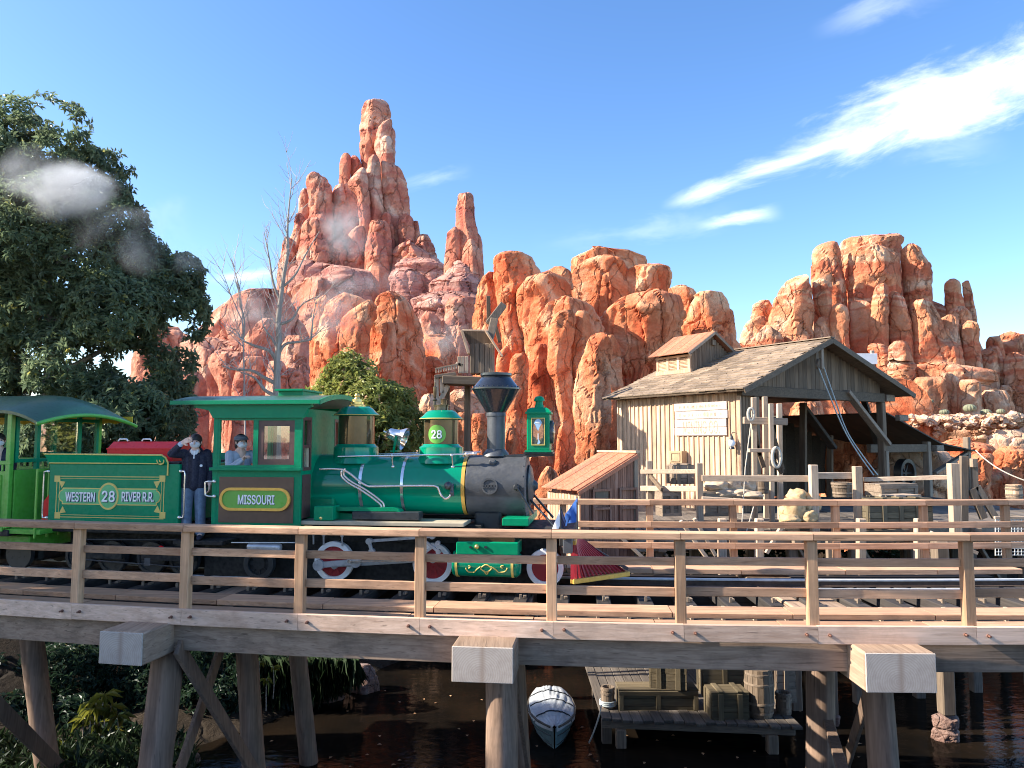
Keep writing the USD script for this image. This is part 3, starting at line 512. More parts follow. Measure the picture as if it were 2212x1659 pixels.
rock_group('orange_crag', 'big cluster of rounded orange rocks rising behind the wooden shed and headlamp', 33, TB, 'rock_orange', [
    (4, [(172, 622, 760), (192, 592, 798), (240, 582, 832), (300, 580, 862), (400, 590, 830), (500, 605, 780), (620, 618, 765), (700, 632, 768), (860, 640, 775)], dict(ridge=-.25, cap=.15)),
    (5, [(296, 532, 580), (330, 506, 610), (420, 470, 620), (520, 455, 620), (620, 445, 620), (760, 450, 640)], dict(ridge=-.1)),
    (3, [(290, 885, 935), (302, 850, 960), (332, 770, 1010), (380, 736, 1048), (440, 728, 1058), (540, 736, 1000), (640, 750, 960), (760, 764, 940), (900, 770, 930)], dict(ridge=.25, name='boulder', cap=.3)),
    (6, [(264, 940, 1005), (280, 906, 1040), (320, 892, 1056), (400, 890, 1060)], dict(name='boulder', ridge=.2, ext=False)),
    (1.5, [(447, 1005, 1060), (470, 940, 1130), (510, 900, 1192), (560, 860, 1232), (620, 832, 1252), (700, 806, 1240), (800, 800, 1180), (950, 810, 1150)], dict(name='boulder', ridge=.0, cap=.3)),
    (-1, [(530, 992, 1058), (560, 946, 1074), (620, 920, 1078), (700, 912, 1070), (780, 910, 1056), (860, 906, 1052), (960, 928, 1062), (1060, 952, 1064), (1200, 980, 1078), (1300, 962, 1082), (1420, 950, 1082), (1540, 935, 1070)], dict(ridge=-.35, deep=.9)),
    (-.6, [(536, 1092, 1146), (560, 1076, 1162), (650, 1062, 1172), (760, 1052, 1164), (860, 1058, 1140), (980, 1064, 1120), (1150, 1070, 1110)], dict(ridge=.35)),
    (-2.4, [(672, 1205, 1272), (692, 1170, 1290), (760, 1142, 1310), (850, 1112, 1300), (950, 1082, 1300), (1050, 1066, 1300), (1150, 1062, 1302), (1250, 1076, 1300), (1350, 1086, 1290), (1450, 1078, 1270), (1580, 1060, 1262)], dict(ridge=.42, deep=.9, cap=.25)),
    (.5, [(684, 1280, 1315), (740, 1270, 1345), (850, 1262, 1362), (1000, 1262, 1372), (1200, 1255, 1365), (1450, 1236, 1345)], dict(ridge=-.5)),
    (10, [(128, 1155, 1255), (142, 1110, 1425), (172, 1086, 1546), (232, 1072, 1552), (330, 1060, 1560)], dict(ridge=-.4, ext=False, cap=.06, name='boulder')),
    (7, [(196, 1195, 1318), (216, 1130, 1382), (270, 1082, 1412), (330, 1056, 1440), (400, 1050, 1456), (470, 1090, 1446), (600, 1150, 1400)], dict(name='boulder', ridge=.45, ext=False, cap=.25)),
    (6.5, [(224, 1512, 1550), (250, 1442, 1640), (290, 1406, 1672), (350, 1418, 1692), (430, 1420, 1690)], dict(name='boulder', ridge=-.2, ext=False, cap=.25)),
    (2.5, [(408, 1502, 1655), (430, 1402, 1702), (470, 1342, 1726), (540, 1272, 1750), (620, 1236, 1766), (690, 1262, 1768), (760, 1290, 1730), (850, 1312, 1690), (950, 1330, 1620), (1060, 1330, 1580)], dict(name='boulder', ridge=.05, cap=.25, deep=.75)),
    (5.5, [(379, 1695, 1765), (400, 1655, 1828), (460, 1690, 1836), (540, 1720, 1820), (640, 1730, 1810)], dict(name='boulder', ext=False)),
    (4.5, [(417, 1855, 1985), (432, 1830, 2030), (470, 1800, 2074), (540, 1772, 2086), (620, 1756, 2092), (700, 1742, 2096), (820, 1740, 2120), (1000, 1700, 2140)], dict(name='boulder', ridge=.1, cap=.2)),
    (-1, [(800, 706, 780), (830, 682, 792), (950, 668, 784), (1100, 660, 776), (1250, 652, 780), (1460, 650, 790)], dict(ridge=.0)),
    (.5, [(742, 835, 892), (800, 812, 912), (900, 792, 910), (1100, 790, 950), (1250, 800, 980), (1460, 800, 990)], dict(ridge=-.1)),
    (2.5, [(752, 640, 672), (800, 602, 690), (880, 590, 692), (980, 590, 700)], dict(ridge=-.2)),
    (-2.5, [(1022, 330, 420), (1050, 302, 470), (1150, 300, 520), (1250, 332, 542), (1440, 350, 546)], dict(name='boulder', mat='rock_pale')),
    (-3, [(1160, 360, 420), (1200, 350, 440), (1440, 352, 440)], {}), (-3.2, [(1170, 445, 520), (1210, 438, 540), (1440, 436, 545)], {}),
    (-3, [(1050, 150, 215), (1075, 130, 280), (1120, 120, 330), (1250, 100, 350)], dict(name='boulder', mat='rock_pale')),
    (-2.6, [(1255, 670, 715), (1300, 655, 728), (1470, 650, 735)], {}),
    (-4, [(1490, 900, 930), (1540, 868, 960), (1640, 840, 980), (1760, 830, 1000)], dict(name='boulder')),
    (-2, [(1440, 800, 900), (1500, 790, 940), (1620, 780, 960)], dict(name='boulder')),
    (7, [(420, 1060, 1500), (520, 900, 1760), (620, 840, 1950), (760, 800, 2040), (1000, 780, 2060)], dict(deep=.25, cap=.1, name='boulder')),
    (5, [(900, 430, 700), (980, 400, 900), (1200, 380, 1400), (1440, 380, 1500)], dict(deep=.3, name='boulder', cap=.1)),
])
rock_group('banded_butte', 'broad banded red and tan rock butte behind the shed, at the right', 62, TC, 'rock_right', [
    (3, [(97, 1185, 1308), (120, 1082, 1336), (150, 960, 1368), (200, 920, 1350), (280, 902, 1318), (400, 926, 1326), (500, 930, 1336), (650, 946, 1340), (800, 950, 1340)], dict(ridge=.15, cap=.15, deep=.7)),
    (1.2, [(200, 1075, 1170), (230, 1000, 1240), (300, 960, 1300), (400, 965, 1310), (520, 970, 1320), (660, 970, 1310), (860, 980, 1300)], dict(ridge=.15, cap=.15, deep=.6)),
    (2, [(186, 795, 868), (212, 722, 880), (260, 692, 890), (330, 690, 902), (420, 686, 916), (500, 690, 926), (640, 720, 930), (800, 720, 935)], dict(ridge=.35, cap=.2)),
    (.4, [(302, 752, 790), (332, 722, 808), (400, 702, 814), (490, 690, 818), (640, 690, 815)], dict(ridge=.55)),
    (-.4, [(452, 725, 768), (480, 686, 800), (560, 680, 816), (650, 702, 824), (740, 738, 830), (860, 740, 830)], {}),
    (-1, [(432, 545, 640), (452, 480, 656), (500, 442, 666), (580, 412, 680), (680, 386, 690), (790, 352, 695), (960, 320, 700)], dict(ridge=.45, cap=.3)),
    (1, [(617, 292, 368), (642, 250, 388), (690, 238, 386), (750, 232, 370)], dict(name='boulder', ext=False)),
    (0, [(732, 262, 350), (790, 192, 362), (860, 162, 360), (990, 150, 370)], dict(name='boulder')),
    (-2, [(802, 322, 408), (840, 292, 446), (900, 272, 470), (1000, 262, 480)], dict(name='boulder')),
    (2, [(202, 1375, 1420), (240, 1340, 1482), (300, 1330, 1522), (380, 1344, 1548), (480, 1350, 1552), (600, 1364, 1556), (760, 1370, 1570)], dict(ridge=-.05, cap=.3)),
    (-.6, [(492, 1165, 1208), (520, 1145, 1230), (600, 1122, 1232), (720, 1102, 1234), (850, 1092, 1234), (1000, 1085, 1236)], dict(ridge=.2)),
    (-.2, [(547, 1250, 1280), (580, 1238, 1330), (650, 1240, 1352), (720, 1244, 1372), (800, 1246, 1400), (940, 1246, 1414)], dict(ridge=.5)),
    (-.8, [(607, 1462, 1540), (640, 1440, 1580), (720, 1430, 1622), (850, 1436, 1682), (950, 1438, 1752), (1090, 1432, 1790)], dict(ridge=-.4)),
    (.6, [(722, 1645, 1700), (760, 1620, 1735), (860, 1616, 1745), (1000, 1620, 1780)], {}),
    (3, [(457, 1684, 1728), (480, 1656, 1756), (560, 1656, 1772), (650, 1656, 1792), (760, 1660, 1800)], dict(ridge=0, cap=.3)),
    (3.6, [(470, 1788, 1818), (490, 1770, 1832), (600, 1780, 1846), (700, 1790, 1866), (800, 1800, 1876)], dict(cap=.3)),
    (1.4, [(662, 1725, 1790), (700, 1692, 1832), (800, 1682, 1882), (950, 1702, 1894), (1110, 1752, 1915)], dict(ridge=-.2)),
    (.2, [(762, 1805, 1850), (800, 1780, 1886), (900, 1780, 1898), (1020, 1785, 1906), (1120, 1790, 1918)], {}),
    (-1.4, [(637, 852, 888), (670, 822, 936), (760, 810, 946), (850, 820, 948), (1000, 850, 952)], dict(ridge=.2)),
    (-1, [(737, 725, 800), (790, 695, 812), (920, 690, 815)], {}),
    (.2, [(622, 965, 1080), (660, 958, 1110), (800, 960, 1112), (1000, 952, 1100)], dict(ridge=.2)),
    (-2.4, [(930, 1095, 1200), (960, 1080, 1236), (1080, 1150, 1236), (1160, 1150, 1236)], dict(layers=3)),
    (-4.6, [(917, 1275, 1365), (950, 1246, 1410), (1000, 1240, 1424), (1056, 1238, 1428)], dict(name='boulder', ridge=.1, ext=False)),
    (-4.2, [(1050, 1240, 1420), (1100, 1246, 1424), (1190, 1250, 1418), (1260, 1255, 1416)], dict(layers=5, name='rock_ledge', cap=.05)),
    (-4.4, [(1180, 1290, 1400), (1210, 1260, 1416), (1330, 1255, 1420)], dict(name='boulder')),
    (-2, [(1062, 1440, 1700), (1090, 1425, 1860), (1140, 1420, 2030), (1200, 1425, 2040), (1300, 1430, 2045)], dict(layers=6, deep=.5, name='rock_ledge', cap=.05)),
    (-5, [(1172, 1445, 1635), (1200, 1420, 1650), (1350, 1420, 1656), (1480, 1470, 1660)], dict(name='boulder', ridge=.3, cap=.1)),
    (-4, [(1150, 1650, 1700), (1200, 1640, 1745), (1340, 1640, 1750), (1450, 1650, 1752)], dict(name='boulder')),
    (-4.6, [(1192, 1755, 1880), (1220, 1742, 1912), (1350, 1745, 1922), (1470, 1750, 1930)], dict(name='boulder', ridge=.25, cap=.15)),
    (-4, [(1272, 1940, 2100), (1320, 1925, 2140), (1400, 1920, 2190), (1500, 1920, 2200)], dict(name='boulder', ridge=-.2, cap=.15)),
    (-4.4, [(1330, 1480, 1560), (1360, 1470, 1640), (1480, 1470, 1660)], dict(name='boulder')),
    (6, [(300, 780, 1380), (420, 730, 1500), (620, 560, 1580), (760, 420, 1820), (900, 300, 1880), (1100, 300, 2000)], dict(deep=.3, cap=.1, ridge=.1)),
    (1.5, [(880, 1420, 1850), (960, 1420, 1900), (1080, 1420, 2030), (1300, 1420, 2060)], dict(deep=.4, cap=.1, ridge=-.2)),
    (6, [(832, 2140, 2260), (860, 2060, 2330), (940, 2040, 2380), (1100, 2040, 2400), (1300, 2040, 2400)], dict(name='boulder', ridge=-.3, cap=.15)),
    (4, [(872, 1975, 2040), (920, 1955, 2060), (1050, 1950, 2090), (1200, 1950, 2100)], dict(name='boulder')),
    (2, [(950, 1965, 2030), (990, 1945, 2045), (1100, 1990, 2100), (1240, 2030, 2140)], dict(name='boulder')),
    (1, [(970, 1920, 1990), (1010, 1900, 2030), (1120, 1915, 2040)], dict(name='boulder')),
    (1, [(1000, 2110, 2200), (1060, 2095, 2280), (1240, 2100, 2320)], dict(name='boulder')),
    (0, [(1235, 2050, 2110), (1260, 2040, 2130), (1330, 2050, 2130)], dict(layers=3, name='rock_ledge')), (0, [(1240, 2140, 2220), (1270, 2130, 2300), (1330, 2140, 2300)], dict(layers=3, name='rock_ledge')),
])
rock_group('rubble_ledge', 'low rock ledge strewn with pale rubble, right of the lean-to roof', 40, TC, 'rock_pale', [
    (2, [(1322, 1215, 1400), (1345, 1190, 1470), (1420, 1190, 1500), (1520, 1200, 1520)], dict(name='boulder', cap=.1)),
    (-1, [(1455, 1380, 2100), (1500, 1360, 2300), (1560, 1380, 2350), (1620, 1500, 2360), (1700, 1500, 2360)], dict(name='rock_ledge', deep=.45, layers=4, cap=.08, rough=.4)),
    (-5, [(1560, 2020, 2250), (1600, 1960, 2320), (1650, 1960, 2330), (1800, 1980, 2340)], dict(name='rock_ledge', deep=.5, layers=2, cap=.1)),
    (-7, [(1640, 1640, 1900), (1670, 1600, 2000), (1740, 1620, 1990), (1900, 1640, 1990)], dict(name='rock_ledge', layers=2, mat='rock_orange')),
    (-9, [(1690, 2060, 2220), (1730, 2030, 2300), (1840, 2020, 2320), (1980, 2030, 2330)], dict(name='boulder', mat='rock_orange')),
    (-9.5, [(1740, 1760, 1990), (1790, 1740, 2010), (1950, 1760, 2000), (2050, 1780, 1990)], dict(name='boulder', mat='rock_orange')),
    (-9, [(1860, 1950, 2250), (1900, 1930, 2330), (2100, 1940, 2340)], dict(name='boulder', mat='rock_orange')),
])
rock_group('shadowed_rocks', 'red rocks in shade seen through the open shed front', 31, TD, 'rock_orange', [
    (0, [(868, 1725, 1775), (890, 1715, 1790), (960, 1705, 1800), (1090, 1700, 1810)], dict(name='boulder')),
    (-1, [(918, 1795, 1850), (940, 1785, 1890), (1000, 1780, 1905), (1100, 1780, 1910)], dict(name='boulder')),
    (1, [(1000, 1680, 1760), (1030, 1670, 1790), (1100, 1670, 1800)], dict(name='boulder')),
    (-1.5, [(985, 1890, 2050), (1010, 1880, 2080), (1100, 1880, 2090)], dict(name='boulder', mat='rock_pale')),
    (4, [(820, 1620, 2020), (900, 1600, 2080), (1100, 1600, 2100)], dict(name='boulder', deep=.3, cap=.1)),
])
g = np.random.default_rng(5)
rub = T('rubble', 'loose pale stones scattered on the ledge at the right', 'rubble', loc=(24, 38, 0), kind='stuff')
ms = []
for k in range(420):
    x, y = g.uniform(1380, 2360), 1456 + abs(g.normal(0, 48)); p = at(*TC(x, min(y, 1590)), g.uniform(35.0, 37.2)); s = g.uniform(.06, .24) * (1 if g.random() < .9 else 1.8)
    m = trimesh.creation.icosphere(1); m.vertices *= g.uniform(.6, 1.2, (len(m.vertices), 1)) * [s, s, s * .7]; ms.append((np.array(m.vertices) + p, m.faces))
rub.part('stone', join(ms), 'rock_pale')
# ------------------------------------------------------------------ the trestle bridge, its track and its handrails
def dfr(x): return 9.228 - .1045 * x + .0092 * x * x
def bp(x, off, z=0.0):
    s = -.1045 + .0184 * x; n = math.hypot(s, 1); return np.array([x - s / n * off, dfr(x) + off / n, z])
def run(x0, x1, off, w, z0, z1, n=None, ch=.006):
    """A plank that follows the bridge between two stations: centre offset, width, bottom and top."""
    n = n or max(2, int((x1 - x0) / .8) + 1); xs = np.linspace(x0, x1, n); V = []
    for x in xs:
        a, b = bp(x, off - w / 2), bp(x, off + w / 2); d = (b - a) / w * ch
        for p, z in ((a, z0 + ch), (a, z1 - ch), (a + d, z1), (b - d, z1), (b, z1 - ch), (b, z0 + ch), (b - d, z0), (a + d, z0)): V.append((p[0], p[1], z))
    V = np.array(V); F = []
    for i in range(n - 1):
        for j in range(8): F.append((i * 8 + j, (i + 1) * 8 + j, (i + 1) * 8 + (j + 1) % 8, i * 8 + (j + 1) % 8))
    F = vf((V, np.array(F)))[1][:, ::-1]; e = (n - 1) * 8
    F = np.vstack([F, [(0, k + 1, k) for k in range(1, 7)], [(e, e + k, e + k + 1) for k in range(1, 7)]])
    return V, F
PX = [-9.0, -7.45, -5.865, -4.264, -2.692, -1.139, .485, 2.025, 3.574, 5.405, 7.05, 8.6]
tb = T('trestle_bridge', 'weathered timber trestle bridge carrying the railway over the dark water', 'bridge', loc=bp(0, 2.5, WATER))
gr = np.random.default_rng(11)
for k, x in enumerate(PX[:-1]):
    x1 = PX[k + 1]
    tb.part('fascia_board', run(x + .02, x1 + .016, -.085, .055, -.185 + gr.uniform(-.004, .004), .02 + gr.uniform(-.003, .003)), 'fascia_x')
    for s in (-.135, .13):
        b = bp(x + s + .02, -.112, -.075 + gr.uniform(-.01, .01)); n = bp(x + s, -1) - bp(x + s, 0); n /= np.linalg.norm(n)
        tb.part('bolt', join([cyl(b - n * .01, b + n * .012, .02, n=10), cyl(b + n * .012, b + n * .05, .013, n=6)]), 'rust_bolt', smooth=40)
for a, b in ((-9.2, -4.7), (-4.7, -.28), (-.28, 4.6), (4.6, 9)):
    tb.part('stringer', run(a + .01, b - .01, .13, .26, -.53, -.20), 'stringer_x')
for off in (1.5, 2.15, 3.05, 3.7, 4.7):
    for a, b in ((-9.2, -4.7), (-4.7, -.28), (-.28, 4.6), (4.6, 9)):
        tb.part('stringer', run(a + .01, b - .01, off, .24, -.53, -.27), 'dark_x')
for k in range(0, len(PX) - 1):
    tb.part('walkway_plank', run(PX[k] + .01, PX[k + 1] - .004, .92, .42, -.10, -.03 + gr.uniform(-.004, .004)), 'bridge_x')
    tb.part('walkway_plank', run(PX[k] - .25, PX[k + 1] - .264, .46, .24, -.16, -.085 + gr.uniform(-.004, .004)), 'bridge_x')
    tb.part('walkway_plank', run(PX[k] + .11, PX[k + 1] + .096, 3.78, .55, -.03, .05 + gr.uniform(-.004, .004)), 'bridge_x')
    tb.part('walkway_plank', run(PX[k] + .31, PX[k + 1] + .296, 4.36, .5, -.05, .0 + gr.uniform(-.004, .004)), 'bridge_x')
# cap beams with their ends towards the viewer, and the bents below: (x, half width, front offset)
for x, hw, f, zc, hh in ((-4.71, .305, -.60, -.365, .40), (-.28, .362, -.55, -.378, .41), (4.36, .395, -.46, -.40, .44), (-9.2, .31, -.5, -.37, .4)):
    a, b = bp(x, f), bp(x, 5.2); a[2] = b[2] = zc; u = (b - a) / np.linalg.norm(b - a)
    tb.part('cap_beam', bar(a + u * .012, b, hw * 2, hh, ch=.02), 'bridge_y')
    th = math.atan2(u[0], u[1]); p = fresh(tb.path, 'beam_end')
    m = usdkit.mesh(stage, p, trimesh.Trimesh(*bx(0, 0, 0, hw * 2 - .012, .02, hh - .01, .006), process=False), M['end_grain'])
    c = (a - tb.loc); m.AddTranslateOp().Set(Gf.Vec3d(*map(float, c))); m.AddRotateZOp().Set(-math.degrees(th))
def log(a, b, r0, r1, seed):
    o, L, R = frame_between(a, b); v, f = lathe([(1e-3, 0)] + [(r0 + (r1 - r0) * t, L * t) for t in np.linspace(0, 1, 24)] + [(1e-3, L)], 20, axis='x')
    v[:, 1:] *= (1 + .09 * (fbm(v * [.6, 5, 5], 3, seed)[:, None] - .5) * 2 + .03 * (noise(v * [1.5, 30, 30], seed)[:, None] - .5)); return v @ R + o, f
for k, (xt, yt, Yt, xb, yb, Yb, w) in enumerate(((362, 1425, 10.05, 335, 1659, 9.95, 64), (532, 1395, 12.2, 548, 1659, 12.25, 45), (640, 1380, 14.2, 668, 1659, 14.4, 36), (1082, 1470, 9.6, 1082, 1659, 9.5, 66), (1110, 1440, 11.7, 1122, 1659, 11.8, 46), (1895, 1490, 9.5, 1908, 1659, 9.45, 60), (1772, 1440, 11.2, 1773, 1659, 11.2, 56), (66, 1365, 12.4, 103, 1659, 12.45, 44), (-120, 1400, 10.3, -160, 1659, 10.2, 62))):
    p, q = at(xt, yt, Yt), at(xb, yb, Yb); d = p - q; p2 = p + d * ((-.5 - p[2]) / d[2]); q2 = p + d * ((WATER - .9 - p[2]) / d[2]); r = w * Yt / FPX / 2
    tb.part('pile', log(q2, p2, r * 1.08, r, k), 'pile_z', smooth=60)
def brace(p, q, w):
    a, b = at(*p), at(*q); d = b - a; tb.part('brace', bar(a - d * .05, b + d * .6, .06, w, up=(0, 1, 0), ch=.008), 'pile_z')
brace((393, 1412, 9.85), (545, 1659, 11.9), .22); brace((478, 1400, 12.0), (390, 1659, 10.4), .2); brace((-20, 1510, 10.4), (115, 1645, 12.1), .21)
brace((1112, 1470, 9.9), (1140, 1659, 11.5), .14); brace((1790, 1560, 11.0), (1815, 1645, 9.7), .14); brace((1868, 1520, 9.7), (1825, 1659, 10.9), .14)

tr = T('railway_track', 'narrow gauge railway track of steel rails on dark timber sleepers along the bridge', 'railway track', loc=bp(0, 2.6, -.12))
for off in (2.22, 2.98):
    m = [run(-11, 10.5, off, .055, -.035, 0.0, 36, .008), run(-11, 10.5, off, .018, -.10, -.035, 36, .002), run(-11, 10.5, off, .10, -.118, -.10, 36, .004)]
    tr.part('rail', join(m[1:]), 'rail_rust'); tr.part('rail_head', m[0], 'railhead', smooth=30)
x = -10.6; k = 0
while x < 10.2:
    a, b = bp(x, 1.55 + gr.uniform(-.08, .03)), bp(x, 3.5); z = -.195; a[2] = b[2] = z + gr.uniform(-.006, .006)
    p = tr.part('sleeper', bar(a, b, .2, .15, ch=.01), 'dark_y')
    c = bp(x, 1.78); tr.part('spike', join([bx(c[0], c[1], -.085, .035, .035, .07), bx(*bp(x + .05, 1.9)[:2], -.10, .05, .12, .03)]), 'grey_z')
    x += .62
for k in range(26):
    x = -2 + k * .44
    tr.part('tie_spacer', bx(*bp(x, 1.40)[:2], -.2, .05, .05, .22), 'pale_z')

fr = T('handrail_fence', 'timber post and rail handrail along the near edge of the bridge', 'fence', loc=bp(0, 0, 0))
for k, x in enumerate(PX):
    c = bp(x, 0); s = -.1045 + .0184 * x; a = math.atan(s)
    fr.part('post', move(bx(0, 0, .485, .125, .11, 1.03, .008), rotz(a), c), 'bridge_z')
    if k == len(PX) - 1: break
    x1 = PX[k + 1]; e = .004
    fr.part('cap_rail', run(x + e, x1 - e, -.005, .20, 1.003 + gr.uniform(-.002, .003), 1.09 + gr.uniform(-.003, .003), ch=.012), 'bridge_x')
    for z0, z1 in ((.685, .782), (.325, .432)):
        j = gr.uniform(-.012, .012); fr.part('rail', run(x + .066, x1 - .066, .03, .05, z0 + j, z1 + j), 'bridge_x')
rf = T('handrail_fence', 'timber post and rail handrail along the far bridge edge, before the shed', 'fence', loc=bp(0, 4.72, 0))
RX = [-8.8, -7.2, -5.6, -4.1, -2.5, -1.0, .52, 1.9, 3.4, 4.9, 6.35, 7.8, 9.3, 10.8]
def brx(px, off=4.72):
    x = 0.0
    for _ in range(30):
        q = bp(x, off); t = (px - 1106) / FPX * q[1]; x += (t - q[0]) * .9
    return x
RX = RX[:6] + [brx(1215), brx(1400), brx(1578), brx(1797), brx(1985), brx(2160), brx(2340), brx(2530)]
for k, x in enumerate(RX):
    c = bp(x, 4.72); a = math.atan(-.1045 + .0184 * x)
    rf.part('post', move(bx(0, 0, .4, .125, .11, 1.2, .008), rotz(a), c), 'bridge_z')
    if k == len(RX) - 1: break
    x1 = RX[k + 1]
    rf.part('cap_rail', run(x + .004, x1 - .004, 4.715, .19, 1.004, 1.105 + gr.uniform(-.003, .003), ch=.01), 'bridge_x')
    for z0, z1 in ((.60, .71), (.225, .335)):
        rf.part('rail', run(x - .003 + .02, x1 + .012, 4.632, .045, z0, z1), 'bridge_x')
# ------------------------------------------------------------------ the train
import shapely.geometry as sg, shapely.affinity as sa, shapely.ops as so
import manifold3d as m3
def onside(y):          # a flat shape (u, v, w) on a side plane that looks towards the viewer, w grows outwards
    return lambda v: np.stack([v[:, 0], y - v[:, 2], v[:, 1]], -1)
def letters(text, x0, x1, z0, z1, y, t=.004, bold=True):
    v, f = vf(meshkit.text_mesh(text, 1.0, 1.0, bold)); a, b = v.min(0), v.max(0); v = (v - a) / (b - a)
    return np.stack([x0 + v[:, 0] * (x1 - x0), y - v[:, 2] * t, z0 + v[:, 1] * (z1 - z0)], -1), f
def rrect(x0, z0, x1, z1, r): return sg.box(x0 + r, z0 + r, x1 - r, z1 - r).buffer(r, 8)
def ring(g, w): return g.difference(g.buffer(-w))
def turned(prof, c, n=40): return lathe(prof, n, c)
PH = math.radians(7.2)
# --- locomotive
L = T('steam_locomotive', 'green narrow gauge steam locomotive with flared black chimney, brass domes and red cowcatcher', 'locomotive', loc=(-.24, dfr(-.24) + 2.6, 0), rz=-PH)
LP = lambda n, m, mt, par=None, sm=False, **k: L.part(n, m, mt, par, sm, local=True, **k)
W = .95
# boiler
bt, bb = L.pz(900, 984, 0)[1], L.pz(900, 1107, 0)[1]; bz, br = (bt + bb) / 2 - .015, (bt - bb) / 2 + .005
X = lambda px, y=0.0, py=1045: L.pz(px, py, y)[0]
xb0, xb1, xs1 = X(745), X(1013), X(1140, 0)
def cylx(x0, x1, r, n=56, z=None, cap=True, y=0): return lathe(([(1e-4, x0)] if cap else []) + [(r, x0), (r, x1)] + ([(1e-4, x1)] if cap else []), n, (0, y, bz if z is None else z), 'x')
LP('boiler', cylx(xb0 - .35, xb1, br), 'green_boiler', None, 40)
LP('firebox', lathe([(br + .03, X(650)), (br + .03, X(742)), (br + .002, X(788)), (br - .02, X(789))], 56, (0, 0, bz), 'x'), 'green_boiler', None, 40)
LP('firebox_side', bx((X(660) + X(745)) / 2, 0, bz - .42, X(745) - X(660), 1.0, .5, .03), 'green')
for px, w, mt in ((797, .05, 'steel'), (884, .045, 'steel'), (1011, .055, 'gold_orange')):
    LP('boiler_band', lathe([(br + .001, X(px) - w / 2), (br + .008, X(px) - w / 2), (br + .008, X(px) + w / 2), (br + .001, X(px) + w / 2)], 56, (0, 0, bz), 'x'), mt, None, 40)
sb = LP('smokebox', lathe([(br + .015, xb1 + .03), (br + .02, xb1 + .05), (br + .02, xs1 - .05), (br + .035, xs1 - .048), (br + .035, xs1), (br - .02, xs1 + .01), (1e-4, xs1 + .012)], 56, (0, 0, bz), 'x'), 'smokebox', None, 40)
LP('smokebox_door', lathe([(.33, xs1 + .012), (.33, xs1 + .04), (.28, xs1 + .07), (.1, xs1 + .10), (.05, xs1 + .16), (1e-4, xs1 + .16)], 40, (0, 0, bz), 'x'), 'iron', sb, 40)
gp = [(np.cos(a) * (br + .03), np.sin(a) * (br + .03)) for a in np.arange(18) * 2 * np.pi / 18]
LP('rivet', join([move(trimesh.creation.icosphere(1, .014), None, (xs1 - .025, y, bz + z)) for y, z in gp]), 'iron', sb, True)
ex, ez = L.pz(1058, 1050, -br); an = math.asin(np.clip((bz - ez) / (br + .02), -1, 1))
def onboiler(m, x, z, r):           # a flat round thing laid against the near side of the boiler
    a = math.asin(np.clip((z - bz) / r, -1, 1)); c, s = math.cos(a), math.sin(a); Rm = np.array([[1, 0, 0], [0, -s, -c], [0, c, -s]]).T
    v, f = vf(m); R = np.stack([np.array([1, 0, 0]), np.array([0, s, c]), np.array([0, -c, s])], 1); return v @ R.T + [x, -c * r, bz + s * r], f
em = LP('emblem', join([onboiler(turned([(.125, 0), (.125, .02), (.10, .02), (.10, .006), (1e-4, .006)], (0, 0, 0)), ex, ez, br + .022)]), 'smokebox', sb, 40)
tv, tf_ = vf(meshkit.text_mesh('10000', .05, .012, True)); tv[:, 0] -= tv[:, 0].max() / 2; tv[:, 1] -= .025; LP('emblem_number', onboiler((tv, tf_), ex, ez, br + .03), 'smokebox', em)
kx, kz = L.pz(1061, 1000, -br); LP('smokebox_cap', onboiler(turned([(.055, 0), (.055, .03), (.04, .045), (1e-4, .048)], (0, 0, 0)), kx, kz, br + .018), 'smokebox', sb, 40)
LP('smokebox_saddle', join([bx(X(1060), 0, bz - br - .12, .42, .62, .42), bx(X(1060), 0, bz - br - .34, .6, .8, .12)]), 'iron')
jx, jz = L.pz(1116, 1052, -br)
LP('stay', join([onboiler(turned([(.05, 0), (.05, .04), (.03, .07), (1e-4, .07)], (0, 0, 0)), jx, jz, br + .01), cyl(L.pixel(1116, 1052, -br - .07), L.pixel(1152, 1110, -.5), .016), cyl(L.pixel(1146, 1080, -.3), L.pixel(1200, 1140, -.55), .018), cyl(L.pixel(1146, 1060, .1), L.pixel(1195, 1118, .2), .018)]), 'iron', None, 40)
# chimney
cx_ = X(1071.5); sz = lambda py: L.pz(1071, py, 0)[1]; sr = lambda px: abs(X(px) - cx_)
st = LP('smokestack', turned([(.22, sz(985)), (.20, sz(978)), (.145, sz(970)), (.143, sz(900)), (.155, sz(899)), (.155, sz(893)), (.15, sz(890))], (cx_, 0, 0)), 'silver_paint', None, 40)
LP('smokestack_cone', turned([(.15, sz(892)), (.17, sz(889)), (sr(1021), sz(844)), (sr(1018), sz(842)), (sr(1018), sz(839)), (sr(1021), sz(838)), (sr(1040), sz(815)), (sr(1037), sz(812)), (sr(1037), sz(807)), (sr(1044), sz(806)), (sr(1050), sz(830)), (1e-4, sz(832))], (cx_, 0, 0), 48), 'iron_gloss', st, 32)
LP('rivet', join([move(trimesh.creation.icosphere(1, .011), None, (cx_ + np.cos(a) * (sr(1021) - .012), np.sin(a) * (sr(1021) - .012), sz(836))) for a in np.arange(28) * 2 * np.pi / 28]), 'iron_gloss', st, True)
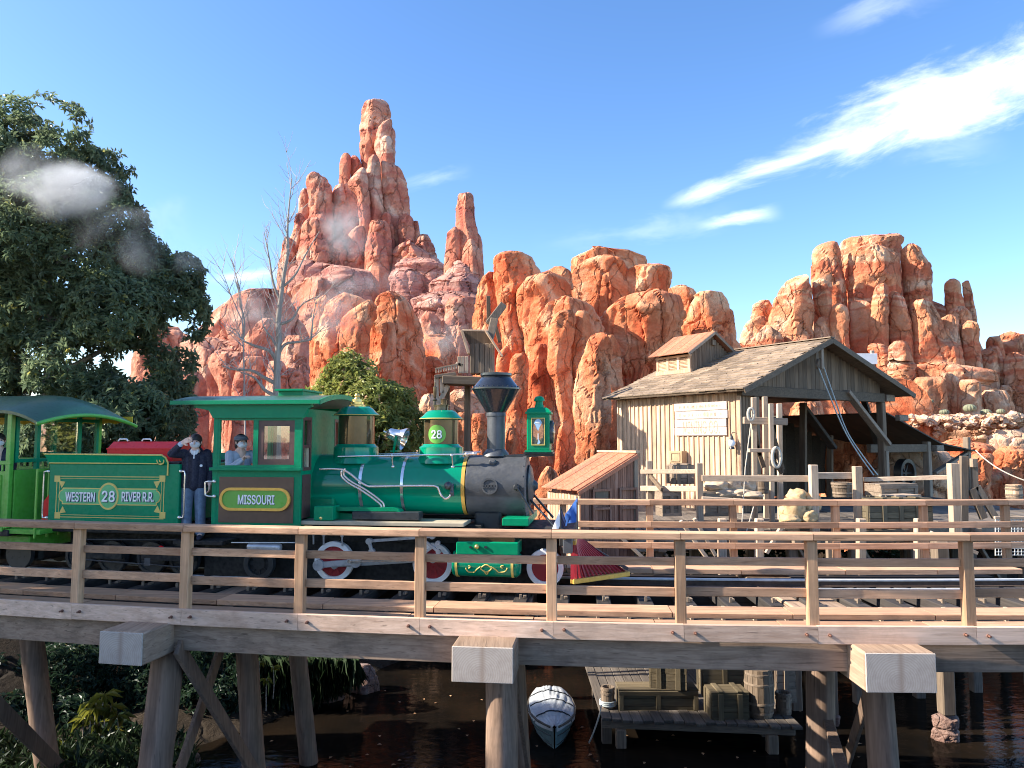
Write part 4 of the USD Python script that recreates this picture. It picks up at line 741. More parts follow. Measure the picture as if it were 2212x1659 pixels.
# domes
def dome(name, cx, zb, zs, tops, rad, flare, skirt, glassy):
    c = X(cx); z = lambda py: L.pz(cx, py, 0)[1]; r = lambda px: abs(X(px) - c)
    b = LP(name, turned([(r(flare) * 1.12, z(1000)), (r(flare) * 1.02, z(985)), (r(flare), z(972)), (r(flare) * 1.0, z(966)), (r(rad) + .03, z(962)), (r(rad) + .015, z(959))], (c, 0, 0)), 'green_boiler', None, 50)
    LP('dome_jacket', turned([(r(rad), z(961)), (r(rad), z(zs + 2))], (c, 0, 0), 56), glassy, b, 40)
    LP('dome_cap', turned([(r(rad) - .01, z(zs + 3)), (r(skirt) - .01, z(zs + 1)), (r(skirt), z(zs)), (r(skirt) - .005, z(zs - 2)), (r(rad) + .03, z(zs - 6)), (r(rad) - .02, z(zs - 13)), (r(rad) * .78, z(zs - 18)), (1e-4, z(zs - 19))], (c, 0, 0)), 'green_boiler', b, 45)
    LP('dome_rim', turned([(r(skirt) + .001, z(zs) - .006), (r(skirt) + .008, z(zs)), (r(skirt) + .001, z(zs) + .008)], (c, 0, 0)), 'gold_paint', b, 60)
    return b, c, z, r
b1, c1, z1, r1 = dome('steam_dome', 768.5, 0, 897, None, 806, 815, 816, 'brass_dark')
LP('finial', turned([(.14, z1(879)), (.14, z1(876)), (.115, z1(874)), (.115, z1(869)), (.085, z1(868)), (.08, z1(863)), (.05, z1(862)), (.035, z1(858)), (.045, z1(855)), (.03, z1(851)), (1e-4, z1(850))], (c1, 0, 0), 28), 'gold', b1, 40)
b2, c2, z2, r2 = dome('sand_dome', 952.5, 0, 905, None, 989, 1000, 999, 'brass_dark')
LP('dome_crown', turned([(.125, z2(888)), (.12, z2(886)), (.12, z2(878)), (.13, z2(877)), (.13, z2(875)), (1e-4, z2(875))], (c2, 0, 0), 28), 'brass_dark', b2, 40)
LP('safety_valve', join([turned([(.03, z2(876)), (.025, z2(866)), (.045, z2(864)), (.02, z2(860)), (.03, z2(850)), (.03, z2(836)), (.012, z2(834)), (.012, z2(826)), (1e-4, z2(825))], (c2 - .11, 0, 0), 14), turned([(.05, z2(876)), (.05, z2(864)), (.055, z2(862)), (1e-4, z2(861))], (c2 + .04, 0, 0), 16)]), 'brass_dark', b2, 40)
dx, dz = L.pz(943, 938, -r2(989)); rd = r2(989)
def ondome(m, cx, r, x, z):         # a flat badge bent round a dome's jacket
    v, f = vf(m); a = (v[:, 0]) / r - math.asin(np.clip((cx - x) / r, -1, 1)); q = r + v[:, 2]; return np.stack([cx + np.sin(a) * q, -np.cos(a) * q, z + v[:, 1]], -1), f
def fine(m, n=2):
    t = trimesh.Trimesh(*vf(m)); 
    for _ in range(n): t = t.subdivide()
    return t
def disc(r, t, n=40): return vf(trimesh.creation.cylinder(r, t, sections=n))
dd = L.pz(963, 938, -rd)[0] - dx
bd = LP('number_disc', ondome(fine(disc(dd, .006), 2), c2, rd, dx, dz), 'green_lime', b2)
def txt(s, w, h, t, bold=True):
    v, f = vf(meshkit.text_mesh(s, 1.0, 1.0, bold)); a, b = v.min(0), v.max(0); v = (v - a) / (b - a) - [.5, .5, 0]; return v * [w, h, t], f
LP('number', ondome(move(fine(txt('28', dd * 1.14, dd * .92, .005), 1), None, (.006, -.005, .0035)), c2, rd, dx, dz), 'navy_paint', bd)
LP('number', ondome(move(fine(txt('28', dd * 1.12, dd * .9, .006), 1), None, (0, 0, .005)), c2, rd, dx, dz), 'white', bd)
# bell
bxx, bzz = L.pz(862, 945, 0)
bl = LP('bell', join([move(lathe([(.19, -.07), (.18, -.045), (.12, .04), (.095, .13), (.085, .2), (.04, .245), (1e-4, .25)], 28, axis='z'), np.array([[.35, 0, -.94], [0, 1, 0], [.94, 0, .35]]), (bxx + .03, 0, bzz)), cyl((bxx - .12, 0, bzz + .04), (bxx - .26, 0, bzz + .1), .016)]), 'steel', None, 40)
LP('bell_yoke', join([tube(smooth_path([(bxx - .06, s * .1, bzz - .24), (bxx - .03, s * .15, bzz - .12), (bxx - .01, s * .14, bzz + .02)]), .02, 8) for s in (-1, 1)] + [bx(bxx - .05, 0, bzz - .22, .12, .24, .03)]), 'green', bl, 40)
# headlamp: a box on a bracket, a round glass to the front, a small painted landscape on its side
hx0, hz0 = L.pz(1138, 973, -.2); hx1, hz1 = L.pz(1187, 893, -.2); hw = .2; hc = (hx0 + hx1) / 2; hd = hx1 - hx0
hl = LP('headlamp', join([bx(hc, 0, (hz0 + hz1) / 2, hd, .4, hz1 - hz0, .012), bx(hc, 0, hz0 - .012, hd + .06, .44, .03), bx(hc, 0, hz1 + .01, hd + .05, .43, .03)]), 'green')
LP('headlamp_roof', vf(trimesh.convex.convex_hull(np.array([(hc + sx * (hd / 2 + a), sy * (.2 + a), hz1 + z) for sx in (-1, 1) for sy in (-1, 1) for a, z in ((.012, .025), (-.02, .075), (-.07, .10))]))), 'green', hl)
LP('lamp_chimney', turned([(.075, hz1 + .09), (.07, hz1 + .13), (.06, hz1 + .15), (.06, hz1 + .2), (.085, hz1 + .205), (.085, hz1 + .225), (.07, hz1 + .26), (.04, hz1 + .28), (1e-4, hz1 + .285)], (hc, 0, 0), 24), 'green', hl, 40)
LP('lens', lathe([(.17, hx1), (.17, hx1 + .035), (.15, hx1 + .06), (1e-4, hx1 + .075)], 36, (0, 0, (hz0 + hz1) / 2), 'x'), 'lens', hl, 40)
LP('lens_ring', lathe([(.165, hx1), (.185, hx1), (.185, hx1 + .045), (.17, hx1 + .045)], 36, (0, 0, (hz0 + hz1) / 2), 'x'), 'silver_paint', hl, 40)
pm, ph = .062, hz1 - hz0; oy = -.2; iz = lambda f: hz0 + ph * f; ixl = lambda f: hx0 + hd * f
LP('picture_frame', plate(ring(sg.box(ixl(.2), iz(.14), ixl(.8), iz(.88)), .012), .012, onside(oy)), 'gold_paint', hl)
LP('picture_back', plate(sg.box(ixl(.22), iz(.15), ixl(.78), iz(.87)), .004, onside(oy)), 'lamp_dark', hl)
ov = so.unary_union([sg.box(ixl(.27), iz(.2), ixl(.73), iz(.55)), sa.scale(sg.Point(0, 0).buffer(1, 24), hd * .23, ph * .3)]) if 0 else sa.translate(sa.scale(sg.Point(0, 0).buffer(1, 24), hd * .235, ph * .345), ixl(.5), iz(.51))
LP('picture', plate(ov, .006, onside(oy)), 'lamp_sky', hl)
cl = lambda pts: sg.Polygon([(ixl(a), iz(b)) for a, b in pts]).intersection(ov)
LP('picture', plate(cl([(.2, .2), (.2, .66), (.34, .72), (.42, .6), (.5, .52), (.56, .62), (.66, .74), (.8, .64), (.8, .2)]), .008, onside(oy)), 'lamp_rock', hl)
LP('picture', plate(cl([(.2, .1), (.2, .4), (.36, .36), (.44, .28), (.56, .26), (.66, .34), (.8, .3), (.8, .1)]), .009, onside(oy)), 'lamp_dark', hl)
LP('picture', plate(cl([(.49, .4), (.51, .4), (.53, .3), (.6, .22), (.54, .17), (.46, .17), (.5, .26), (.48, .32)]), .010, onside(oy)), 'lamp_sky', hl)
LP('picture', plate(cl([(.485, .46), (.515, .46), (.52, .31), (.48, .31)]), .011, onside(oy)), 'white', hl)
LP('picture', plate(cl([(.36, .74), (.45, .78), (.56, .77), (.6, .73), (.5, .73)]), .010, onside(oy)), 'white', hl)
b0 = L.pz(1095, 990, -.2); LP('headlamp_bracket', join([bar((X(1090), s * .14, hz0 - .10), (hx1 + .05, s * .14, hz0 - .06), .03, .05) for s in (-1, 1)] + [bx(hc, 0, hz0 - .04, hd + .1, .42, .025)]), 'iron')
# handrails and pipes
hr0, hr1 = L.pixel(730, 986, -.40), L.pixel(1020, 981, -.40)
hrp = LP('boiler_handrail', tube([hr0, hr1], .014, 10), 'steel', None, True)
for px in (846, 976): 
    a = L.pixel(px, 984, -.40); LP('handrail_post', join([cyl(a, (a[0] + .005, -.33, bz + .29), .011), move(trimesh.creation.icosphere(2, .024), None, a), move(trimesh.creation.icosphere(2, .03), None, (a[0] + .005, -.335, bz + .3))]), 'steel', hrp, True)
LP('valve', join([cyl(L.pixel(1004, 981, -.40), L.pixel(1030, 980, -.40), .022), move(trimesh.creation.icosphere(2, .035), None, L.pixel(1008, 981, -.40)), move(trimesh.creation.icosphere(2, .03), None, L.pixel(1024, 980, -.40))]), 'copper_pipe', hrp, True)
LP('boiler_handrail', tube([(hr0[0] + .2, .38, hr0[2] + .02), (hr1[0], .38, hr1[2] + .02)], .012, 8), 'steel', None, True)
def pipe(pts, r, y, mt='copper_pipe', name='steam_pipe'): return LP(name, tube(smooth_path([L.pixel(px, py, y if len(q) == 0 else q[0]) for px, py, *q in pts], 6), r, 9), mt, None, True)
pipe([(690, 1013.5), (715, 1013), (740, 1014), (748, 1018), (790, 1048), (797, 1050.5), (850, 1050), (935, 1049.5), (945, 1052), (950, 1064), (956, 1073), (962, 1077), (970, 1074), (973, 1068)], .017, -.56)
pipe([(738, 1016), (737, 1026), (744, 1036), (785, 1062), (815, 1084), (823, 1092), (825, 1099)], .016, -.60); pipe([(745, 1012), (742, 1024), (749, 1033), (790, 1058), (820, 1080), (828, 1088), (830, 1099)], .016, -.57)
LP('injector', join([move(trimesh.creation.icosphere(2, .062), None, L.pixel(968, 1049, -.5)), cyl(L.pixel(968, 1049, -.42), L.pixel(968, 1049, -.60), .045), cyl(L.pixel(975, 1045, -.55), L.pixel(977, 1072, -.55), .03), cyl(L.pixel(962, 1050, -.55), L.pixel(980, 1050, -.55), .028), move(trimesh.creation.icosphere(2, .035), None, L.pixel(976, 1064, -.57))]), 'silver_paint', None, True)
# running board, frame and the green boxes above it
r0, r1 = L.pixel(645, 1129, -.9), L.pixel(1002, 1131, -.9)
LP('running_board', bx((r0[0] + r1[0]) / 2, -.62, r0[2], r1[0] - r0[0], .58, .055), 'ash')
LP('running_board', bx((r0[0] + r1[0]) / 2, .62, r0[2], r1[0] - r0[0], .58, .055), 'iron')
for px in (668, 975): a = L.pixel(px, 1134, -.9); LP('board_bracket', bx(a[0], -.7, a[2] - .06, .04, .4, .09), 'iron')
def boxpx(n, px0, py0, px1, py1, y, depth, mt, ch=.01, par=None):
    a, b = L.pixel(px0, py1, y), L.pixel(px1, py0, y); return LP(n, bx((a[0] + b[0]) / 2, y + depth / 2, (a[2] + b[2]) / 2, b[0] - a[0], depth, b[2] - a[2], ch), mt, par)
boxpx('tool_box', 677, 1094, 719, 1124, -.88, .3, 'green')
boxpx('air_tank', 760, 1107, 905, 1122, -.8, .25, 'iron')
LP('splasher', plate([L.pz(*p, -.7) for p in ((719, 1095), (850, 1096), (862, 1100), (885, 1123), (876, 1123), (858, 1104), (722, 1103))], .2, onside(-.55)), 'green')
LP('splasher', plate([L.pz(*p, -.62) for p in ((726, 1108), (770, 1110), (790, 1122), (726, 1122))], .03, onside(-.6)), 'green')
boxpx('main_frame', 655, 1140, 1130, 1168, -.3, .6, 'iron_dull'); boxpx('main_frame', 440, 1165, 1205, 1250, -.24, .48, 'iron_dull')  # the long lower box is a dark fill for shade under the engine
boxpx('ash_pan', 690, 1135, 1040, 1150, -.55, 1.1, 'iron_dull')
LP('lamp', move(trimesh.creation.icosphere(2, .03), None, L.pixel(694, 1119, -.86)), 'gold', None, True)
# wheels
def wheel(name, px, pyb, R, nsp, y=-.43, c1='red_deep', c2='white'):
    c = L.pixel(px, pyb, y); cz = R + .002; o = (c[0], 0, 0)
    for s in (1, -1):
        yy = y * s
        w = LP(name, lathe([(.001, -.03), (.10, -.03), (.10, .03), (.001, .03)], 28, (c[0], yy, cz), 'y'), c1, None, 40)
        LP('tyre', lathe([(R - .075, -.055), (R - .012, -.055), (R, -.05), (R, .05), (R - .075, .05), (R - .075, -.055)], 56, (c[0], yy, cz), 'y'), c2, w, 35)
        LP('wheel_disc', lathe([(.001, -.02), (R - .07, -.02), (R - .07, .02), (.001, .02)], 48, (c[0], yy, cz), 'y') if nsp == 0 else join([bar((c[0], yy, cz), (c[0] + np.cos(a) * (R - .06), yy, cz + np.sin(a) * (R - .06)), .05, .05) for a in np.arange(nsp) * 2 * np.pi / nsp] + [lathe([(.001, -.012), (R - .07, -.012), (R - .07, .012), (.001, .012)], 48, (c[0], yy, cz), 'y')]), c1, w)
    return c[0], cz
RD = (L.pixel(722, 1169, -.43)[2]) / 2; wx1, wz = wheel('driving_wheel', 722, 1258, RD, 10); wx2, _ = wheel('driving_wheel', 935, 1258, RD, 10)
RL = (L.pixel(1178, 1186, -.43)[2]) / 2; wheel('leading_wheel', 1178, 1262, RL, 0); wheel('trailing_wheel', 560, 1258, RD * .8, 8, -.43, 'iron_dull', 'iron')
def rod(a, b, w, n, mt='steel', y=-.6):
    mt = 'rod_grey' if mt == 'silver_paint' else mt
    return LP(n, join([bar((*a[:1], y, a[1]), (*b[:1], y, b[1]), .04, w), cyl((a[0], y - .03, a[1]), (a[0], y + .03, a[1]), w * .95, n=18), cyl((b[0], y - .03, b[1]), (b[0], y + .03, b[1]), w * .95, n=18)]), mt)
cp = lambda px, py: L.pz(px, py, -.6)
rod(cp(722, 1222), cp(935, 1209), .055, 'coupling_rod', 'silver_paint', -.58); rod(cp(690, 1220), cp(770, 1213), .09, 'connecting_rod', 'silver_paint', -.63); rod(cp(800, 1168), cp(935, 1158), .045, 'valve_rod', 'silver_paint', -.62); rod(cp(912, 1198), cp(948, 1172), .04, 'link', 'silver_paint', -.66); rod(cp(918, 1165), cp(950, 1190), .04, 'link', 'silver_paint', -.68); rod(cp(800, 1168), cp(806, 1190), .05, 'link', 'silver_paint', -.66)
rod(cp(760, 1210), cp(985, 1208), .03, 'piston_rod', 'steel', -.7); rod(cp(830, 1198), cp(915, 1196), .03, 'slide_bar', 'silver_paint', -.7)
for px, py in ((677, 1153), (699, 1155), (739, 1157)): LP('oil_cup', join([move(trimesh.creation.icosphere(2, .03), None, L.pixel(px, py, -.55)), cyl(L.pixel(px, py, -.55), L.pixel(px, py + 22, -.5), .014)]), 'rod_grey', None, True)
a_, b_ = L.pixel(535, 1181, -.75), L.pixel(608, 1181, -.75); LP('air_reservoir', lathe([(1e-4, a_[0]), (.05, a_[0] + .01), (.06, a_[0] + .04), (.06, b_[0] - .04), (.05, b_[0] - .01), (1e-4, b_[0])], 24, (0, -.75, a_[2]), 'x'), 'rod_grey', None, 40)
LP('pipe_run', tube([L.pixel(500, 1172, -.7), L.pixel(650, 1172, -.7)], .012, 8), 'steel', None, True)
# cylinder
cy0, cy1 = L.pixel(978, 1220, -.72), L.pixel(1124, 1220, -.72); cr = (L.pixel(1050, 1190, -.72)[2] - L.pixel(1050, 1248, -.72)[2]) / 2; cz = L.pixel(1050, 1219, -.72)[2]
cyd = LP('cylinder', lathe([(1e-4, cy0[0]), (cr - .02, cy0[0]), (cr, cy0[0] + .03), (cr, cy1[0] - .06), (cr - .03, cy1[0] - .02), (cr - .06, cy1[0]), (1e-4, cy1[0] + .005)], 44, (0, -.62, cz), 'x'), 'green_boiler', None, 40)
LP('cylinder', lathe([(1e-4, cy0[0]), (cr, cy0[0] + .03), (cr, cy1[0] - .06), (1e-4, cy1[0])], 30, (0, .62, cz), 'x'), 'green_boiler', None, 40)
for x in (cy0[0] + .05, cy1[0] - .13): LP('cylinder_band', lathe([(cr, x), (cr + .008, x), (cr + .008, x + .035), (cr, x + .035)], 44, (0, -.62, cz), 'x'), 'gold_paint', cyd, 40)
vc = boxpx('valve_chest', 985, 1172, 1120, 1198, -.84, .45, 'green', .015); boxpx('valve_chest_cover', 990, 1160, 1112, 1172, -.8, .4, 'brass_dark', .01, vc)
LP('brass_knob', move(trimesh.creation.icosphere(2, .035), None, L.pixel(1030, 1181, -.86)), 'gold', vc, True)
for px in (1016, 1048, 1050): LP('nut', cyl(L.pixel(px, 1182, -.83), L.pixel(px, 1182, -.86), .018, n=8), 'iron', vc)
orn = [[(1006, 1227), (1012, 1236), (1022, 1237), (1030, 1230), (1038, 1224)], [(1038, 1228), (1050, 1236), (1062, 1228)], [(1060, 1224), (1070, 1230), (1078, 1237), (1088, 1236), (1096, 1227)], [(1012, 1228), (1016, 1224), (1012, 1222)], [(1086, 1228), (1082, 1224), (1088, 1222)], [(1040, 1226), (1050, 1220), (1060, 1226)], [(1045, 1233), (1050, 1241), (1055, 1233)]]
LP('scroll_ornament', join([tube(smooth_path([(q[0], -.62 - math.sqrt(max((cr + .004) ** 2 - (q[2] - cz) ** 2, 0)), q[2]) for q in (L.pixel(px, py, -.62 - cr) for px, py in o)], 5), .009, 6) for o in orn]), 'gold_paint', cyd, True)
# front: deck, pilot beam, cowcatcher, braces, lamps, flags
pb = L.pixel(1225, 1150, -.5); boxpx('front_deck', 1085, 1120, 1142, 1136, -.7, 1.4, 'green'); boxpx('front_deck', 1130, 1142, 1215, 1152, -.62, 1.24, 'iron_dull')
boxpx('pilot_beam', 1208, 1152, 1236, 1180, -.9, 1.8, 'iron_dull')
p0, p1, p2 = L.pixel(1237, 1173, -.75), L.pixel(1237, 1261, -.75), L.pixel(1350, 1243, 0)
cw = LP('cowcatcher', join([bar((p1[0], -.75, p1[2] + .03), (p2[0] + .06, 0, p1[2] + .03), .06, .07), bar((p1[0], .75, p1[2] + .03), (p2[0] + .06, 0, p1[2] + .03), .06, .07), bx(p0[0] + .01, 0, p0[2], .08, 1.5, .06), bx(p1[0], 0, p1[2] + .03, .06, 1.5, .06)]), 'gold_orange')
for s in (-1, 1):
    for k in range(14):
        t = k / 13; bs = np.array([p1[0] * (1 - t) + p2[0] * t, s * .74 * (1 - t), p1[2] + .06]); tp = np.array([p0[0] + .06 * t, s * (.66 * (1 - t) + .0), p0[2]])
        LP('cowcatcher_bar', bar(bs, tp, .055, .03), 'red_deep', cw)
LP('coupling_bar', bar((p0[0], 0, p0[2] - .02), (p2[0] + .05, 0, p1[2] + .10), .04, .05), 'silver_paint', cw)
boxpx('front_lamp', 1216, 1155, 1236, 1196, -.95, .2, 'silver_paint'); LP('lamp', move(trimesh.creation.icosphere(2, .045), None, L.pixel(1219, 1159, -.95)), 'gold', None, True)
def flag(px0, py0, px1, py1, y, mat2, cols, spread):
    a, b = L.pixel(px0, py0, y), L.pixel(px1, py1, y)
    pl = LP('flag_pole', cyl((b[0], y, a[2] + .02), (b[0], y, b[2] - .12), .011), 'iron')
    for n, (cc, q) in enumerate(cols):
        P = np.array([L.pixel(x_, y_, y + .02 * k) for k, (x_, y_) in enumerate(q)]); c = P.mean(0)
        m = trimesh.Trimesh(np.vstack([P, P + [0, .008, 0]]), np.array([[0, 1, 2], [0, 2, 3], [4, 6, 5], [4, 7, 6], [0, 4, 5], [0, 5, 1], [1, 5, 6], [1, 6, 2], [2, 6, 7], [2, 7, 3], [3, 7, 4], [3, 4, 0]])); m = fine(m, 3)
        v = np.array(m.vertices); v[:, 1] += .03 * np.sin(v[:, 0] * 28 + v[:, 2] * 9); LP('flag', (v, m.faces), cc, pl, True)
flag(1212, 1098, 1211, 1140, -.85, None, [('white_cloth', [(1211, 1096), (1212, 1128), (1207, 1142), (1193, 1142)]), ('navy_paint', [(1212, 1096), (1223, 1126), (1220, 1140), (1208, 1142)])], 0)
flag(1248, 1075, 1247, 1140, -.6, None, [('flag_blue', [(1247, 1075), (1247, 1128), (1228, 1130), (1222, 1110)]), ('flag_blue', [(1222, 1108), (1232, 1112), (1224, 1136), (1214, 1140)])], 0)
# cab
xA, xB = L.pixel(460, 1020, -W)[0], L.pixel(650, 1020, -W)[0]; zf, zt = L.pixel(555, 1135, -W)[2], L.pixel(555, 882, -W)[2]
def wp(px0, py0, px1, py1): (a, b), (c, d) = L.pz(px0, py1, -W), L.pz(px1, py0, -W); return sg.box(a, b, c, d)
side = sg.box(xA, zf, xB, zt).difference(wp(473, 908, 548, 1005)).difference(wp(556, 908, 637, 1004))
cab = LP('cab_wall', plate(side, .05, onside(-W + .05)), 'green'); LP('cab_wall', plate(side, .05, onside(W)), 'green')
LP('cab_panel', plate(wp(472, 1031, 635, 1128), .012, onside(-W)), 'brown_panel', cab)
LP('window_sill', bx((xA + xB) / 2, -W - .03, L.pixel(555, 1013, -W)[2], xB - xA + .05, .09, .045), 'green', cab)
w1, w2 = wp(473, 908, 548, 1005), wp(556, 908, 637, 1004)
fr_ = LP('window_frame', plate(ring(w2, .085), .03, onside(-W + .04)), 'frame_brown', cab); LP('window_pane', plate(w2.buffer(-.08), .008, onside(-W + .025)), 'glass', fr_)
for g_ in (w1, w2):
    f2 = LP('window_frame', plate(ring(g_, .05), .03, onside(W - .01)), 'frame_brown'); LP('window_pane', plate(g_.buffer(-.05), .008, onside(W - .02)), 'glass', f2)
LP('window_mullion', bx(L.pixel(597, 950, -W)[0], W - .03, L.pixel(597, 955, -W)[2], .04, .03, .8), 'ash', cab)
# front wall with its two tall windows: outline in (y, z)
def front_plate(g, t, x): return plate(g, t, lambda v: np.stack([x + v[:, 2], v[:, 0], v[:, 1]], -1))
zs_ = L.pixel(650, 1015, -W)[2]; fw = sg.box(-W + .055, zf + .1, W - .055, zt).difference(sg.box(-W + .09, zs_ - .02, -.52, zt - .13)).difference(sg.box(.48, zs_ - .02, W - .09, zt - .13)).difference(sg.Point(0, bz).buffer(br + .01))
LP('cab_front', front_plate(fw, .04, xB - .06), 'green'); LP('cab_front_panel', front_plate(sg.box(-W + .08, zf + .1, -.55, zs_ - .08), .012, xB - .018), 'frame_brown')
for a, b in ((-W + .09, -.52), (.48, W - .09)):
    g_ = sg.box(a, zs_ - .02, b, zt - .13); f2 = LP('window_frame', front_plate(ring(g_, .05).union(sg.box(a, zs_ + .33, b, zs_ + .37)), .05, xB - .065), 'frame_brown'); LP('window_pane', front_plate(g_.buffer(-.04), .008, xB - .045), 'glass', f2)
LP('corner_post', bx(xA + .03, -W + .03, (zf + zt) / 2, .075, .075, zt - zf - .02), 'green'); LP('corner_post', bx(xA + .03, W - .03, (zf + zt) / 2, .07, .07, zt - zf - .02), 'green')
LP('cab_floor', bx((xA + xB) / 2, 0, zf + .04, xB - xA, 1.8, .06), 'iron_dull')
# roof: shallow arch across, long to the back, curved brackets under its ends
xr0, xr1 = L.pixel(370, 870, -W - .1)[0], L.pixel(690, 868, -W - .1)[0]; ze = L.pixel(500, 872, -W - .1)[2]
ys = np.linspace(-1.06, 1.06, 17); arch = ze + .13 * (1 - (ys / 1.06) ** 2)
roof_sec = sg.Polygon([*zip(ys, arch), *zip(ys[::-1], arch[::-1] + .045)])
rf_ = LP('cab_roof', front_plate(roof_sec, xr1 - xr0, xr0), 'green_roof', None, 30)
LP('roof_trim', join([bx((xr0 + xr1) / 2, s * 1.065, ze + .02, xr1 - xr0 + .02, .02, .06) for s in (-1, 1)] + [front_plate(sg.Polygon([*zip(ys, arch - .02), *zip(ys[::-1], arch[::-1] + .055)]), .02, xr1)]), 'green', rf_)
LP('ceiling', front_plate(sg.Polygon([*zip(ys, arch - .012), *zip(ys[::-1], arch[::-1] - .002)]), xr1 - xr0 - .04, xr0 + .02), 'cream', rf_)
h0, h1 = L.pixel(600, 864, -.3)[0], L.pixel(660, 864, -.3)[0]; LP('roof_hatch', join([bx((h0 + h1) / 2, 0, ze + .19, h1 - h0 - .06, .7, .1), bx((h0 + h1) / 2, 0, ze + .25, h1 - h0, .84, .03)]), 'green', rf_)
zc0, zc1 = L.pixel(555, 903, -W)[2], ze + .0
LP('cornice', plate([(xA - .32, zc1), (xB + .16, zc1), (xB + .16, zc1 - .05), (xB + .1, zc1 - .08), (xB + .03, zc0), (xA - .01, zc0), (xA - .08, zc1 - .1), (xA - .32, zc1 - .05)], .07, onside(-W + .035)), 'green', cab)
LP('cornice', plate([(xA - .32, zc1), (xB + .16, zc1), (xB + .03, zc0), (xA - .01, zc0)], .07, onside(W + .035)), 'green', cab)
LP('cornice', plate([(xA - .36, zc1 - .045), (xB + .2, zc1 - .045), (xB + .2, zc1 - .065), (xA - .36, zc1 - .065)], .09, onside(-W + .045)), 'gold_paint', cab) if 0 else None
# name plate
(na, nb), (nc, nd) = L.pz(476, 1102, -W), L.pz(629, 1054, -W); npg = rrect(na, nb, nc, nd, (nd - nb) / 2 - .001)
np_ = LP('name_plate', plate(ring(npg, .04), .035, onside(-W - .012)), 'gold_orange', cab); LP('plate_field', plate(npg.buffer(-.035), .02, onside(-W - .012)), 'green_lime', np_)
(ta, tb_z), (tc, td) = L.pz(516, 1089, -W), L.pz(595, 1069, -W)
LP('lettering', letters('MISSOURI', ta + .008, tc + .008, tb_z - .008, td - .008, -W - .03), 'navy_paint', np_); LP('lettering', letters('MISSOURI', ta, tc, tb_z, td, -W - .033), 'white', np_)
for px, py0, py1 in ((455, 1040, 1072),):
    LP('grab_handle', tube(smooth_path([L.pixel(462, 1040, -W - .01), L.pixel(451, 1040, -W - .06), L.pixel(443, 1043, -W - .06), L.pixel(443, 1068, -W - .06), L.pixel(451, 1072, -W - .06), L.pixel(462, 1072, -W - .01)], 5), .014, 8), 'steel', cab, True)
    LP('handle_mount', join([move(trimesh.creation.icosphere(2, .03), None, L.pixel(463, py, -W - .02)) for py in (1040, 1072)]), 'steel', cab, True)
LP('brake_stand', cyl(L.pixel(660, 1012, -.6), L.pixel(660, 965, -.6), .05), 'ash'); LP('backhead', cylx(X(640) - .25, X(655), .36), 'iron')
# --- tender
PT = math.radians(10); tx = (240 - 1106) / FPX * 12.3
D = T('tender', 'green tender lettered in white with gold lining, red box on top', 'tender', loc=(-6.75, dfr(-6.75) + 2.62, 0), rz=-PT)
D.loc = D.loc
DP = lambda n, m, mt, par=None, sm=False, **k: D.part(n, m, mt, par, sm, local=True, **k)
Q = lambda px, py, y=-W: D.pz(px, py, y)
tx0, tx1 = Q(105, 1060)[0], Q(386, 1060)[0]; tz0, tz1, tz2 = Q(240, 1129)[1], Q(240, 1002)[1], Q(240, 981)[1]
body = DP('tender_body', bx((tx0 + tx1) / 2, 0, (tz0 + tz1) / 2, tx1 - tx0, 2 * W, tz1 - tz0, .012), 'green')
# flared coping round the top, gold lines on its edges, a scroll at its front end
e0, e1 = Q(96, 978)[0], Q(362, 984)[0]
cop = [(tx0 + .02, tz1), (tx0 - .06, tz2), (e1 - .05, tz2 - .01), (e1 + .0, tz2 - .05), (e1 + .01, tz1)]
for s in (-1, 1):
    v, f = plate(cop, .03, onside(0)); v[:, 1] = s * (W - .02 + (v[:, 2] - tz1) / (tz2 - tz1) * .06) + v[:, 1]; DP('coping', (v, f), 'green', body)
v, f = vf(front_plate(sg.box(-W - .02, tz1, W + .02, tz2 - .01), .03, tx0 - .03)); DP('coping', (v, f), 'green', body)
DP('gold_line', tube([(tx0 - .06, -W - .06, tz2), (e1 - .06, -W - .06, tz2 - .01), (e1, -W - .05, tz2 - .05), (e1 + .02, -W - .01, tz1 + .02), (e1 + .02, -W - .01, tz1 - .18)], .013, 8), 'gold_paint', body, True)
DP('gold_line', tube([(tx0, -W - .012, tz1 + .01), (e1 - .05, -W - .012, tz1 + .01)], .010, 8), 'gold_paint', body, True)
sp = [(e1 - .09 + np.cos(a) * r, -W - .03, tz1 + .055 + np.sin(a) * r) for a, r in zip(np.linspace(1.2, 11, 26), np.linspace(.085, .015, 26))]; DP('scroll', tube(sp, .009, 6), 'gold_paint', body, True)
DP('coal_space', bx((tx0 + tx1) / 2, 0, tz1 + .01, tx1 - tx0 - .1, 2 * W - .1, .04), 'iron_dull', body)
# red box on the tender with a bevelled lid
rb0, rb1 = D.pz(231, 985, -.45)[0], D.pz(372, 985, -.45)[0]; rz0, rz1, rz2 = tz1 + .03, D.pz(300, 965, -.45)[1], D.pz(300, 954, -.3)[1]
rp = [(-.45, rz0), (-.45, rz1 - .03), (-.3, rz2), (.3, rz2), (.45, rz1 - .03), (.45, rz0)]
rbx = DP('fuel_box', front_plate(sg.Polygon(rp), rb1 - rb0, rb0), 'red', body); DP('box_rim', bx((rb0 + rb1) / 2, 0, rz1 - .035, rb1 - rb0 + .02, .93, .025), 'red', rbx)
for px in (266, 317): a = D.pixel(px, 953, -.3); DP('box_handle', tube(smooth_path([a + [-.09, 0, 0], a + [-.06, 0, .035], a + [.06, 0, .035], a + [.09, 0, 0]], 4), .012, 8), 'white', rbx, True)
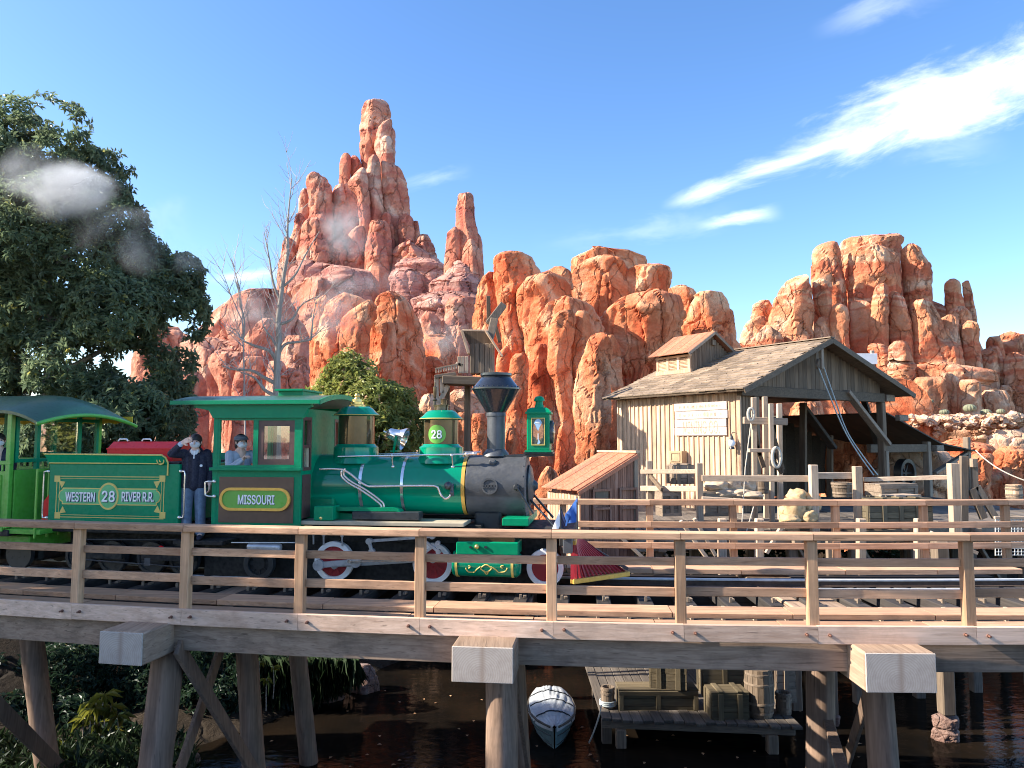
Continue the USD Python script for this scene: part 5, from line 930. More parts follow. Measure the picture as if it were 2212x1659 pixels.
# the lettered panel
def dbox(px0, py0, px1, py1): (a, b), (c, d) = Q(px0, py1), Q(px1, py0); return sg.box(a, b, c, d)
for g_, w in ((dbox(119, 1030, 356, 1117), .012), (dbox(126, 1035.5, 350, 1112), .007)): DP('gold_lining', plate(ring(g_, w), .003, onside(-W)), 'gold_paint', body)
for px, py, sx, sz_ in ((124, 1034, 1, -1), (351, 1034, -1, -1), (124, 1113, 1, 1), (351, 1113, -1, 1)):
    c = Q(px, py); o = so.unary_union([sg.box(c[0] - .05, c[1] - .05, c[0] + .05, c[1] + .05), sg.Polygon([(c[0] + sx * .03, c[1] + sz_ * .03), (c[0] + sx * .15, c[1] + sz_ * .05), (c[0] + sx * .09, c[1] + sz_ * .15)])])
    DP('corner_ornament', plate(o, .005, onside(-W)), 'gold_paint', body)
cz_ = Q(240, 1072)[1]; ca = dbox(136, 1058, 338, 1087); ends = [sa.translate(sa.scale(sg.Point(0, 0).buffer(1, 16), .07, .085), Q(px, 1072)[0], cz_) for px in (137, 337)]
el = sa.translate(sa.scale(sg.Point(0, 0).buffer(1, 24), Q(255.5, 1072)[0] - Q(235, 1072)[0], Q(235, 1045)[1] - cz_), Q(235, 1072)[0], cz_)
cart = so.unary_union([ca] + ends)
cp_ = DP('sign_panel', plate(so.unary_union([cart.buffer(.016), el.buffer(.018)]), .005, onside(-W)), 'gold_paint', body)
DP('panel_field', plate(cart, .009, onside(-W)), 'green_light', cp_); DP('panel_ring', plate(ring(el.buffer(.016), .03), .013, onside(-W)), 'gold_paint', cp_); DP('panel_oval', plate(el, .011, onside(-W)), 'green_light', cp_)
for s, px0, px1, py0, py1 in (('WESTERN', 142.5, 207, 1063, 1083), ('RIVER R.R.', 264, 334, 1063, 1083), ('28', 221, 250, 1060, 1084)):
    (a, b), (c, d) = Q(px0, py1), Q(px1, py0); DP('lettering', letters(s, a + .012, c + .012, b - .010, d - .010, -W - .0115), 'navy_paint', cp_); DP('lettering', letters(s, a, c, b, d, -W - .0145), 'white', cp_)
# grab rails, undergear
for px, d_ in ((92, -1), (396, 1)):
    xx = tx0 if d_ < 0 else tx1; a, b = Q(px, 1018)[1], Q(px, 1118)[1]
    DP('grab_rail', tube(smooth_path([(xx, -W + .02, a), (xx + d_ * .09, -W + .0, a), (xx + d_ * .10, -W, a - .05), (xx + d_ * .10, -W, b + .05), (xx + d_ * .09, -W, b), (xx, -W + .02, b)], 4), .014, 8), 'steel', body, True)
    DP('rail_mount', join([move(trimesh.creation.icosphere(2, .028), None, (xx + d_ * .02, -W + .01, z)) for z in (a, b)]), 'steel', body, True)
DP('tender_frame', bx((tx0 + tx1) / 2, 0, tz0 - .10, tx1 - tx0 + .5, 1.5, .18), 'iron_dull')
DP('rear_panel', plate([(tx0 - .05, tz0 - .1), (tx0 - .05, tz0 + .42), (tx0 - .1, tz0 + .42), (tx0 - .2, tz0 + .3), (tx0 - .22, tz0 - .1)], .03, onside(-.8)), 'red')
DP('main_frame', bx((tx0 + tx1) / 2, 0, .5, tx1 - tx0 + .3, .62, .8), 'iron_dull')  # dark box added to stand for the shade under the tender
for px in (175, 245, 330, 400):
    c = D.pixel(px, 1230, -.42); R = .26
    for s in (-1, 1):
        w = DP('wheel', lathe([(.001, -.03), (R - .05, -.03), (R - .05, -.05), (R, -.05), (R, .05), (R - .05, .05), (R - .05, .0), (.001, .0)], 36, (c[0], s * .43, R), 'y'), 'iron', None, 40)
for k, px in enumerate((210, 365)):
    c = D.pixel(px, 1220, -.6); DP('bogie_frame', join([bx(c[0], -.62, .30, .95, .06, .10), bx(c[0], -.62, .44, .5, .06, .07)] + [bar((c[0] + s * .4, -.62, .32), (c[0] + s * .12, -.62, .46), .05, .05) for s in (-1, 1)]), 'iron_dull')
DP('valve_wheel', join([tube([D.pixel(348, 1187, -.75) + [np.cos(a) * .05, 0, np.sin(a) * .05] for a in np.linspace(0, 2 * np.pi, 16)], .012, 6), bar(D.pixel(348, 1187, -.75) - [.05, 0, 0], D.pixel(348, 1187, -.75) + [.05, 0, 0], .02, .02), bar(D.pixel(348, 1187, -.75) - [0, 0, .05], D.pixel(348, 1187, -.75) + [0, 0, .05], .02, .02, up=(1, 0, 0))]), 'red')
a = D.pixel(318, 1214, -.8); DP('tag_plate', move(bx(0, 0, 0, .1, .008, .12, .003), None, a), 'silver_paint'); DP('pipe_run', tube([D.pixel(170, 1165, -.7), D.pixel(395, 1166, -.7)], .012, 8), 'iron', None, True); DP('pipe_run', tube([D.pixel(170, 1208, -.66), D.pixel(395, 1225, -.66)], .014, 8), 'iron', None, True)
DP('footplate', bx(tx1 + .32, 0, tz0 - .29, .85, 1.8, .06), 'iron_dull')
# --- coach at the left edge
PC = math.radians(12.5); xc = -8.15
C = T('passenger_coach', 'open green passenger coach with arched roof and yellow fringe at the left edge', 'railway coach', loc=(xc - 1.0, dfr(-8.3) + 2.7, 0), rz=-PC)
CP = lambda n, m, mt, par=None, sm=False, **k: C.part(n, m, mt, par, sm, local=True, **k)
cend = C.pixel(128, 1000, 0)[0]; xl = cend - 4.5; CW = 1.0
zsill, zfl, zeave = C.pixel(60, 1000, -CW)[2], C.pixel(60, 1150, -CW)[2], C.pixel(10, 900, -CW - .1)[2]
# roof with a drooping end
xs_ = np.r_[np.linspace(xl, cend - .15, 10), np.linspace(cend, cend + .62, 10)]; yy = np.linspace(-CW - .12, CW + .12, 21); V = []
for lo in (0, 1):
    for x_ in xs_:
        t = max(0, (x_ - cend + .15) / .77); z = zeave + .06 + (.30 - .13 * t * t) * (1 - (yy / (CW + .12)) ** 2) - .20 * t * t + (.05 if lo == 0 else 0)
        V.append(np.stack([np.full(21, x_), yy, z], -1))
V = np.array(V).reshape(-1, 3); n1, n2 = len(xs_), 21; i, j = np.meshgrid(np.arange(n1 - 1), np.arange(n2 - 1), indexing='ij'); q = np.stack([i * n2 + j, (i + 1) * n2 + j, (i + 1) * n2 + j + 1, i * n2 + j + 1], -1).reshape(-1, 4); o = n1 * n2
e = [(k, k + 1, o + k + 1, o + k) for k in range(n2 - 1)] + [((n1 - 1) * n2 + k + 1, (n1 - 1) * n2 + k, o + (n1 - 1) * n2 + k, o + (n1 - 1) * n2 + k + 1) for k in range(n2 - 1)] + [((k + 1) * n2, k * n2, o + k * n2, o + (k + 1) * n2) for k in range(n1 - 1)] + [(k * n2 + n2 - 1, (k + 1) * n2 + n2 - 1, o + (k + 1) * n2 + n2 - 1, o + k * n2 + n2 - 1) for k in range(n1 - 1)]
crf = CP('coach_roof', (V, np.vstack([q, q[:, ::-1] + o, e])), 'green_roof', None, 40)
t_ = 1.0; ed = np.stack([np.full(21, cend + .625), yy, zeave + .06 + .17 * (1 - (yy / (CW + .12)) ** 2) - .20 + .02], -1); CP('roof_edge', tube(ed, .035, 8), 'green_coach', crf, True)
for s in (1,):
    fx = np.linspace(xl, cend + .58, 40); CP('fringe', plate(sg.Polygon([(a, zeave + .06) for a in fx] + [(a, zeave - .05 - .03 * (k % 2)) for k, a in enumerate(fx[::-1])]), .015, onside(s * (CW + .08))), 'yellow', crf)
for px in (52, 122):
    pass
for s in (-1, 1):
    for dxx in (0.0, -1.0, -2.1, -3.2): CP('post', bx(cend - .06 + dxx, s * (CW - .05), (zfl + zeave) / 2 + .1, .09, .08, zeave - zfl + .1), 'green' if dxx else 'green_coach')
    sd = CP('side_panel', plate(sg.box(xl, zfl, cend - .1, zsill - .14), .04, onside(s * (CW - .03) + .02)), 'green_coach'); CP('side_rail', bx((xl + cend) / 2, s * (CW - .04), zsill, cend - xl, .07, .06), 'green_coach', sd)
    for k in range(18): CP('baluster', bx(cend - .18 - k * .14, s * (CW - .04), zsill - .07, .035, .03, .13), 'green_lime', sd)
    CP('side_moulding', plate(ring(sg.box(cend - 1.0, zfl + .06, cend - .16, zsill - .2), .03), .02, onside(s * (CW - .03) - .02)), 'green_lime', sd)
for yv in (-.45, .45): CP('post', bx(cend - .03, yv, (zfl + zeave) / 2 + .12, .07, .07, zeave - zfl + .2), 'green')
ep = CP('end_panel', bx(cend - .02, 0, (zfl + zsill) / 2 - .06, .05, 1.8, zsill - zfl - .12), 'green_coach'); CP('end_window_frame', front_plate(ring(sg.box(-.9, zsill, .9, zeave), .06), .05, cend - .05), 'green', ep); CP('window_pane', front_plate(sg.box(-.4, zsill + .04, .4, zeave - .03), .008, cend - .03), 'glass', ep)
pr = CP('platform_railing', join([bar((cend + .5, -.95, zsill - .12), (cend + .5, .95, zsill - .12), .04, .05)] + [bx(cend + .5, y_, (zfl + zsill) / 2 - .1, .03, .03, zsill - zfl) for y_ in np.linspace(-.95, .95, 9)]), 'green_lime')
CP('platform', bx(cend + .25, 0, zfl, .7, 1.9, .08), 'green_coach'); CP('floor', bx((xl + cend) / 2, 0, zfl - .03, cend - xl, 1.95, .1), 'iron_dull'); CP('main_frame', bx((xl + cend) / 2, 0, .45, cend - xl, .6, .66), 'iron_dull'); CP('underframe', bx((xl + cend) / 2, 0, zfl - .2, cend - xl + .4, 1.5, .22), 'green_coach')  # the frame box is a dark fill for shade under the coach
for k in range(3): CP('seat', join([bx(cend - 1.0 - k * 1.1, 0, zfl + .42, .4, 1.7, .06), bx(cend - 1.2 - k * 1.1, 0, zfl + .7, .06, 1.7, .5)]), 'brown_wood')
for k in range(2):
    for s in (-1, 1): CP('wheel', lathe([(.001, -.03), (.26, -.03), (.26, .05), (.001, .05)], 32, (cend - .3 - k * .7, s * .43, .26), 'y'), 'iron', None, 40)
# ------------------------------------------------------------------ the mine shed and its yard
def hit(t, px, py, p, n):
    """Where a picture point meets a plane of a thing's own frame."""
    d, o = pix(px, py) @ t.R, (np.array([0, 0, EYE]) - t.loc) @ t.R; n = np.asarray(n, float); k = ((np.asarray(p) - o) @ n) / (d @ n); return o + d * k
SA = math.radians(33)
FL = .2
S = T('mine_shed', 'large weathered timber shed with shingled gable roof, louvred roof vent and open front', 'shed', loc=(6.34, 20.5, FL), rz=SA)
SP = lambda n, m, mt, par=None, sm=False, **k: S.part(n, m, mt, par, sm, local=True, **k)
OV = .45
(xl, zl), (xa, za), (xr, zr) = S.pz(1607, 839, -OV), S.pz(1797, 731, -OV), S.pz(1976, 852, -OV)
Lw = hit(S, 1336, 940, (0, 0, 0), (1, 0, 0))[1]; xw = S.pz(1905, 900, 0)[0]; LwR = Lw + .35
sl, sr_ = (za - zl) / (xa - xl), (za - zr) / (xr - xa)
gs = np.random.default_rng(21)
zr_at = lambda x: np.where(x < xa, zl + (x - xl) * sl, za - (x - xa) * sr_)
# long wall: board and batten
nb = 26; bw_ = Lw / nb
for k in range(nb):
    y = (k + .5) * bw_; top = float(zr_at(0)) - .10
    SP('board', bx(.02, y, top / 2 - .05, .03 + gs.uniform(-.004, .004), bw_ - .006, top + .1, .003), 'shed_z'); SP('batten', bx(-.012, y + bw_ / 2, top / 2 - .05, .035, .05, top + .1, .003), 'shed_z')
SP('corner_board', bx(-.01, .05, float(zr_at(0)) / 2 - .1, .06, .13, float(zr_at(0)) + .1), 'shed_z')
for k in range(14): SP('rafter_end', bx(xl / 2 + .05, -OV + .2 + k * (Lw + OV) / 14, float(zr_at(xl / 2 + .05)) - .12, -xl * .9, .07, .1), 'shed_dark_x')
# gable front: dark boards above a lintel, an open front with posts and braces
zb = S.pz(1750, 862, 0)[1]; zb1 = S.pz(1750, 841, 0)[1]; ng = 34
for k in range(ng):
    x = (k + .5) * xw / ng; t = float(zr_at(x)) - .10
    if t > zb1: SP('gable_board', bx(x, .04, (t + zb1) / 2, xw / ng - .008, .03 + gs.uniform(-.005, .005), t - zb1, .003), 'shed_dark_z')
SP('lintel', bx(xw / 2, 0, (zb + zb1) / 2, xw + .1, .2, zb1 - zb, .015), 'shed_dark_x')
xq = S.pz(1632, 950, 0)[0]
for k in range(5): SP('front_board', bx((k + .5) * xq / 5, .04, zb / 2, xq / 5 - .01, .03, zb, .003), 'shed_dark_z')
for x, y in ((xq, .02), (xw, .02), (xw, Lw), (xw * .5, Lw), (.12, Lw)): SP('post', bx(x, y, zb / 2, .22, .22, zb), 'shed_dark_z')
SP('beam_end', bx(xw + .42, 0, (zb + zb1) / 2 + .01, .5, .18, .22), 'grey_x'); a = S.pz(1950, 903, 0); SP('beam_end', bx(a[0] - .05, 0, a[1], .55, .17, .2), 'grey_x')
brc = lambda n, p0, p1, y, w, mt='grey_x': SP(n, bar(np.array([*S.pz(*p0, y)])[[0, 0, 1]] * [1, 0, 1] + [0, y, 0], np.array([*S.pz(*p1, y)])[[0, 0, 1]] * [1, 0, 1] + [0, y, 0], .12, w, up=(0, 1, 0)), mt)
brc('brace', (1828, 845), (1918, 960), -.08, .24); brc('brace', (1735, 880), (1800, 968), 1.6, .3, 'dark_x'); brc('post', (1735, 870), (1735, 1100), 1.4, .22, 'shed_dark_z'); brc('post', (1793, 940), (1793, 1100), 2.2, .2, 'shed_dark_z'); brc('brace', (1865, 860), (1895, 960), 1.2, .2, 'dark_x')
brc('wall_rail', (1640, 905), (1900, 908), Lw - .2, .2, 'dark_x')
SP('back_wall', bx(xw * .24, Lw + .02, zb / 2, xw * .48, .05, zb), 'dark_x'); SP('back_wall', bx(xw * .87, Lw + .02, zb / 2, xw * .26, .05, zb), 'dark_x'); SP('back_wall', bx(xw * .6, Lw + .02, zb * .92, xw * .3, .045, zb * .18), 'dark_x'); SP('loft_floor', bx(xw / 2, Lw / 2 + .5, zb1 + .05, xw - .1, Lw - 1.2, .05), 'dark_x')  # dark back walls added to blacken the open interior
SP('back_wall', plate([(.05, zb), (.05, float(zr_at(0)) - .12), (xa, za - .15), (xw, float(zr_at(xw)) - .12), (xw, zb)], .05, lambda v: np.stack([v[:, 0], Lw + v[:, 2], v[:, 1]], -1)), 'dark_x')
SP('door_post', bar((*np.array(S.pz(1912, 965, -.05))[[0]], -.05, S.pz(1912, 974, -.05)[1]), (*np.array(S.pz(1912, 965, -.05))[[0]], -.05, 0), .16, .16), 'grey_z')
# roof: slabs, shingles one by one on the slope in view
y0r, y1r = -OV, LwR
def slope_plane(x0, z0, x1, z1, mt, thick=.05):
    n = np.array([-(z1 - z0), 0, x1 - x0]); n /= np.linalg.norm(n); v = np.array([(x0, y0r, z0), (x1, y0r, z1), (x1, y1r, z1), (x0, y1r, z0)]); v = np.vstack([v - n * .015, v - n * (thick + .015)])
    return v, np.array([[0, 1, 2], [0, 2, 3], [4, 6, 5], [4, 7, 6], [0, 5, 1], [0, 4, 5], [1, 6, 2], [1, 5, 6], [2, 7, 3], [2, 6, 7], [3, 4, 0], [3, 7, 4]])
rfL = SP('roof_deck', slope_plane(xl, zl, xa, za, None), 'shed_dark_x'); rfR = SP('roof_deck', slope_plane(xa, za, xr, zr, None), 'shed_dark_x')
SP('barge_board', bar((xl, y0r - .02, zl - .06), (xa, y0r - .02, za - .06), .035, .16, ch=.004), 'shed_dark_x', rfL); SP('barge_board', bar((xa, y0r - .02, za - .06), (xr, y0r - .02, zr - .06), .035, .16, ch=.004), 'shed_dark_x', rfR)
SP('ridge_cap', bar((xa, y0r - .03, za + .035), (xa, y1r, za + .035), .22, .03), 'shingle', rfL)
def shingles(x0, z0, x1, z1, rows, cols):
    u = np.array([x1 - x0, 0, z1 - z0]); Ls = np.linalg.norm(u); u /= Ls; n = np.array([-u[2], 0, u[0]]); n *= np.sign(n[2]); out = []
    for r in range(rows):
        y = y0r - .02 + (r % 2) * .11
        while y < y1r:
            w = gs.uniform(.8, 1.25) * (y1r - y0r) / cols; e = min(y + w, y1r + .01)
            if e - y > .06:
                p = gs.uniform(-.035, .035); h = Ls / rows; s0, s1 = r * h - .03 + p, min((r + 1) * h + .06, Ls); c = np.array([x0, 0, z0]); t = .022 + gs.uniform(0, .012)
                A = [c + u * s0 + n * (.012 + t), c + u * s1 + n * .012, c + u * s1 + n * .002, c + u * s0 + n * .010]; v = np.array([[q[0], yy, q[2]] for yy in (y + .006, e) for q in A])
                out.append((v, vf((v, np.array([[0, 1, 2, 3], [7, 6, 5, 4], [0, 4, 5, 1], [1, 5, 6, 2], [2, 6, 7, 3], [3, 7, 4, 0]])))[1]))
            y = e
    return out
sh = shingles(xl, zl, xa, za, 17, 17)
for m in sh[:300]: SP('shingle', m, 'shingle', rfL)
if len(sh) > 300: SP('shingle_rest', join(sh[300:]), 'shingle', rfL, kind='stuff')
SP('shingle_rest', join(shingles(xr, zr, xa, za, 15, 16)), 'shingle', rfR, kind='stuff')
# louvred vent on the roof
nrm = (-sl, 0, 1); A_, B_ = hit(S, 1421, 812, (xl, 0, zl), nrm), hit(S, 1491, 806, (xl, 0, zl), nrm); vx = (A_[0] + B_[0]) / 2; vy0, vy1 = B_[1], A_[1]; vz0 = min(A_[2], B_[2]) + .02; vzt = hit(S, 1491, 765, (vx, 0, 0), (1, 0, 0))[2]
ap = hit(S, 1541, 716, (0, vy0 - .12, 0), (0, 1, 0)); vx2 = 2 * ap[0] - vx
vt = SP('roof_vent', join([plate(sg.Polygon([(vx + .03, vz0 - .1), (vx2, float(zr_at(vx2)) - .1), (vx2, vzt), (ap[0], ap[2] - .12), (vx + .03, vzt)]), .03, lambda v, yy=yy: np.stack([v[:, 0], yy + v[:, 2], v[:, 1]], -1)) for yy in (vy0, vy1 - .03)]), 'shed_dark_z')
for k in range(16): x = vx + .03 + (k + .5) * (vx2 - vx - .03) / 16; t_ = min(vzt + (x - vx) * (ap[2] - .12 - vzt) / (ap[0] - vx), vzt + (vx2 - x) * (ap[2] - .12 - vzt) / (ap[0] - vx)); b_ = float(zr_at(x)); SP('gable_board', bx(x, vy0 - .015, (t_ + b_) / 2, (vx2 - vx) / 16 - .012, .025, max(t_ - b_, .05), .002), 'shed_dark_z', vt)
dyv = vy1 - vy0
for k in range(4): SP('louvre_post', bx(vx, vy0 + .05 + k * (dyv - .1) / 3, (vz0 + vzt) / 2, .08, .11, vzt - vz0), 'shed_z', vt)
SP('vent_sill', bx(vx, (vy0 + vy1) / 2, vz0 + .06, .1, dyv + .06, .14), 'shed_z', vt); SP('vent_head', bx(vx, (vy0 + vy1) / 2, vzt - .03, .09, dyv + .04, .07), 'shed_z', vt)
for c in range(3):
    for k in range(8):
        yc = vy0 + .05 + (c + .5) * (dyv - .1) / 3; z = vz0 + .17 + k * (vzt - vz0 - .26) / 7.5; v, f = bx(0, 0, 0, .09, (dyv - .1) / 3 - .10, .02, .003); a = math.radians(-38); R_ = np.array([[math.cos(a), 0, math.sin(a)], [0, 1, 0], [-math.sin(a), 0, math.cos(a)]]); SP('louvre', move((v, f), R_, (vx + .01, yc, z)), 'shed_z', vt)
SP('vent_back', bx(vx + .08, (vy0 + vy1) / 2, (vz0 + vzt) / 2, .02, dyv - .05, vzt - vz0), 'iron_dull', vt)
ex_ = vx - .28; ez_ = vzt + .03
for s in (0, 1):
    a = (ex_, ez_) if s == 0 else (2 * ap[0] - ex_, ez_); n = 8
    for k in range(n):
        w = (dyv + .34) / n; y = vy0 - .2 + (k + .5) * w; SP('roof_sheet', bar((a[0], y, a[1]), (ap[0], y, ap[2]), w - .004, .025 + .01 * (k % 2), ch=.004), 'rust_y', vt)
for s in (-1, 1): SP('barge_board', bar((ap[0] + s * (ap[0] - ex_), vy0 - .2, ez_ - .05), (ap[0], vy0 - .2, ap[2] - .05), .03, .09, ch=.003), 'grey_x', vt)
a = hit(S, 1540, 740, (0, vy0 - .05, 0), (0, 1, 0)); SP('vent_lamp', move(bx(0, 0, 0, .16, .12, .18), None, a), 'grey_z', vt)
# lean-to on the right side
P0, P1, P2 = hit(S, 1916, 892, (0, .3, 0), (0, 1, 0)), hit(S, 2034, 958, (0, .3, 0), (0, 1, 0)), hit(S, 2108, 974, (0, .3, 0), (0, 1, 0))
for k in range(9):
    y = .3 + k * .55
    for a, b in ((P0, P1), (P1, P2)): SP('lean_to_roof_board', bar((a[0], y + .27, a[2]), (b[0], y + .27, b[2]), .545, .05, ch=.004), 'dark_x')
for k in range(12):
    x = xw + .1 + (k + .5) * (P2[0] - xw - .2) / 12; t_ = float(np.interp(x, [P0[0], P1[0], P2[0]], [P0[2], P1[2], P2[2]])); SP('lean_to_back_board', bx(x, 4.6, t_ / 2 - .1, (P2[0] - xw - .2) / 12 - .01, .03, t_ + .1, .003), 'dark_x')  # dark boards added to hide sunlit rock and darken the lean-to
xp = hit(S, 2003, 990, (0, .5, 0), (0, 1, 0)); xp2 = hit(S, 2090, 990, (0, .5, 0), (0, 1, 0))
SP('lean_to_post', bx(xp[0], .5, xp[2] / 2 + .25, .22, .22, xp[2] + .7), 'grey_z'); SP('lean_to_post', bx(xp2[0], .5, 1.0, .2, .2, 2.2), 'grey_z'); SP('lean_to_beam', bx((xw + xp[0]) / 2, .5, hit(S, 1960, 968, (0, .5, 0), (0, 1, 0))[2], xp[0] - xw, .16, .28), 'shed_dark_x')
a = hit(S, 2026, 968, (0, .35, 0), (0, 1, 0)); SP('beam_end', bx(a[0], .35, a[2], .5, .2, .22), 'grey_x'); a, b = hit(S, 2018, 1022, (0, .5, 0), (0, 1, 0)), hit(S, 2088, 978, (0, .5, 0), (0, 1, 0)); SP('brace', bar(a, b, .1, .18, up=(0, 1, 0)), 'grey_x')
c = hit(S, 1955, 1022, (0, 1.2, 0), (0, 1, 0)); wh = T('winding_wheel', 'dark iron winding wheel standing in shade under the lean-to roof', 'wheel', loc=S.loc + S.R @ (c - [0, 0, .1]), rz=SA)
wr = .52; wh.part('rim', lathe([(wr - .13, -.14), (wr, -.14), (wr, .14), (wr - .13, .14), (wr - .13, -.14)], 36, (0, 0, .1), 'y'), 'iron', local=True, smooth=35)
for k in range(6): wh.part('spoke', bar((0, 0, .1), (math.cos(k * 1.047) * (wr - .08), 0, .1 + math.sin(k * 1.047) * (wr - .08)), .05, .06, up=(0, 1, 0)), 'iron', local=True)
# pulley and two ropes
pu = S.pixel(1771, 786, -.32); pl = T('pulley', 'pale wooden pulley block hanging from the shed gable peak with two slack ropes', 'pulley', loc=S.loc + S.R @ pu, rz=SA)
pl.part('sheave', lathe([(1e-3, -.05), (.15, -.05), (.17, -.03), (.12, 0), (.17, .03), (.15, .05), (1e-3, .05)], 24, (0, 0, 0), 'y'), 'grey_z', local=True, smooth=35); pl.part('hanger', join([bx(0, s * .09, .22, .12, .03, .75) for s in (-1, 1)] + [bx(0, 0, .56, .16, .24, .1)]), 'grey_z', local=True)
for px, py, s in ((1887, 1026, -.14), (1896, 1026, .14)): b = S.pixel(px, py, -.8); m_ = (pu + b) / 2 + [-.12, 0, -.35]; v, f = tube(smooth_path([pu + [s, 0, 0], m_ * .5 + (pu + [s, 0, 0]) * .5 + [0, 0, -.05], m_, m_ * .5 + b * .5 + [0, 0, -.06], b], 6), .02, 6); pl.part('rope', (v - pu, f), 'rope_grey', local=True, smooth=True)
# sign boards on the long wall
def onwall(px, py, x=-.05): return hit(S, px, py, (x, 0, 0), (1, 0, 0))
sgn = T('painted_sign', 'faded white sign of four boards with red lettering on the shed side wall', 'sign', loc=S.loc + S.R @ onwall(1514, 940), rz=SA); g0 = onwall(1514, 940)
ys0, ys1 = onwall(1459, 905)[1], onwall(1569, 905)[1]; zt_, zb_ = onwall(1514, 869)[2], onwall(1514, 941)[2]
h4 = (zt_ - zb_) / 4; wd = ys0 - ys1; boards = []
for k, (o0, o1) in enumerate(((.04, .03), (0, .05), (.02, 0), (.03, .01))):
    zc = zt_ - (k + .5) * h4; boards.append(sgn.part('board', move(bx(0, (ys0 + o0 + ys1 - o1) / 2, zc, .03, wd + o0 + o1, h4 - .014, .004), None, (-.05, 0, 0) - g0), 'sign_white', local=True))
def sl_(m, y0, z0, w, h): v, f = vf(m); q0, q1 = v.min(0), v.max(0); v = (v - q0) / (q1 - q0); return np.stack([-.067 - v[:, 2] * .003, y0 - v[:, 0] * w, z0 + v[:, 1] * h], -1) - g0, f
sgn.part('lettering', sl_(meshkit.text_mesh('MINING CO.', 1, 1, False), ys0 - wd * .16, zb_ + h4 * .22, wd * .72, h4 * 1.55), 'sign_paint', local=True)
for r_, n_, hh in ((0, 15, .45), (1, 11, .62)):          # two lines of lettering too worn to read
    ms = [bx(-.067, ys0 - wd * (.08 + .84 * (k + gs.uniform(.1, .9)) / n_), zt_ - (r_ + .5) * h4 + gs.uniform(-.04, .04) * h4, .004, wd * gs.choice([.008, .012, .03]), h4 * hh * gs.uniform(.3, .9), .001) for k in range(n_) for _ in range(2)]
    sgn.part('worn_lettering', move(join(ms), None, -g0), 'sign_paint', boards[r_], local=True, kind='stuff')
bx_ = onwall(1470, 987); hb = T('wall_box', 'small brown wooden box with recessed panel fixed to the shed side wall', 'box', loc=S.loc + S.R @ bx_, rz=SA)
hb.part('case', bx(-.1, 0, 0, .22, .52, .36, .01), 'brown_wood', local=True); hb.part('panel_frame', join([bx(-.222, 0, s * .12, .02, .36, .03) for s in (-1, 1)] + [bx(-.222, s * .17, 0, .02, .03, .21) for s in (-1, 1)]), 'brown_wood', local=True); hb.part('support_post', bx(-.1, 0, -.75, .07, .07, 1.14), 'pale_z', local=True)
lp = onwall(1588, 955); ln = T('wall_lantern', 'white glass oil lantern hanging on the shed corner', 'lantern', loc=S.loc + S.R @ lp, rz=SA)
ln.part('globe', lathe([(1e-3, -.12), (.07, -.11), (.10, -.02), (.06, .08), (1e-3, .08)], 16, (-.14, 0, 0)), 'white', local=True, smooth=True); ln.part('frame', join([lathe([(1e-3, .2), (.03, .18), (.05, .10), (.09, .08), (1e-3, .08)], 16, (-.14, 0, 0)), lathe([(1e-3, -.2), (.08, -.19), (.06, -.12), (1e-3, -.12)], 16, (-.14, 0, 0)), tube([(-.14, 0, .2), (-.1, 0, .27), (0, 0, .27)], .012, 6)]), 'iron', local=True, smooth=30)
# timber platform in front of and under the shed
pf = T('shed_platform', 'plank platform on posts carrying the shed, behind the far handrail', 'platform', loc=(7.5, 20, WATER))
for k in range(34):
    x = 2.6 + k * .36; pf.part('deck_plank', bx(x + .17, 21.3 + .25 * (x - 7), FL - .05 + gs.uniform(-.008, .008), .345, 8.2, .08, .006), 'grey_y')
for k in range(8):
    x = 3.2 + k * 1.6; y = 17.3 + .25 * (x - 7); pf.part('support_post', bx(x, y, (FL + WATER - .6) / 2, .22, .22, FL - WATER + .4), 'grey_z'); pf.part('support_post', bx(x, y + 3, (FL + WATER - .6) / 2, .22, .22, FL - WATER + .4), 'grey_z'); pf.part('cross_beam', bx(x, y + 2.4, FL - .25, .18, 5.6, .28), 'grey_x')
    if k < 7: pf.part('brace', bar((x + .1, y - .12, -.25), (x + 1.35, y - .12 + .3, -2.2), .06, .16, up=(0, 1, 0)), 'grey_x')
pf.part('edge_beam', bar((2.6, 16.1, FL - .25), (14.8, 19.15, FL - .25), .16, .3), 'grey_x')
# yard fence
yf = T('yard_fence', 'pale squared timber fence of thick posts along the platform front', 'fence', loc=(8, 17.5, FL))
def fy(px, py, d): return at(px, py, d)
fp = [(1402, 995, 18.6, 12), (1510, 1000, 17.3, 13), (1756, 1004, 16.8, 16), (1851, 1007, 16.9, 16), (2058, 1001, 16.4, 18.5)]
for px, py, d, w in fp:
    w_ = w * d / FPX; q = fy(px, py, d); yf.part('post', bx(q[0], q[1], (q[2] + FL - .3) / 2, w_, w_, q[2] - FL + .3, .012), 'pale_z')
for (p0, q0, d0), (p1, q1, d1), h in (((1385, 1019, 18.7), (1512, 1018, 17.45), 10), ((1385, 1055, 18.7), (1512, 1056, 17.45), 12), ((1516, 1033, 17.2), (1756, 1034, 16.9), 13), ((1516, 1078, 17.2), (1756, 1092, 16.9), 11), ((1762, 1027, 17.0), (1846, 1027, 17.05), 14), ((1762, 1085, 17.0), (1846, 1085, 17.05), 12), ((1866, 1036, 17.0), (2052, 1031, 16.55), 9), ((1866, 1090, 17.0), (2052, 1086, 16.55), 11)):
    yf.part('rail', bar(fy(p0, q0, d0), fy(p1, q1, d1), .09, h * 17.2 / FPX, ch=.008), 'pale_x')
yf.part('brace', bar(fy(1405, 1028, 18.5), fy(1430, 1058, 17.9), .07, .1), 'shed_dark_x')
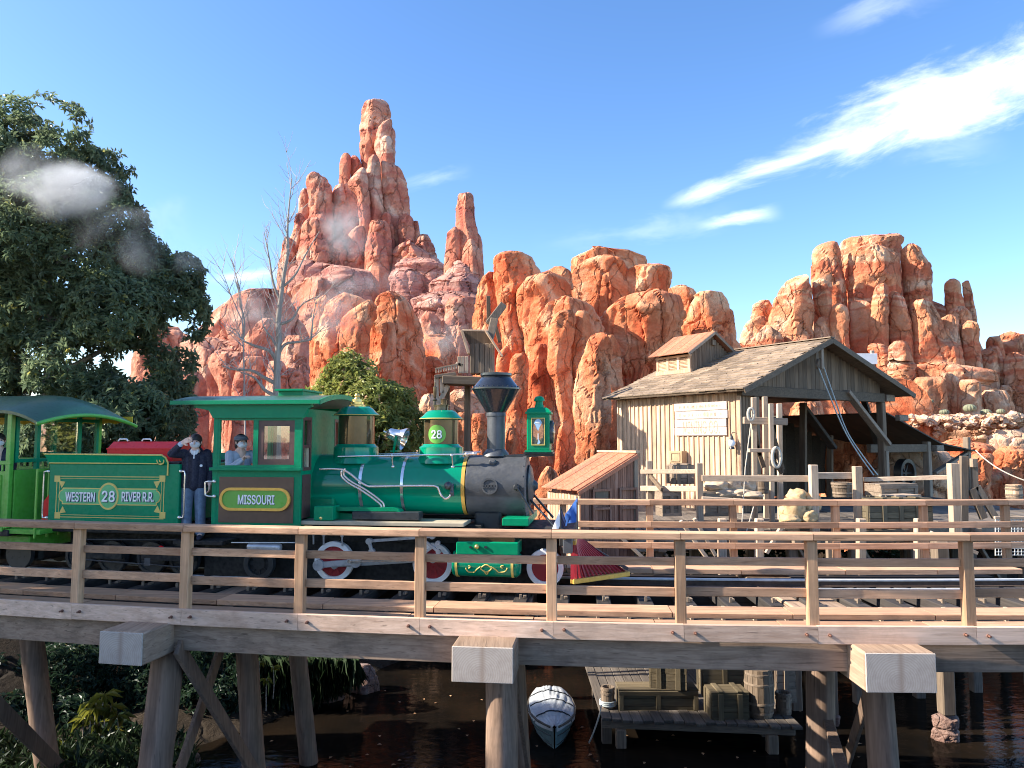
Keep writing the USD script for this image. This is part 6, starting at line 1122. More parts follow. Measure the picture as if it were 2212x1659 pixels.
# hoist frame beside the shed corner
hf = T('hoist_frame', 'tall timber hoist frame of pale uprights and cross beams beside the shed corner', 'hoist', loc=(6.3, 18.6, FL))
for px, py, d, w in ((1628, 858, 18.6, 10), (1652, 857, 19.3, 10), (1665, 872, 18.4, 9), (1683, 872, 18.9, 10)):
    q, b = fy(px, py, d), fy(px + 2, 1085, d); hf.part('upright', bar((b[0], b[1], FL - .1), q, w * d / FPX, w * d / FPX, up=(0, 1, 0)), 'pale_z')
for (p0, q0), (p1, q1), d, h in (((1606, 908), (1700, 911), 18.5, 15), ((1617, 973), (1680, 973), 18.3, 8)): hf.part('cross_beam', bar(fy(p0, q0, d), fy(p1, q1, d), .13, h * d / FPX, ch=.01), 'pale_x')
for a, b in (((1623, 930), (1650, 1010)), ((1628, 915), (1640, 985)), ((1662, 985), (1690, 1022)), ((1660, 900), (1690, 1015))): hf.part('brace', bar(fy(*a, 18.7), fy(*b, 18.7), .1, .1), 'shed_dark_x')
hf.part('hoop', tube([fy(1677, 988, 18.2) + [np.cos(a) * .10, 0, np.sin(a) * .24] for a in np.linspace(0, 2 * np.pi, 20)], .04, 8), 'rope', smooth=True); hf.part('hoop', tube([fy(1622, 895, 18.2) + [np.cos(a) * .07, 0, np.sin(a) * .15] for a in np.linspace(0, 2 * np.pi, 20)], .035, 8), 'rope', smooth=True)
hf.part('rope', tube([fy(1622, 915, 18.2), fy(1610, 1010, 17.6), fy(1603, 1130, 16.9)], .012, 6), 'rope', smooth=True); hf.part('rope', tube([fy(1628, 1095, 17), fy(1612, 1150, 16.7)], .014, 6), 'rope', smooth=True)
# rusty-roofed lean-to store
RS = T('rusty_roofed_store', 'small red-brown plank store with a steep rusty sheet roof, left of the large shed', 'shed', loc=(1.378, 15.5, -.1), rz=SA)
RP = lambda n, m, mt, par=None, sm=False, **k: RS.part(n, m, mt, par, sm, local=True, **k)
e1, e2 = RS.pz(1248, 1060, 0), RS.pz(1377, 979, 0); wl = hit(RS, 1170, 1052, (e1[0], 0, 0), (1, 0, 0))[1]; rise = (e2[1] - e1[1]) / (e2[0] - e1[0])
for k in range(7):
    w = wl / 7; y = (k + .5) * w; RP('roof_sheet', bar((e1[0] - gs.uniform(0, .03), y, e1[1]), (e2[0], y, e2[1]), w - .004, .028 + .014 * (k % 2), ch=.006), 'rust_y')
RP('roof_cap', bar((e2[0], -.02, e2[1] + .03), (e2[0], wl + .02, e2[1] + .03), .14, .05), 'shed_z'); RP('barge_board', bar((e1[0], -.015, e1[1] - .06), (e2[0], -.015, e2[1] - .06), .03, .09, ch=.004), 'rust_y')
w0, w1_ = e1[0] + .14, e2[0] - .02; n = 13
for k in range(n):
    x = w0 + (k + .5) * (w1_ - w0) / n; t = e1[1] + (x - e1[0]) * rise - .05; RP('plank', bx(x, .10, t / 2 - .15, (w1_ - w0) / n - .007, .03 + gs.uniform(-.006, .006), t + .3, .003), 'redwood_z')
for k in range(11):
    y = .10 + (k + .5) * (wl - .14) / 11; RP('plank', bx(w0, y, (e1[1] + .1) / 2 - .2, .03, (wl - .14) / 11 - .012, e1[1] + .12, .003), 'shed_z')
RP('corner_post', bx(w1_ + .03, .12, e2[1] / 2 - .15, .12, .12, e2[1] + .2), 'grey_z'); RP('end_wall', bx(w1_, wl / 2 + .05, e2[1] / 2 - .15, .04, wl - .15, e2[1] + .15), 'grey_z')
def dframe(a0, b0, a1, b1):
    (xa_, za_), (xb_, zb__) = RS.pz(a0, b1, .06), RS.pz(a1, b0, .06); return join([bx((xa_ + xb_) / 2, .055, z, xb_ - xa_ + .05, .04, .055) for z in (za_, (za_ + zb__) / 2, zb__)] + [bx(x, .055, (za_ + zb__) / 2, .055, .04, zb__ - za_ - .056) for x in (xa_, xb_)])
dr = RP('door', dframe(1282, 1058, 1318, 1140), 'redwood_z'); RP('door', dframe(1340, 1055, 1374, 1140), 'redwood_z')
a, b = RS.pz(1286, 1080, .06), RS.pz(1314, 1060, .06); RP('door_panel', bx((a[0] + b[0]) / 2, .07, (a[1] + b[1]) / 2, b[0] - a[0], .03, b[1] - a[1], .003), 'barrel_z', dr)
# ore chute tower high in the crag
OC = T('ore_chute_tower', 'grey timber ore chute with hopper box and platform against the orange rocks', 'ore chute', loc=at(1030, 900, 23.5) * [1, 1, 0] + [0, 0, 2.0])
oc = lambda px, py, d=23.5: at(px, py, d)
def obox(n, p0, q0, p1, q1, d, dep, mt='grey_z'): a, b = oc(p0, q1, d), oc(p1, q0, d); return OC.part(n, bx((a[0] + b[0]) / 2, d + dep / 2, (a[2] + b[2]) / 2, b[0] - a[0], dep, b[2] - a[2], .015), mt)
for k in range(5): obox('box_plank', 1015 + k * 10.6, 742, 1025 + k * 10.6, 806, 23.5 + .01 * (k % 2), .7)
q = [oc(998, 713, 23.6), oc(1051, 714, 23.6), oc(1066, 745, 23.6), oc(1014, 745, 23.6)]; hp = np.array(q + [p + [.05, .9, .12] for p in q]); OC.part('hopper', (hp, np.array([[0, 1, 2], [0, 2, 3], [4, 6, 5], [4, 7, 6], [0, 4, 5], [0, 5, 1], [1, 5, 6], [1, 6, 2], [3, 2, 6], [3, 6, 7], [0, 3, 7], [0, 7, 4]])), 'shed_dark_z')
OC.part('hopper_side', bar(oc(998, 715, 23.45), oc(1013, 765, 23.45), .08, .45, up=(0, 1, 0)), 'shed_z'); OC.part('hopper_side', bar(oc(1050, 716, 23.4), oc(1085, 770, 23.4), .06, .35, up=(0, 1, 0)), 'shed_z'); OC.part('hopper_side', bar(oc(1000, 713, 23.4), oc(1052, 714, 23.4), .06, .06), 'shed_z')
OC.part('chute', bar(oc(1057, 735, 24), oc(1068, 690, 24.2), .25, .26, up=(0, 1, 0)), 'grey_z'); OC.part('chute', bar(oc(1056, 700, 24.2), oc(1088, 658, 24.4), .25, .2, up=(0, 1, 0)), 'grey_z'); OC.part('mast', bar(oc(1056, 700, 24.6), oc(1055, 640, 24.6), .13, .16, up=(0, 1, 0)), 'shed_dark_z'); OC.part('mast', bar(oc(1080, 740, 24.6), oc(1066, 690, 24.6), .12, .12, up=(0, 1, 0)), 'shed_dark_z')
OC.part('platform', bar(oc(958, 822, 23.4), oc(1075, 826, 23.4), .9, .26), 'shed_dark_x'); OC.part('platform', bar(oc(940, 815, 23.3), oc(985, 808, 23.3), .5, .1), 'grey_x')
for k in range(9): OC.part('rail_post', bar(oc(942 + k * 5.5, 806 - k * 1.2, 23.2), oc(942 + k * 5.5, 797 - k * 1.2, 23.2), .04, .04), 'pale_z')
OC.part('rail', bar(oc(940, 797, 23.2), oc(990, 787, 23.2), .05, .05), 'grey_x')
for a, b in (((948, 872), (968, 832)), ((943, 868), (943, 815)), ((955, 815), (955, 850))): OC.part('strut', bar(oc(*a, 23.2), oc(*b, 23.2), .14, .14, up=(0, 1, 0)), 'pale_z')
for a, b in (((1000, 770), (1000, 806)), ((985, 785), (1000, 790)), ((992, 770), (994, 806)), ((1008, 806), (1008, 770))): OC.part('frame_post', bar(oc(*a, 23.3), oc(*b, 23.3), .10, .10, up=(0, 1, 0)), 'pale_z')
for px in (965, 1010, 1065): OC.part('leg', bar(oc(px, 828, 23.9), (oc(px, 828, 23.9)[0], 23.9, -.5), .2, .2, up=(0, 1, 0)), 'shed_dark_z')
ws = T('white_board', 'white notice board on a post standing before the banded butte', 'sign', loc=at(1872, 800, 40) * [1, 1, 0] + [0, 0, 4]); a, b = at(1846, 802, 40), at(1894, 760, 40)
ws.part('panel', move(bx(0, 0, 0, b[0] - a[0], .06, (b[2] - a[2]) * .55), None, (a + b) / 2 + [0, 0, .15]), 'white'); ws.part('post', bar(at(1885, 880, 40.1), at(1884, 757, 40.1), .18, .18, up=(0, 1, 0)), 'bark_grey')
# stores on the platform
def staved(name, label, px, pyb, d, dia, h, cat='barrel', belly=.1, mt='barrel_z', open_=False, group=None, rope=False):
    q = at(px, pyb, d); t = T(name, label, cat, loc=q, group=group); n = 16; r = dia / 2
    for k in range(n):
        a0, a1 = (k + .04) * 2 * np.pi / n, (k + .96) * 2 * np.pi / n; V = []
        for z in np.linspace(0, 1, 7):
            R_ = r * (1 - belly * (2 * z - 1) ** 2) if belly > 0 else r * (1 + belly * (1 - z)); V += [(np.cos(a) * rr, np.sin(a) * rr, z * h) for a in (a0, a1) for rr in (R_, R_ - .03)]
        V = np.array(V); F = []
        for z in range(6):
            o = z * 4
            for i0, i1 in ((0, 2), (2, 3), (3, 1), (1, 0)): F.append((o + i0, o + i1, o + 4 + i1, o + 4 + i0))
        F += [(0, 1, 3, 2), (24, 26, 27, 25)]; t.part('stave', (V, vf((V, np.array(F)))[1]), mt, local=True)
    for z in (.1, .3, .7, .9):
        R_ = (r * (1 - belly * (2 * z - 1) ** 2) if belly > 0 else r * (1 + belly * (1 - z))); t.part('hoop', lathe([(R_ - .005, z * h - .02), (R_ + .008, z * h - .02), (R_ + .008, z * h + .02), (R_ - .005, z * h + .02)], 28), 'grey_z', local=True, smooth=40)
    t.part('head', lathe([(1e-3, h * (.35 if open_ else .97)), (r * (1 - max(belly, 0)) - .025, h * (.35 if open_ else .97))], 24), 'iron_dull' if open_ else mt, local=True)
    if rope: t.part('rope_coil', join([tube([(np.cos(a) * (r + .02), np.sin(a) * (r + .02), .06 + k * .035) for a in np.linspace(0, 2 * np.pi, 24)], .018, 6) for k in range(3)]), 'rope_grey', local=True, smooth=True)
    return t
def crate(name, label, px, pyb, d, w, dep, h, rz=0.0, cat='crate', mt='crate', planks=4, battens=2, group=None, frame=False):
    q = at(px, pyb, d); t = T(name, label, cat, loc=q, rz=rz, group=group); q_ = lambda n, m, mm: t.part(n, m, mm, local=True)
    hz = h / planks
    for k in range(planks):
        for y, s in ((-dep / 2 + .015, 1), (dep / 2 - .015, 1)): q_('plank', bx(0, y, (k + .5) * hz, w - .03, .03 + gs.uniform(-.004, .004), hz - .008, .003), mt + '_x')
        for x in (-w / 2 + .015, w / 2 - .015): q_('plank', bx(x, 0, (k + .5) * hz, .03, dep, hz - .008, .003), mt + '_x')
    nt = max(3, int(dep / .16))
    for k in range(nt): q_('lid_plank', bx(0, -dep / 2 + (k + .5) * dep / nt, h + .012, w + .01, dep / nt - .008, .03, .003), mt + '_x')
    if frame:
        for z in (.05, h - .05): q_('frame_rail', bx(0, -dep / 2 - .012, z, w, .03, .08), mt + '_x')
        for x in (-w / 2 + .05, 0, w / 2 - .05): q_('frame_stile', bx(x, -dep / 2 - .013, h / 2, .09, .028, h - .18), mt + '_z')
    else:
        for k in range(battens):
            x = -w / 2 + w * (.5 if battens == 1 else (.24 + .52 * k / (battens - 1)))
            q_('batten', bx(x, -dep / 2 - .012, h / 2, .1, .028, h, .004), mt + '_z'); q_('batten', bx(x, 0, h + .04, .1, dep + .03, .03, .004), mt + '_z')
        for x in (-w / 2 - .008,): 
            for y in (-dep / 2 + .06, dep / 2 - .06): q_('batten', bx(x, y, h / 2, .025, .09, h, .004), mt + '_z')
    return t
staved('washtub', 'wide brown stave tub on a stand behind the platform fence', 1820, 1074, 18.0, .50, .36, 'tub', -.18)
staved('keg', 'small banded keg beside the hoist frame uprights', 1647, 1066, 18.9, .30, .48)
staved('keg', 'pale small keg standing alone on a ledge at the right edge', 2191, 1078, 15.6, .31, .30, mt='shed_z')
crate('long_box', 'long grey box with a flat lid on the platform right of the tub', 1925, 1077, 18.0, 1.1, .5, .34, .3, mt='grey', planks=2, frame=True)
crate('tray', 'shallow pale wooden tray lying in front of the long grey box', 1945, 1086, 17.2, .85, .45, .16, .45, mt='pale', planks=1, battens=0)
crate('cabinet', 'grey panelled cabinet under the shed wall behind the fence, next to the rusty store', 1444, 1114, 18.2, .5, .4, .58, .2, mt='grey', frame=True, planks=3)
crate('cabinet', 'grey panelled cabinet behind the second fence post, under sacks', 1545, 1114, 17.9, .75, .4, .55, .2, mt='grey', frame=True, planks=3)
crate('crate', 'brown crate standing behind the far handrail below the long grey box', 1930, 1130, 16.9, 1.5, .6, .55, .1, planks=4, battens=3)
crate('crate', 'grey crate stack box on the shed wall side, behind the fence left of the sacks', 1470, 1045, 18.6, .55, .4, .45, .2, mt='grey', planks=3)
def lumps(name, label, cat, items, mt, part):
    c = np.mean([at(px, py, d) for px, py, d, *_ in items], 0); t = T(name, label, cat, loc=c)
    for n, (px, py, d, rx, ry, rz_) in enumerate(items):
        m = trimesh.creation.icosphere(3); v = np.array(m.vertices); v = np.sign(v) * np.abs(v) ** .75; v *= 1 + .7 * (fbm(v * 1.6 + n * 7, 3, n)[:, None] - .5); t.part(part, (v * [rx, ry, rz_] + at(px, py, d), m.faces), mt, smooth=True)
lumps('sack_pile', 'row of pale burlap sacks lying on the platform behind the fence rail', 'sacks', [(1547, 1050, 18, .28, .25, .15), (1575, 1046, 18.2, .3, .28, .2), (1603, 1046, 18.3, .3, .25, .2), (1562, 1066, 17.9, .3, .25, .12), (1598, 1066, 17.9, .32, .25, .1), (1622, 1070, 17.8, .25, .25, .1)], 'burlap', 'sack')
lumps('pale_sacks', 'heap of plump cream sacks leaning behind the far handrail, left of the thick fence post', 'sacks', [(1722, 1072, 16.9, .2, .2, .16), (1715, 1098, 16.8, .26, .22, .26), (1752, 1085, 16.9, .2, .2, .2), (1697, 1105, 16.9, .15, .15, .14), (1745, 1115, 16.7, .2, .2, .14), (1706, 1122, 16.6, .2, .2, .12)], 'sack_cream', 'sack')
# A-frame post with stays at the right, its cable running out of the picture
af = T('cable_post', 'blue-grey timber post with raking stays and a cable, right of the lean-to', 'post', loc=at(2080, 1120, 17.2))
for a, b, w in (((2082, 985), (2082, 1125), .17), ((2104, 1000), (2106, 1085), .14), ((2110, 1050), (2150, 1118), .14), ((2098, 1055), (2125, 1120), .16)): af.part('timber', bar(at(*a, 17.2), at(*b, 17.2), w, w * .6, up=(0, 1, 0)), 'grey_z')
af.part('cable', tube(smooth_path([at(2108, 973, 20.5), at(2150, 1008, 20), at(2220, 1040, 19.5)]), .018, 6), 'rope', smooth=True); af.part('block', bx(*at(2103, 1000, 17.1), .12, .12, .2), 'grey_z')

wm = T('wire_mesh_panel', 'pale wire mesh panel low behind the far handrail at the right edge', 'mesh panel', loc=at(2190, 1200, 14.8)); ms = []
for k in range(13): ms.append(cyl(at(2150 + k * 7, 1122, 14.8), at(2150 + k * 7, 1200, 14.8), .008, n=5))
for k in range(12): ms.append(cyl(at(2150, 1122 + k * 7, 14.8), at(2234, 1122 + k * 7, 14.8), .008, n=5))
wm.part('wires', join(ms), 'cream', kind='stuff'); wm.part('frame', join([bar(at(2148, 1118, 14.8), at(2240, 1118, 14.8), .05, .05)]), 'pale_x')
for k, (a, b, w) in enumerate((((1470, 1125), (1530, 1210), .12), ((1500, 1120), (1545, 1200), .12), ((1655, 1195), (1690, 1135), .12), ((1330, 1150), (1400, 1215), .10), ((2010, 1150), (2110, 1195), .10))):
    pf.part('brace', bar(at(*a, 15.6), at(*b, 15.6), .07, w, up=(0, 1, 0)), 'pale_x')
for px in (1560, 1640, 1860, 1985): pf.part('support_post', bar(at(px, 1120, 15.7), at(px, 1300, 15.7), .16, .16, up=(0, 1, 0)), 'pale_z')
pf.part('ledger', bar(at(1200, 1222, 15.8), at(2240, 1215, 15.8), .2, .16), 'grey_x')
# ------------------------------------------------------------------ under the bridge: landing stage, boat, rocks
DZ = -3.3
dk = T('landing_stage', 'old plank landing stage on short posts over the dark water under the bridge', 'landing stage', loc=(3.7, 16, WATER))
n = 19
for k in range(n):
    x0 = 1.78 + k * 3.8 / n; y0 = 15.05 - k * .021 + gs.uniform(-.05, .05); y1 = 18.6; dk.part('deck_plank', bx(x0 + 1.9 / n, (y0 + y1) / 2, DZ - .03 + gs.uniform(-.012, .012), 3.8 / n - .012, y1 - y0, .06, .008), 'grey_y')
dk.part('edge_beam', bar((1.78, 15.25, DZ - .14), (5.5, 14.86, DZ - .14), .14, .16), 'grey_x')
for x, y in ((1.9, 15.35), (2.15, 15.12), (5.05, 14.85), (5.2, 15.7), (2.0, 18), (5, 18)): dk.part('post', bx(x, y, -3.95, .2, .2, .9), 'grey_z')
dk.part('mooring_rope', tube(smooth_path([at(1299, 1523, 15.2), at(1290, 1560, 15.1), at(1272, 1605, 15.15)]), .016, 6), 'rope', smooth=True)
crate('chest', 'long low panelled chest on the landing stage, a crate on its lid', 1418, 1534, 15.78, 1.62, .5, .47, .0, cat='chest', frame=True, planks=3, mt='crate')
crate('crate', 'wooden crate sitting askew on top of the long low chest', 1444, 1481, 15.8, .74, .5, .62, -.2, planks=4, battens=2)
crate('crate', 'squat banded crate on the landing stage between chest and big barrel', 1570, 1554, 15.28, .74, .52, .58, .03, planks=5, battens=2)
crate('crate', 'tall reddish crate standing behind the squat banded crate on the landing stage', 1560, 1497, onz(1560, 1497, DZ), .95, .5, .9, .0, planks=6, battens=1)
crate('crate', 'pale grey crate behind the big barrel on the landing stage', 1690, 1512, onz(1690, 1512, DZ), .42, .42, .72, .1, mt='grey', planks=5, battens=1)
staved('barrel', 'big upright barrel on the landing stage right of the squat crate', 1641, 1544, onz(1641, 1544, DZ), .58, .92, belly=.14)
staved('bucket', 'small open bucket at the right end of the landing stage', 1693, 1541, onz(1693, 1541, DZ), .31, .42, 'bucket', -.08, 'grey_z', True)
staved('bucket', 'small bucket wound with rope at the left end of the landing stage', 1313, 1527, onz(1313, 1527, DZ), .28, .41, 'bucket', -.05, 'grey_z', True, rope=True)
# rowing boat under a pale tarpaulin, bow towards the viewer
bt_ = T('rowing_boat', 'small rowing boat covered by a wrinkled pale tarpaulin, moored left of the landing stage', 'boat', loc=(.835, 16.02, WATER))
s_ = np.linspace(0, 1, 40); hwid = .49 * np.clip(np.sin(np.pi * (.30 + .70 * (1 - (1 - s_) ** 1.0)) ) ** .0, 0, 1)
hwid = np.interp(s_, [0, .12, .3, .5, .68, .82, .93, 1], [.27, .36, .45, .475, .43, .31, .15, .015]); yb = 1.05 - 2.1 * s_; zg = .47 - .06 * s_
hull, tarp = [], []
for i_ in range(40):
    for a in np.linspace(0, 1, 9): hull.append((-hwid[i_] * (1 - .55 * a ** 2) if 1 else 0, yb[i_] * (1 - .06 * a) - (.0), zg[i_] * (1 - a) - .1 * a))
    for a in np.linspace(1, 0, 9): hull.append((hwid[i_] * (1 - .55 * a ** 2), yb[i_] * (1 - .06 * a), zg[i_] * (1 - a) - .1 * a))
H_ = np.array(hull); m_ = 18; i, j = np.meshgrid(np.arange(39), np.arange(m_ - 1), indexing='ij'); Fh = np.stack([i * m_ + j, i * m_ + j + 1, (i + 1) * m_ + j + 1, (i + 1) * m_ + j], -1).reshape(-1, 4)
Fh = vf((H_, Fh))[1]; Fh = np.vstack([Fh, [(0, k, k + 1) for k in range(1, m_ - 1)]]); bt_.part('hull', (H_, Fh), 'boat_paint', local=True, smooth=40)
us = np.linspace(-1, 1, 41); s2 = np.linspace(0, 1, 90); hw2 = np.interp(s2, s_, hwid); Tp = []
for k, s in enumerate(s2):
    ridge = .11 * np.sin(np.pi * min(s * 1.08, 1)) + .03; hoop = .035 * max(np.exp(-((s - f) / .02) ** 2) for f in (.05, .3, .55, .78))
    for u in us:
        p = np.array([u * (hw2[k] + .025), 1.07 - 2.14 * s * .985, 0.49 - .06 * s + (ridge + hoop) * (1 - abs(u) ** 1.7)]); w = fbm(np.array([u * 1.2 + s * 2, s * 5 - u * 2, 0.3]), 3, 77) - .5; w2 = noise(np.array([u * 7 + 5 + s * 2, s * 7 + abs(u) * 9, 2.])) - .5
        p[2] += .06 * w + .028 * w2 * (1 - abs(u) ** 3); 
        if abs(u) > .96: p[2] -= .10 + .06 * w2
        Tp.append(p)
i, j = np.meshgrid(np.arange(89), np.arange(40), indexing='ij'); bt_.part('tarpaulin', (np.array(Tp), np.stack([i * 41 + j, (i + 1) * 41 + j, (i + 1) * 41 + j + 1, i * 41 + j + 1], -1).reshape(-1, 4)), 'tarp', local=True, smooth=True)
for f in (.3, .55, .78): k = int(f * 89); bt_.part('lashing', tube(np.array(Tp[k * 41:(k + 1) * 41:2]) + [0, 0, .012], .013, 5), 'iron', local=True, smooth=True)
for f in (.35, .7):
    bt_.part('strake', join([tube([(sd * hwid[q] * (1 - .55 * f * f) * 1.01 + sd * .004, yb[q] * (1 - .06 * f), zg[q] * (1 - f) - .1 * f) for q in range(0, 40, 2)], .009, 5) for sd in (-1, 1)]), 'iron', local=True, smooth=True)
bt_.part('gunwale', join([tube([(sd * (hwid[q] + .02), yb[q], zg[q] + .0) for q in range(0, 40, 2)], .022, 6) for sd in (-1, 1)]), 'grey_y', local=True, smooth=True)
# piers with stone feet
for px, pt, pb, sb_, w, d, lab in ((2045, 1440, 1545, 1598, 27, 15.45, 'wooden post on a rounded stone footing in the water, right of the rightmost bridge pile'), (1803, 1440, 1545, 1580, 12, 16.2, 'thin wooden post on a small stone footing, behind the rightmost bridge piles')):
    t = T('footed_post', lab, 'post', loc=at(px, sb_, d)); b = at(px, pb, d); w_ = w * d / FPX; t.part('post', bx(b[0], b[1], (b[2] - .05 + FL) / 2, w_, w_, FL - b[2] - .1), 'grey_z')
    zz = (b[2] - at(px, sb_, d)[2]); v, f = rock([(pb, px - w * 1.0, px + w * 1.0), ((pb + sb_) / 2, px - w * .9, px + w * .95), (sb_ + 8, px - w, px + w)], d, layers=2, ext=False, seed=4, res=1.6); t.part('footing', (v, f), 'rock_stone', smooth=50)
def wrock(label, rows, d, seed, mt='rock_stone'):
    v, f = rock(rows, d, ext=False, seed=seed, res=1.8); solo('shore_rock', (v, f), mt, label, 'rock', smooth=50)
wrock('rounded pale-topped rock standing in the water beyond the grassy bank', [(1441, 752, 800), (1455, 742, 810), (1480, 736, 815), (1505, 734, 817)], 18.3, 3)
wrock('flat reddish rock shelf at the waterline under the grassy bank', [(1507, 640, 735), (1518, 600, 740), (1535, 590, 742)], 17.6, 6)
wrock('flat grey stone at the water edge at the lower left', [(1620, 290, 400), (1640, 250, 420), (1680, 240, 430)], 14.2, 8)
# ------------------------------------------------------------------ people
def body(bones, ref=.02, it=6):
    """One continuous surface round tapered bones (p0, r0, p1, r1)."""
    ms = [m3.Manifold.batch_hull([m3.Manifold.sphere(r, 20).translate(tuple(map(float, p))) for p, r in ((a, ra), (b, rb))]) for a, ra, b, rb in bones]
    m = m3.Manifold.batch_boolean(ms, m3.OpType.Add).refine_to_length(ref).to_mesh(); t = trimesh.Trimesh(np.array(m.vert_properties[:, :3]), np.array(m.tri_verts))
    trimesh.smoothing.filter_taubin(t, iterations=it); return t
def ell(c, r, n=3):
    m = trimesh.creation.icosphere(n); return np.array(m.vertices) * r + c, m.faces
def chain(pts, radii): return [(pts[k], radii[k], pts[k + 1], radii[k + 1]) for k in range(len(pts) - 1)]
def hand(w, d, up, s=1.0, curl=.25, side=1):
    """Bones of a hand: wrist w, direction d of the fingers, up = back of the hand; side +1/-1 puts the thumb."""
    w, d, up = map(lambda v: np.asarray(v, float), (w, d, up)); d /= np.linalg.norm(d); up -= d * (up @ d); up /= np.linalg.norm(up); x = np.cross(d, up) * side; B = []
    for k, (o, l) in enumerate(((-.030, .068), (-.010, .078), (.011, .073), (.030, .056))):
        b = w + d * .085 * s + x * o * s; B += [(w + x * o * .5 * s, .016 * s, b, .0125 * s)]; dd = d * math.cos(curl) - up * math.sin(curl); m1 = b + dd * l * .5 * s; d2 = d * math.cos(curl * 2.2) - up * math.sin(curl * 2.2); B += [(b, .0095 * s, m1, .0088 * s), (m1, .0088 * s, m1 + d2 * l * .5 * s, .0075 * s)]
    t0 = w + d * .025 * s - x * .022 * s; t1 = t0 + (d * .6 - x * .8) * .045 * s; B += [(w, .016 * s, t0, .0125 * s), (t0, .0125 * s, t1, .0105 * s), (t1, .0105 * s, t1 + (d * .85 - x * .35) * .03 * s, .0085 * s)]; return B
def head_parts(t, c, rz=0.0, tilt=0.0, cap=None, mask=True, hair_mat='hair'):
    """Face, eyes, mask and hair round the head centre c, looking along -y turned by rz."""
    R = rotz(rz); q = lambda m: move(move(m, R), None, c)
    t.part('hair', join([q(ell((0, .022, .028), (.098, .100, .108))), q(ell((0, .055, -.05), (.082, .06, .09)))]), hair_mat, local=True, smooth=True)
    t.part('eye', join([q(ell((s * .033, -.098, .006), (.012, .008, .006), 2)) for s in (-1, 1)]), 'navy', local=True, smooth=True); t.part('eyebrow', join([q(ell((s * .034, -.099, .026), (.018, .006, .004), 2)) for s in (-1, 1)]), hair_mat, local=True, smooth=True)
    t.part('ear', join([q(ell((s * .083, .0, -.005), (.012, .02, .03), 2)) for s in (-1, 1)]), 'skin', local=True, smooth=True)
    if mask: t.part('face_mask', join([q(ell((0, -.052, -.042), (.076, .062, .052))), q(tube([(-.08, -.0, -.03), (-.07, -.05, -.05)], .004, 5)), q(tube([(.08, -.0, -.03), (.07, -.05, -.05)], .004, 5))]), 'white_cloth', local=True, smooth=True)
    if cap: t.part('cap', join([q(ell((0, .012, .06), (.108, .112, .058))), q(ell((0, -.085, .047), (.085, .07, .012)))]), cap, local=True, smooth=True)
A = np.array
# the attendant who waves from the footplate between tender and cab
ft = D.loc + D.R @ A([tx1 + .30, -.74, tz0 - .26])
fx = at(423, 950, ft[1])[0]; ft[0] = fx
pn = T('person', 'person in navy jacket and jeans waving with a hand at the forehead, behind the tender', 'person', loc=ft, rz=.25)
hc = A([-.0, -.02, 1.545]); sk = chain([A([0, 0, .92]), A([0, .0, 1.15]), A([0, 0, 1.36]), A([0, -.01, 1.44]), A([0, -.015, 1.5])], [.12, .11, .10, .05, .05]) + [(hc + A([0, .01, .03]), .088, hc + A([0, -.03, -.06]), .062), (hc + A([0, -.09, -.01]), .014, hc + A([0, -.108, -.028]), .016)]
sh = [A([-.17, 0, 1.36]), A([.17, 0, 1.36])]; el = [A([-.335, -.10, 1.36]), A([.225, .02, 1.09])]; wr_ = [A([-.17, -.20, 1.53]), A([.235, -.06, .87])]
hp_, kn, an_ = [A([-.09, 0, .88]), A([.09, 0, .88])], [A([-.10, -.02, .48]), A([.10, -.02, .48])], [A([-.10, .0, .09]), A([.11, .0, .09])]
for i in (0, 1): sk += chain([sh[i], el[i], wr_[i]], [.055, .042, .03]) + chain([hp_[i], kn[i], an_[i]], [.085, .058, .042]) + [(an_[i], .042, an_[i] + A([0, -.13, -.055]), .032)]
sk += hand(wr_[0], A([.10, -.05, .05]), A([-.1, -.9, .35]), 1.1, .1, -1) + hand(wr_[1], A([.0, -.1, -.9]), A([.9, 0, 0]), 1.0, .4, 1)
pn.part('body', body(sk, .016), 'skin', local=True, smooth=True); head_parts(pn, hc, 0)
jk = [(A([-.09, 0, .86]), .115, A([-.1, .0, 1.30]), .10), (A([.09, 0, .86]), .115, A([.1, 0, 1.30]), .10), (A([0, -.02, .88]), .12, A([0, -.02, 1.30]), .115), (A([-.13, 0, 1.345]), .07, A([.13, 0, 1.345]), .07), (A([-.05, .02, 1.40]), .06, A([.05, .02, 1.40]), .06)]
for i in (0, 1): e_ = el[i] + (wr_[i] - el[i]) * .72; jk += chain([sh[i], el[i], e_], [.075, .062, .05])
pn.part('jacket', body(jk, .025), 'navy', local=True, smooth=True); pn.part('cuff', body([(el[0] + (wr_[0] - el[0]) * .68, .046, el[0] + (wr_[0] - el[0]) * .9, .042)], .02), 'shirt_blue', local=True, smooth=True)
pn.part('scarf', join([vf(body([(A([-.045, -.08, 1.405]), .022, A([0, -.125, 1.29]), .013), (A([.045, -.08, 1.405]), .022, A([0, -.125, 1.29]), .013), (A([-.0, -.09, 1.385]), .03, A([0, -.122, 1.31]), .014)], .02))]), 'white_cloth', local=True, smooth=True); pn.part('badge', ell(A([.11, -.125, 1.17]), (.022, .008, .022), 2), 'white', local=True, smooth=True)
tr_ = []
for i in (0, 1): tr_ += chain([hp_[i], kn[i], an_[i] + A([0, 0, .02])], [.105, .082, .075])
pn.part('jeans', body(tr_, .025), 'denim', local=True, smooth=True); pn.part('shoes', join([vf(body([(an_[i] + A([0, .03, -.04]), .048, an_[i] + A([0, -.14, -.05]), .04)], .02)) for i in (0, 1)]), 'navy', local=True, smooth=True)
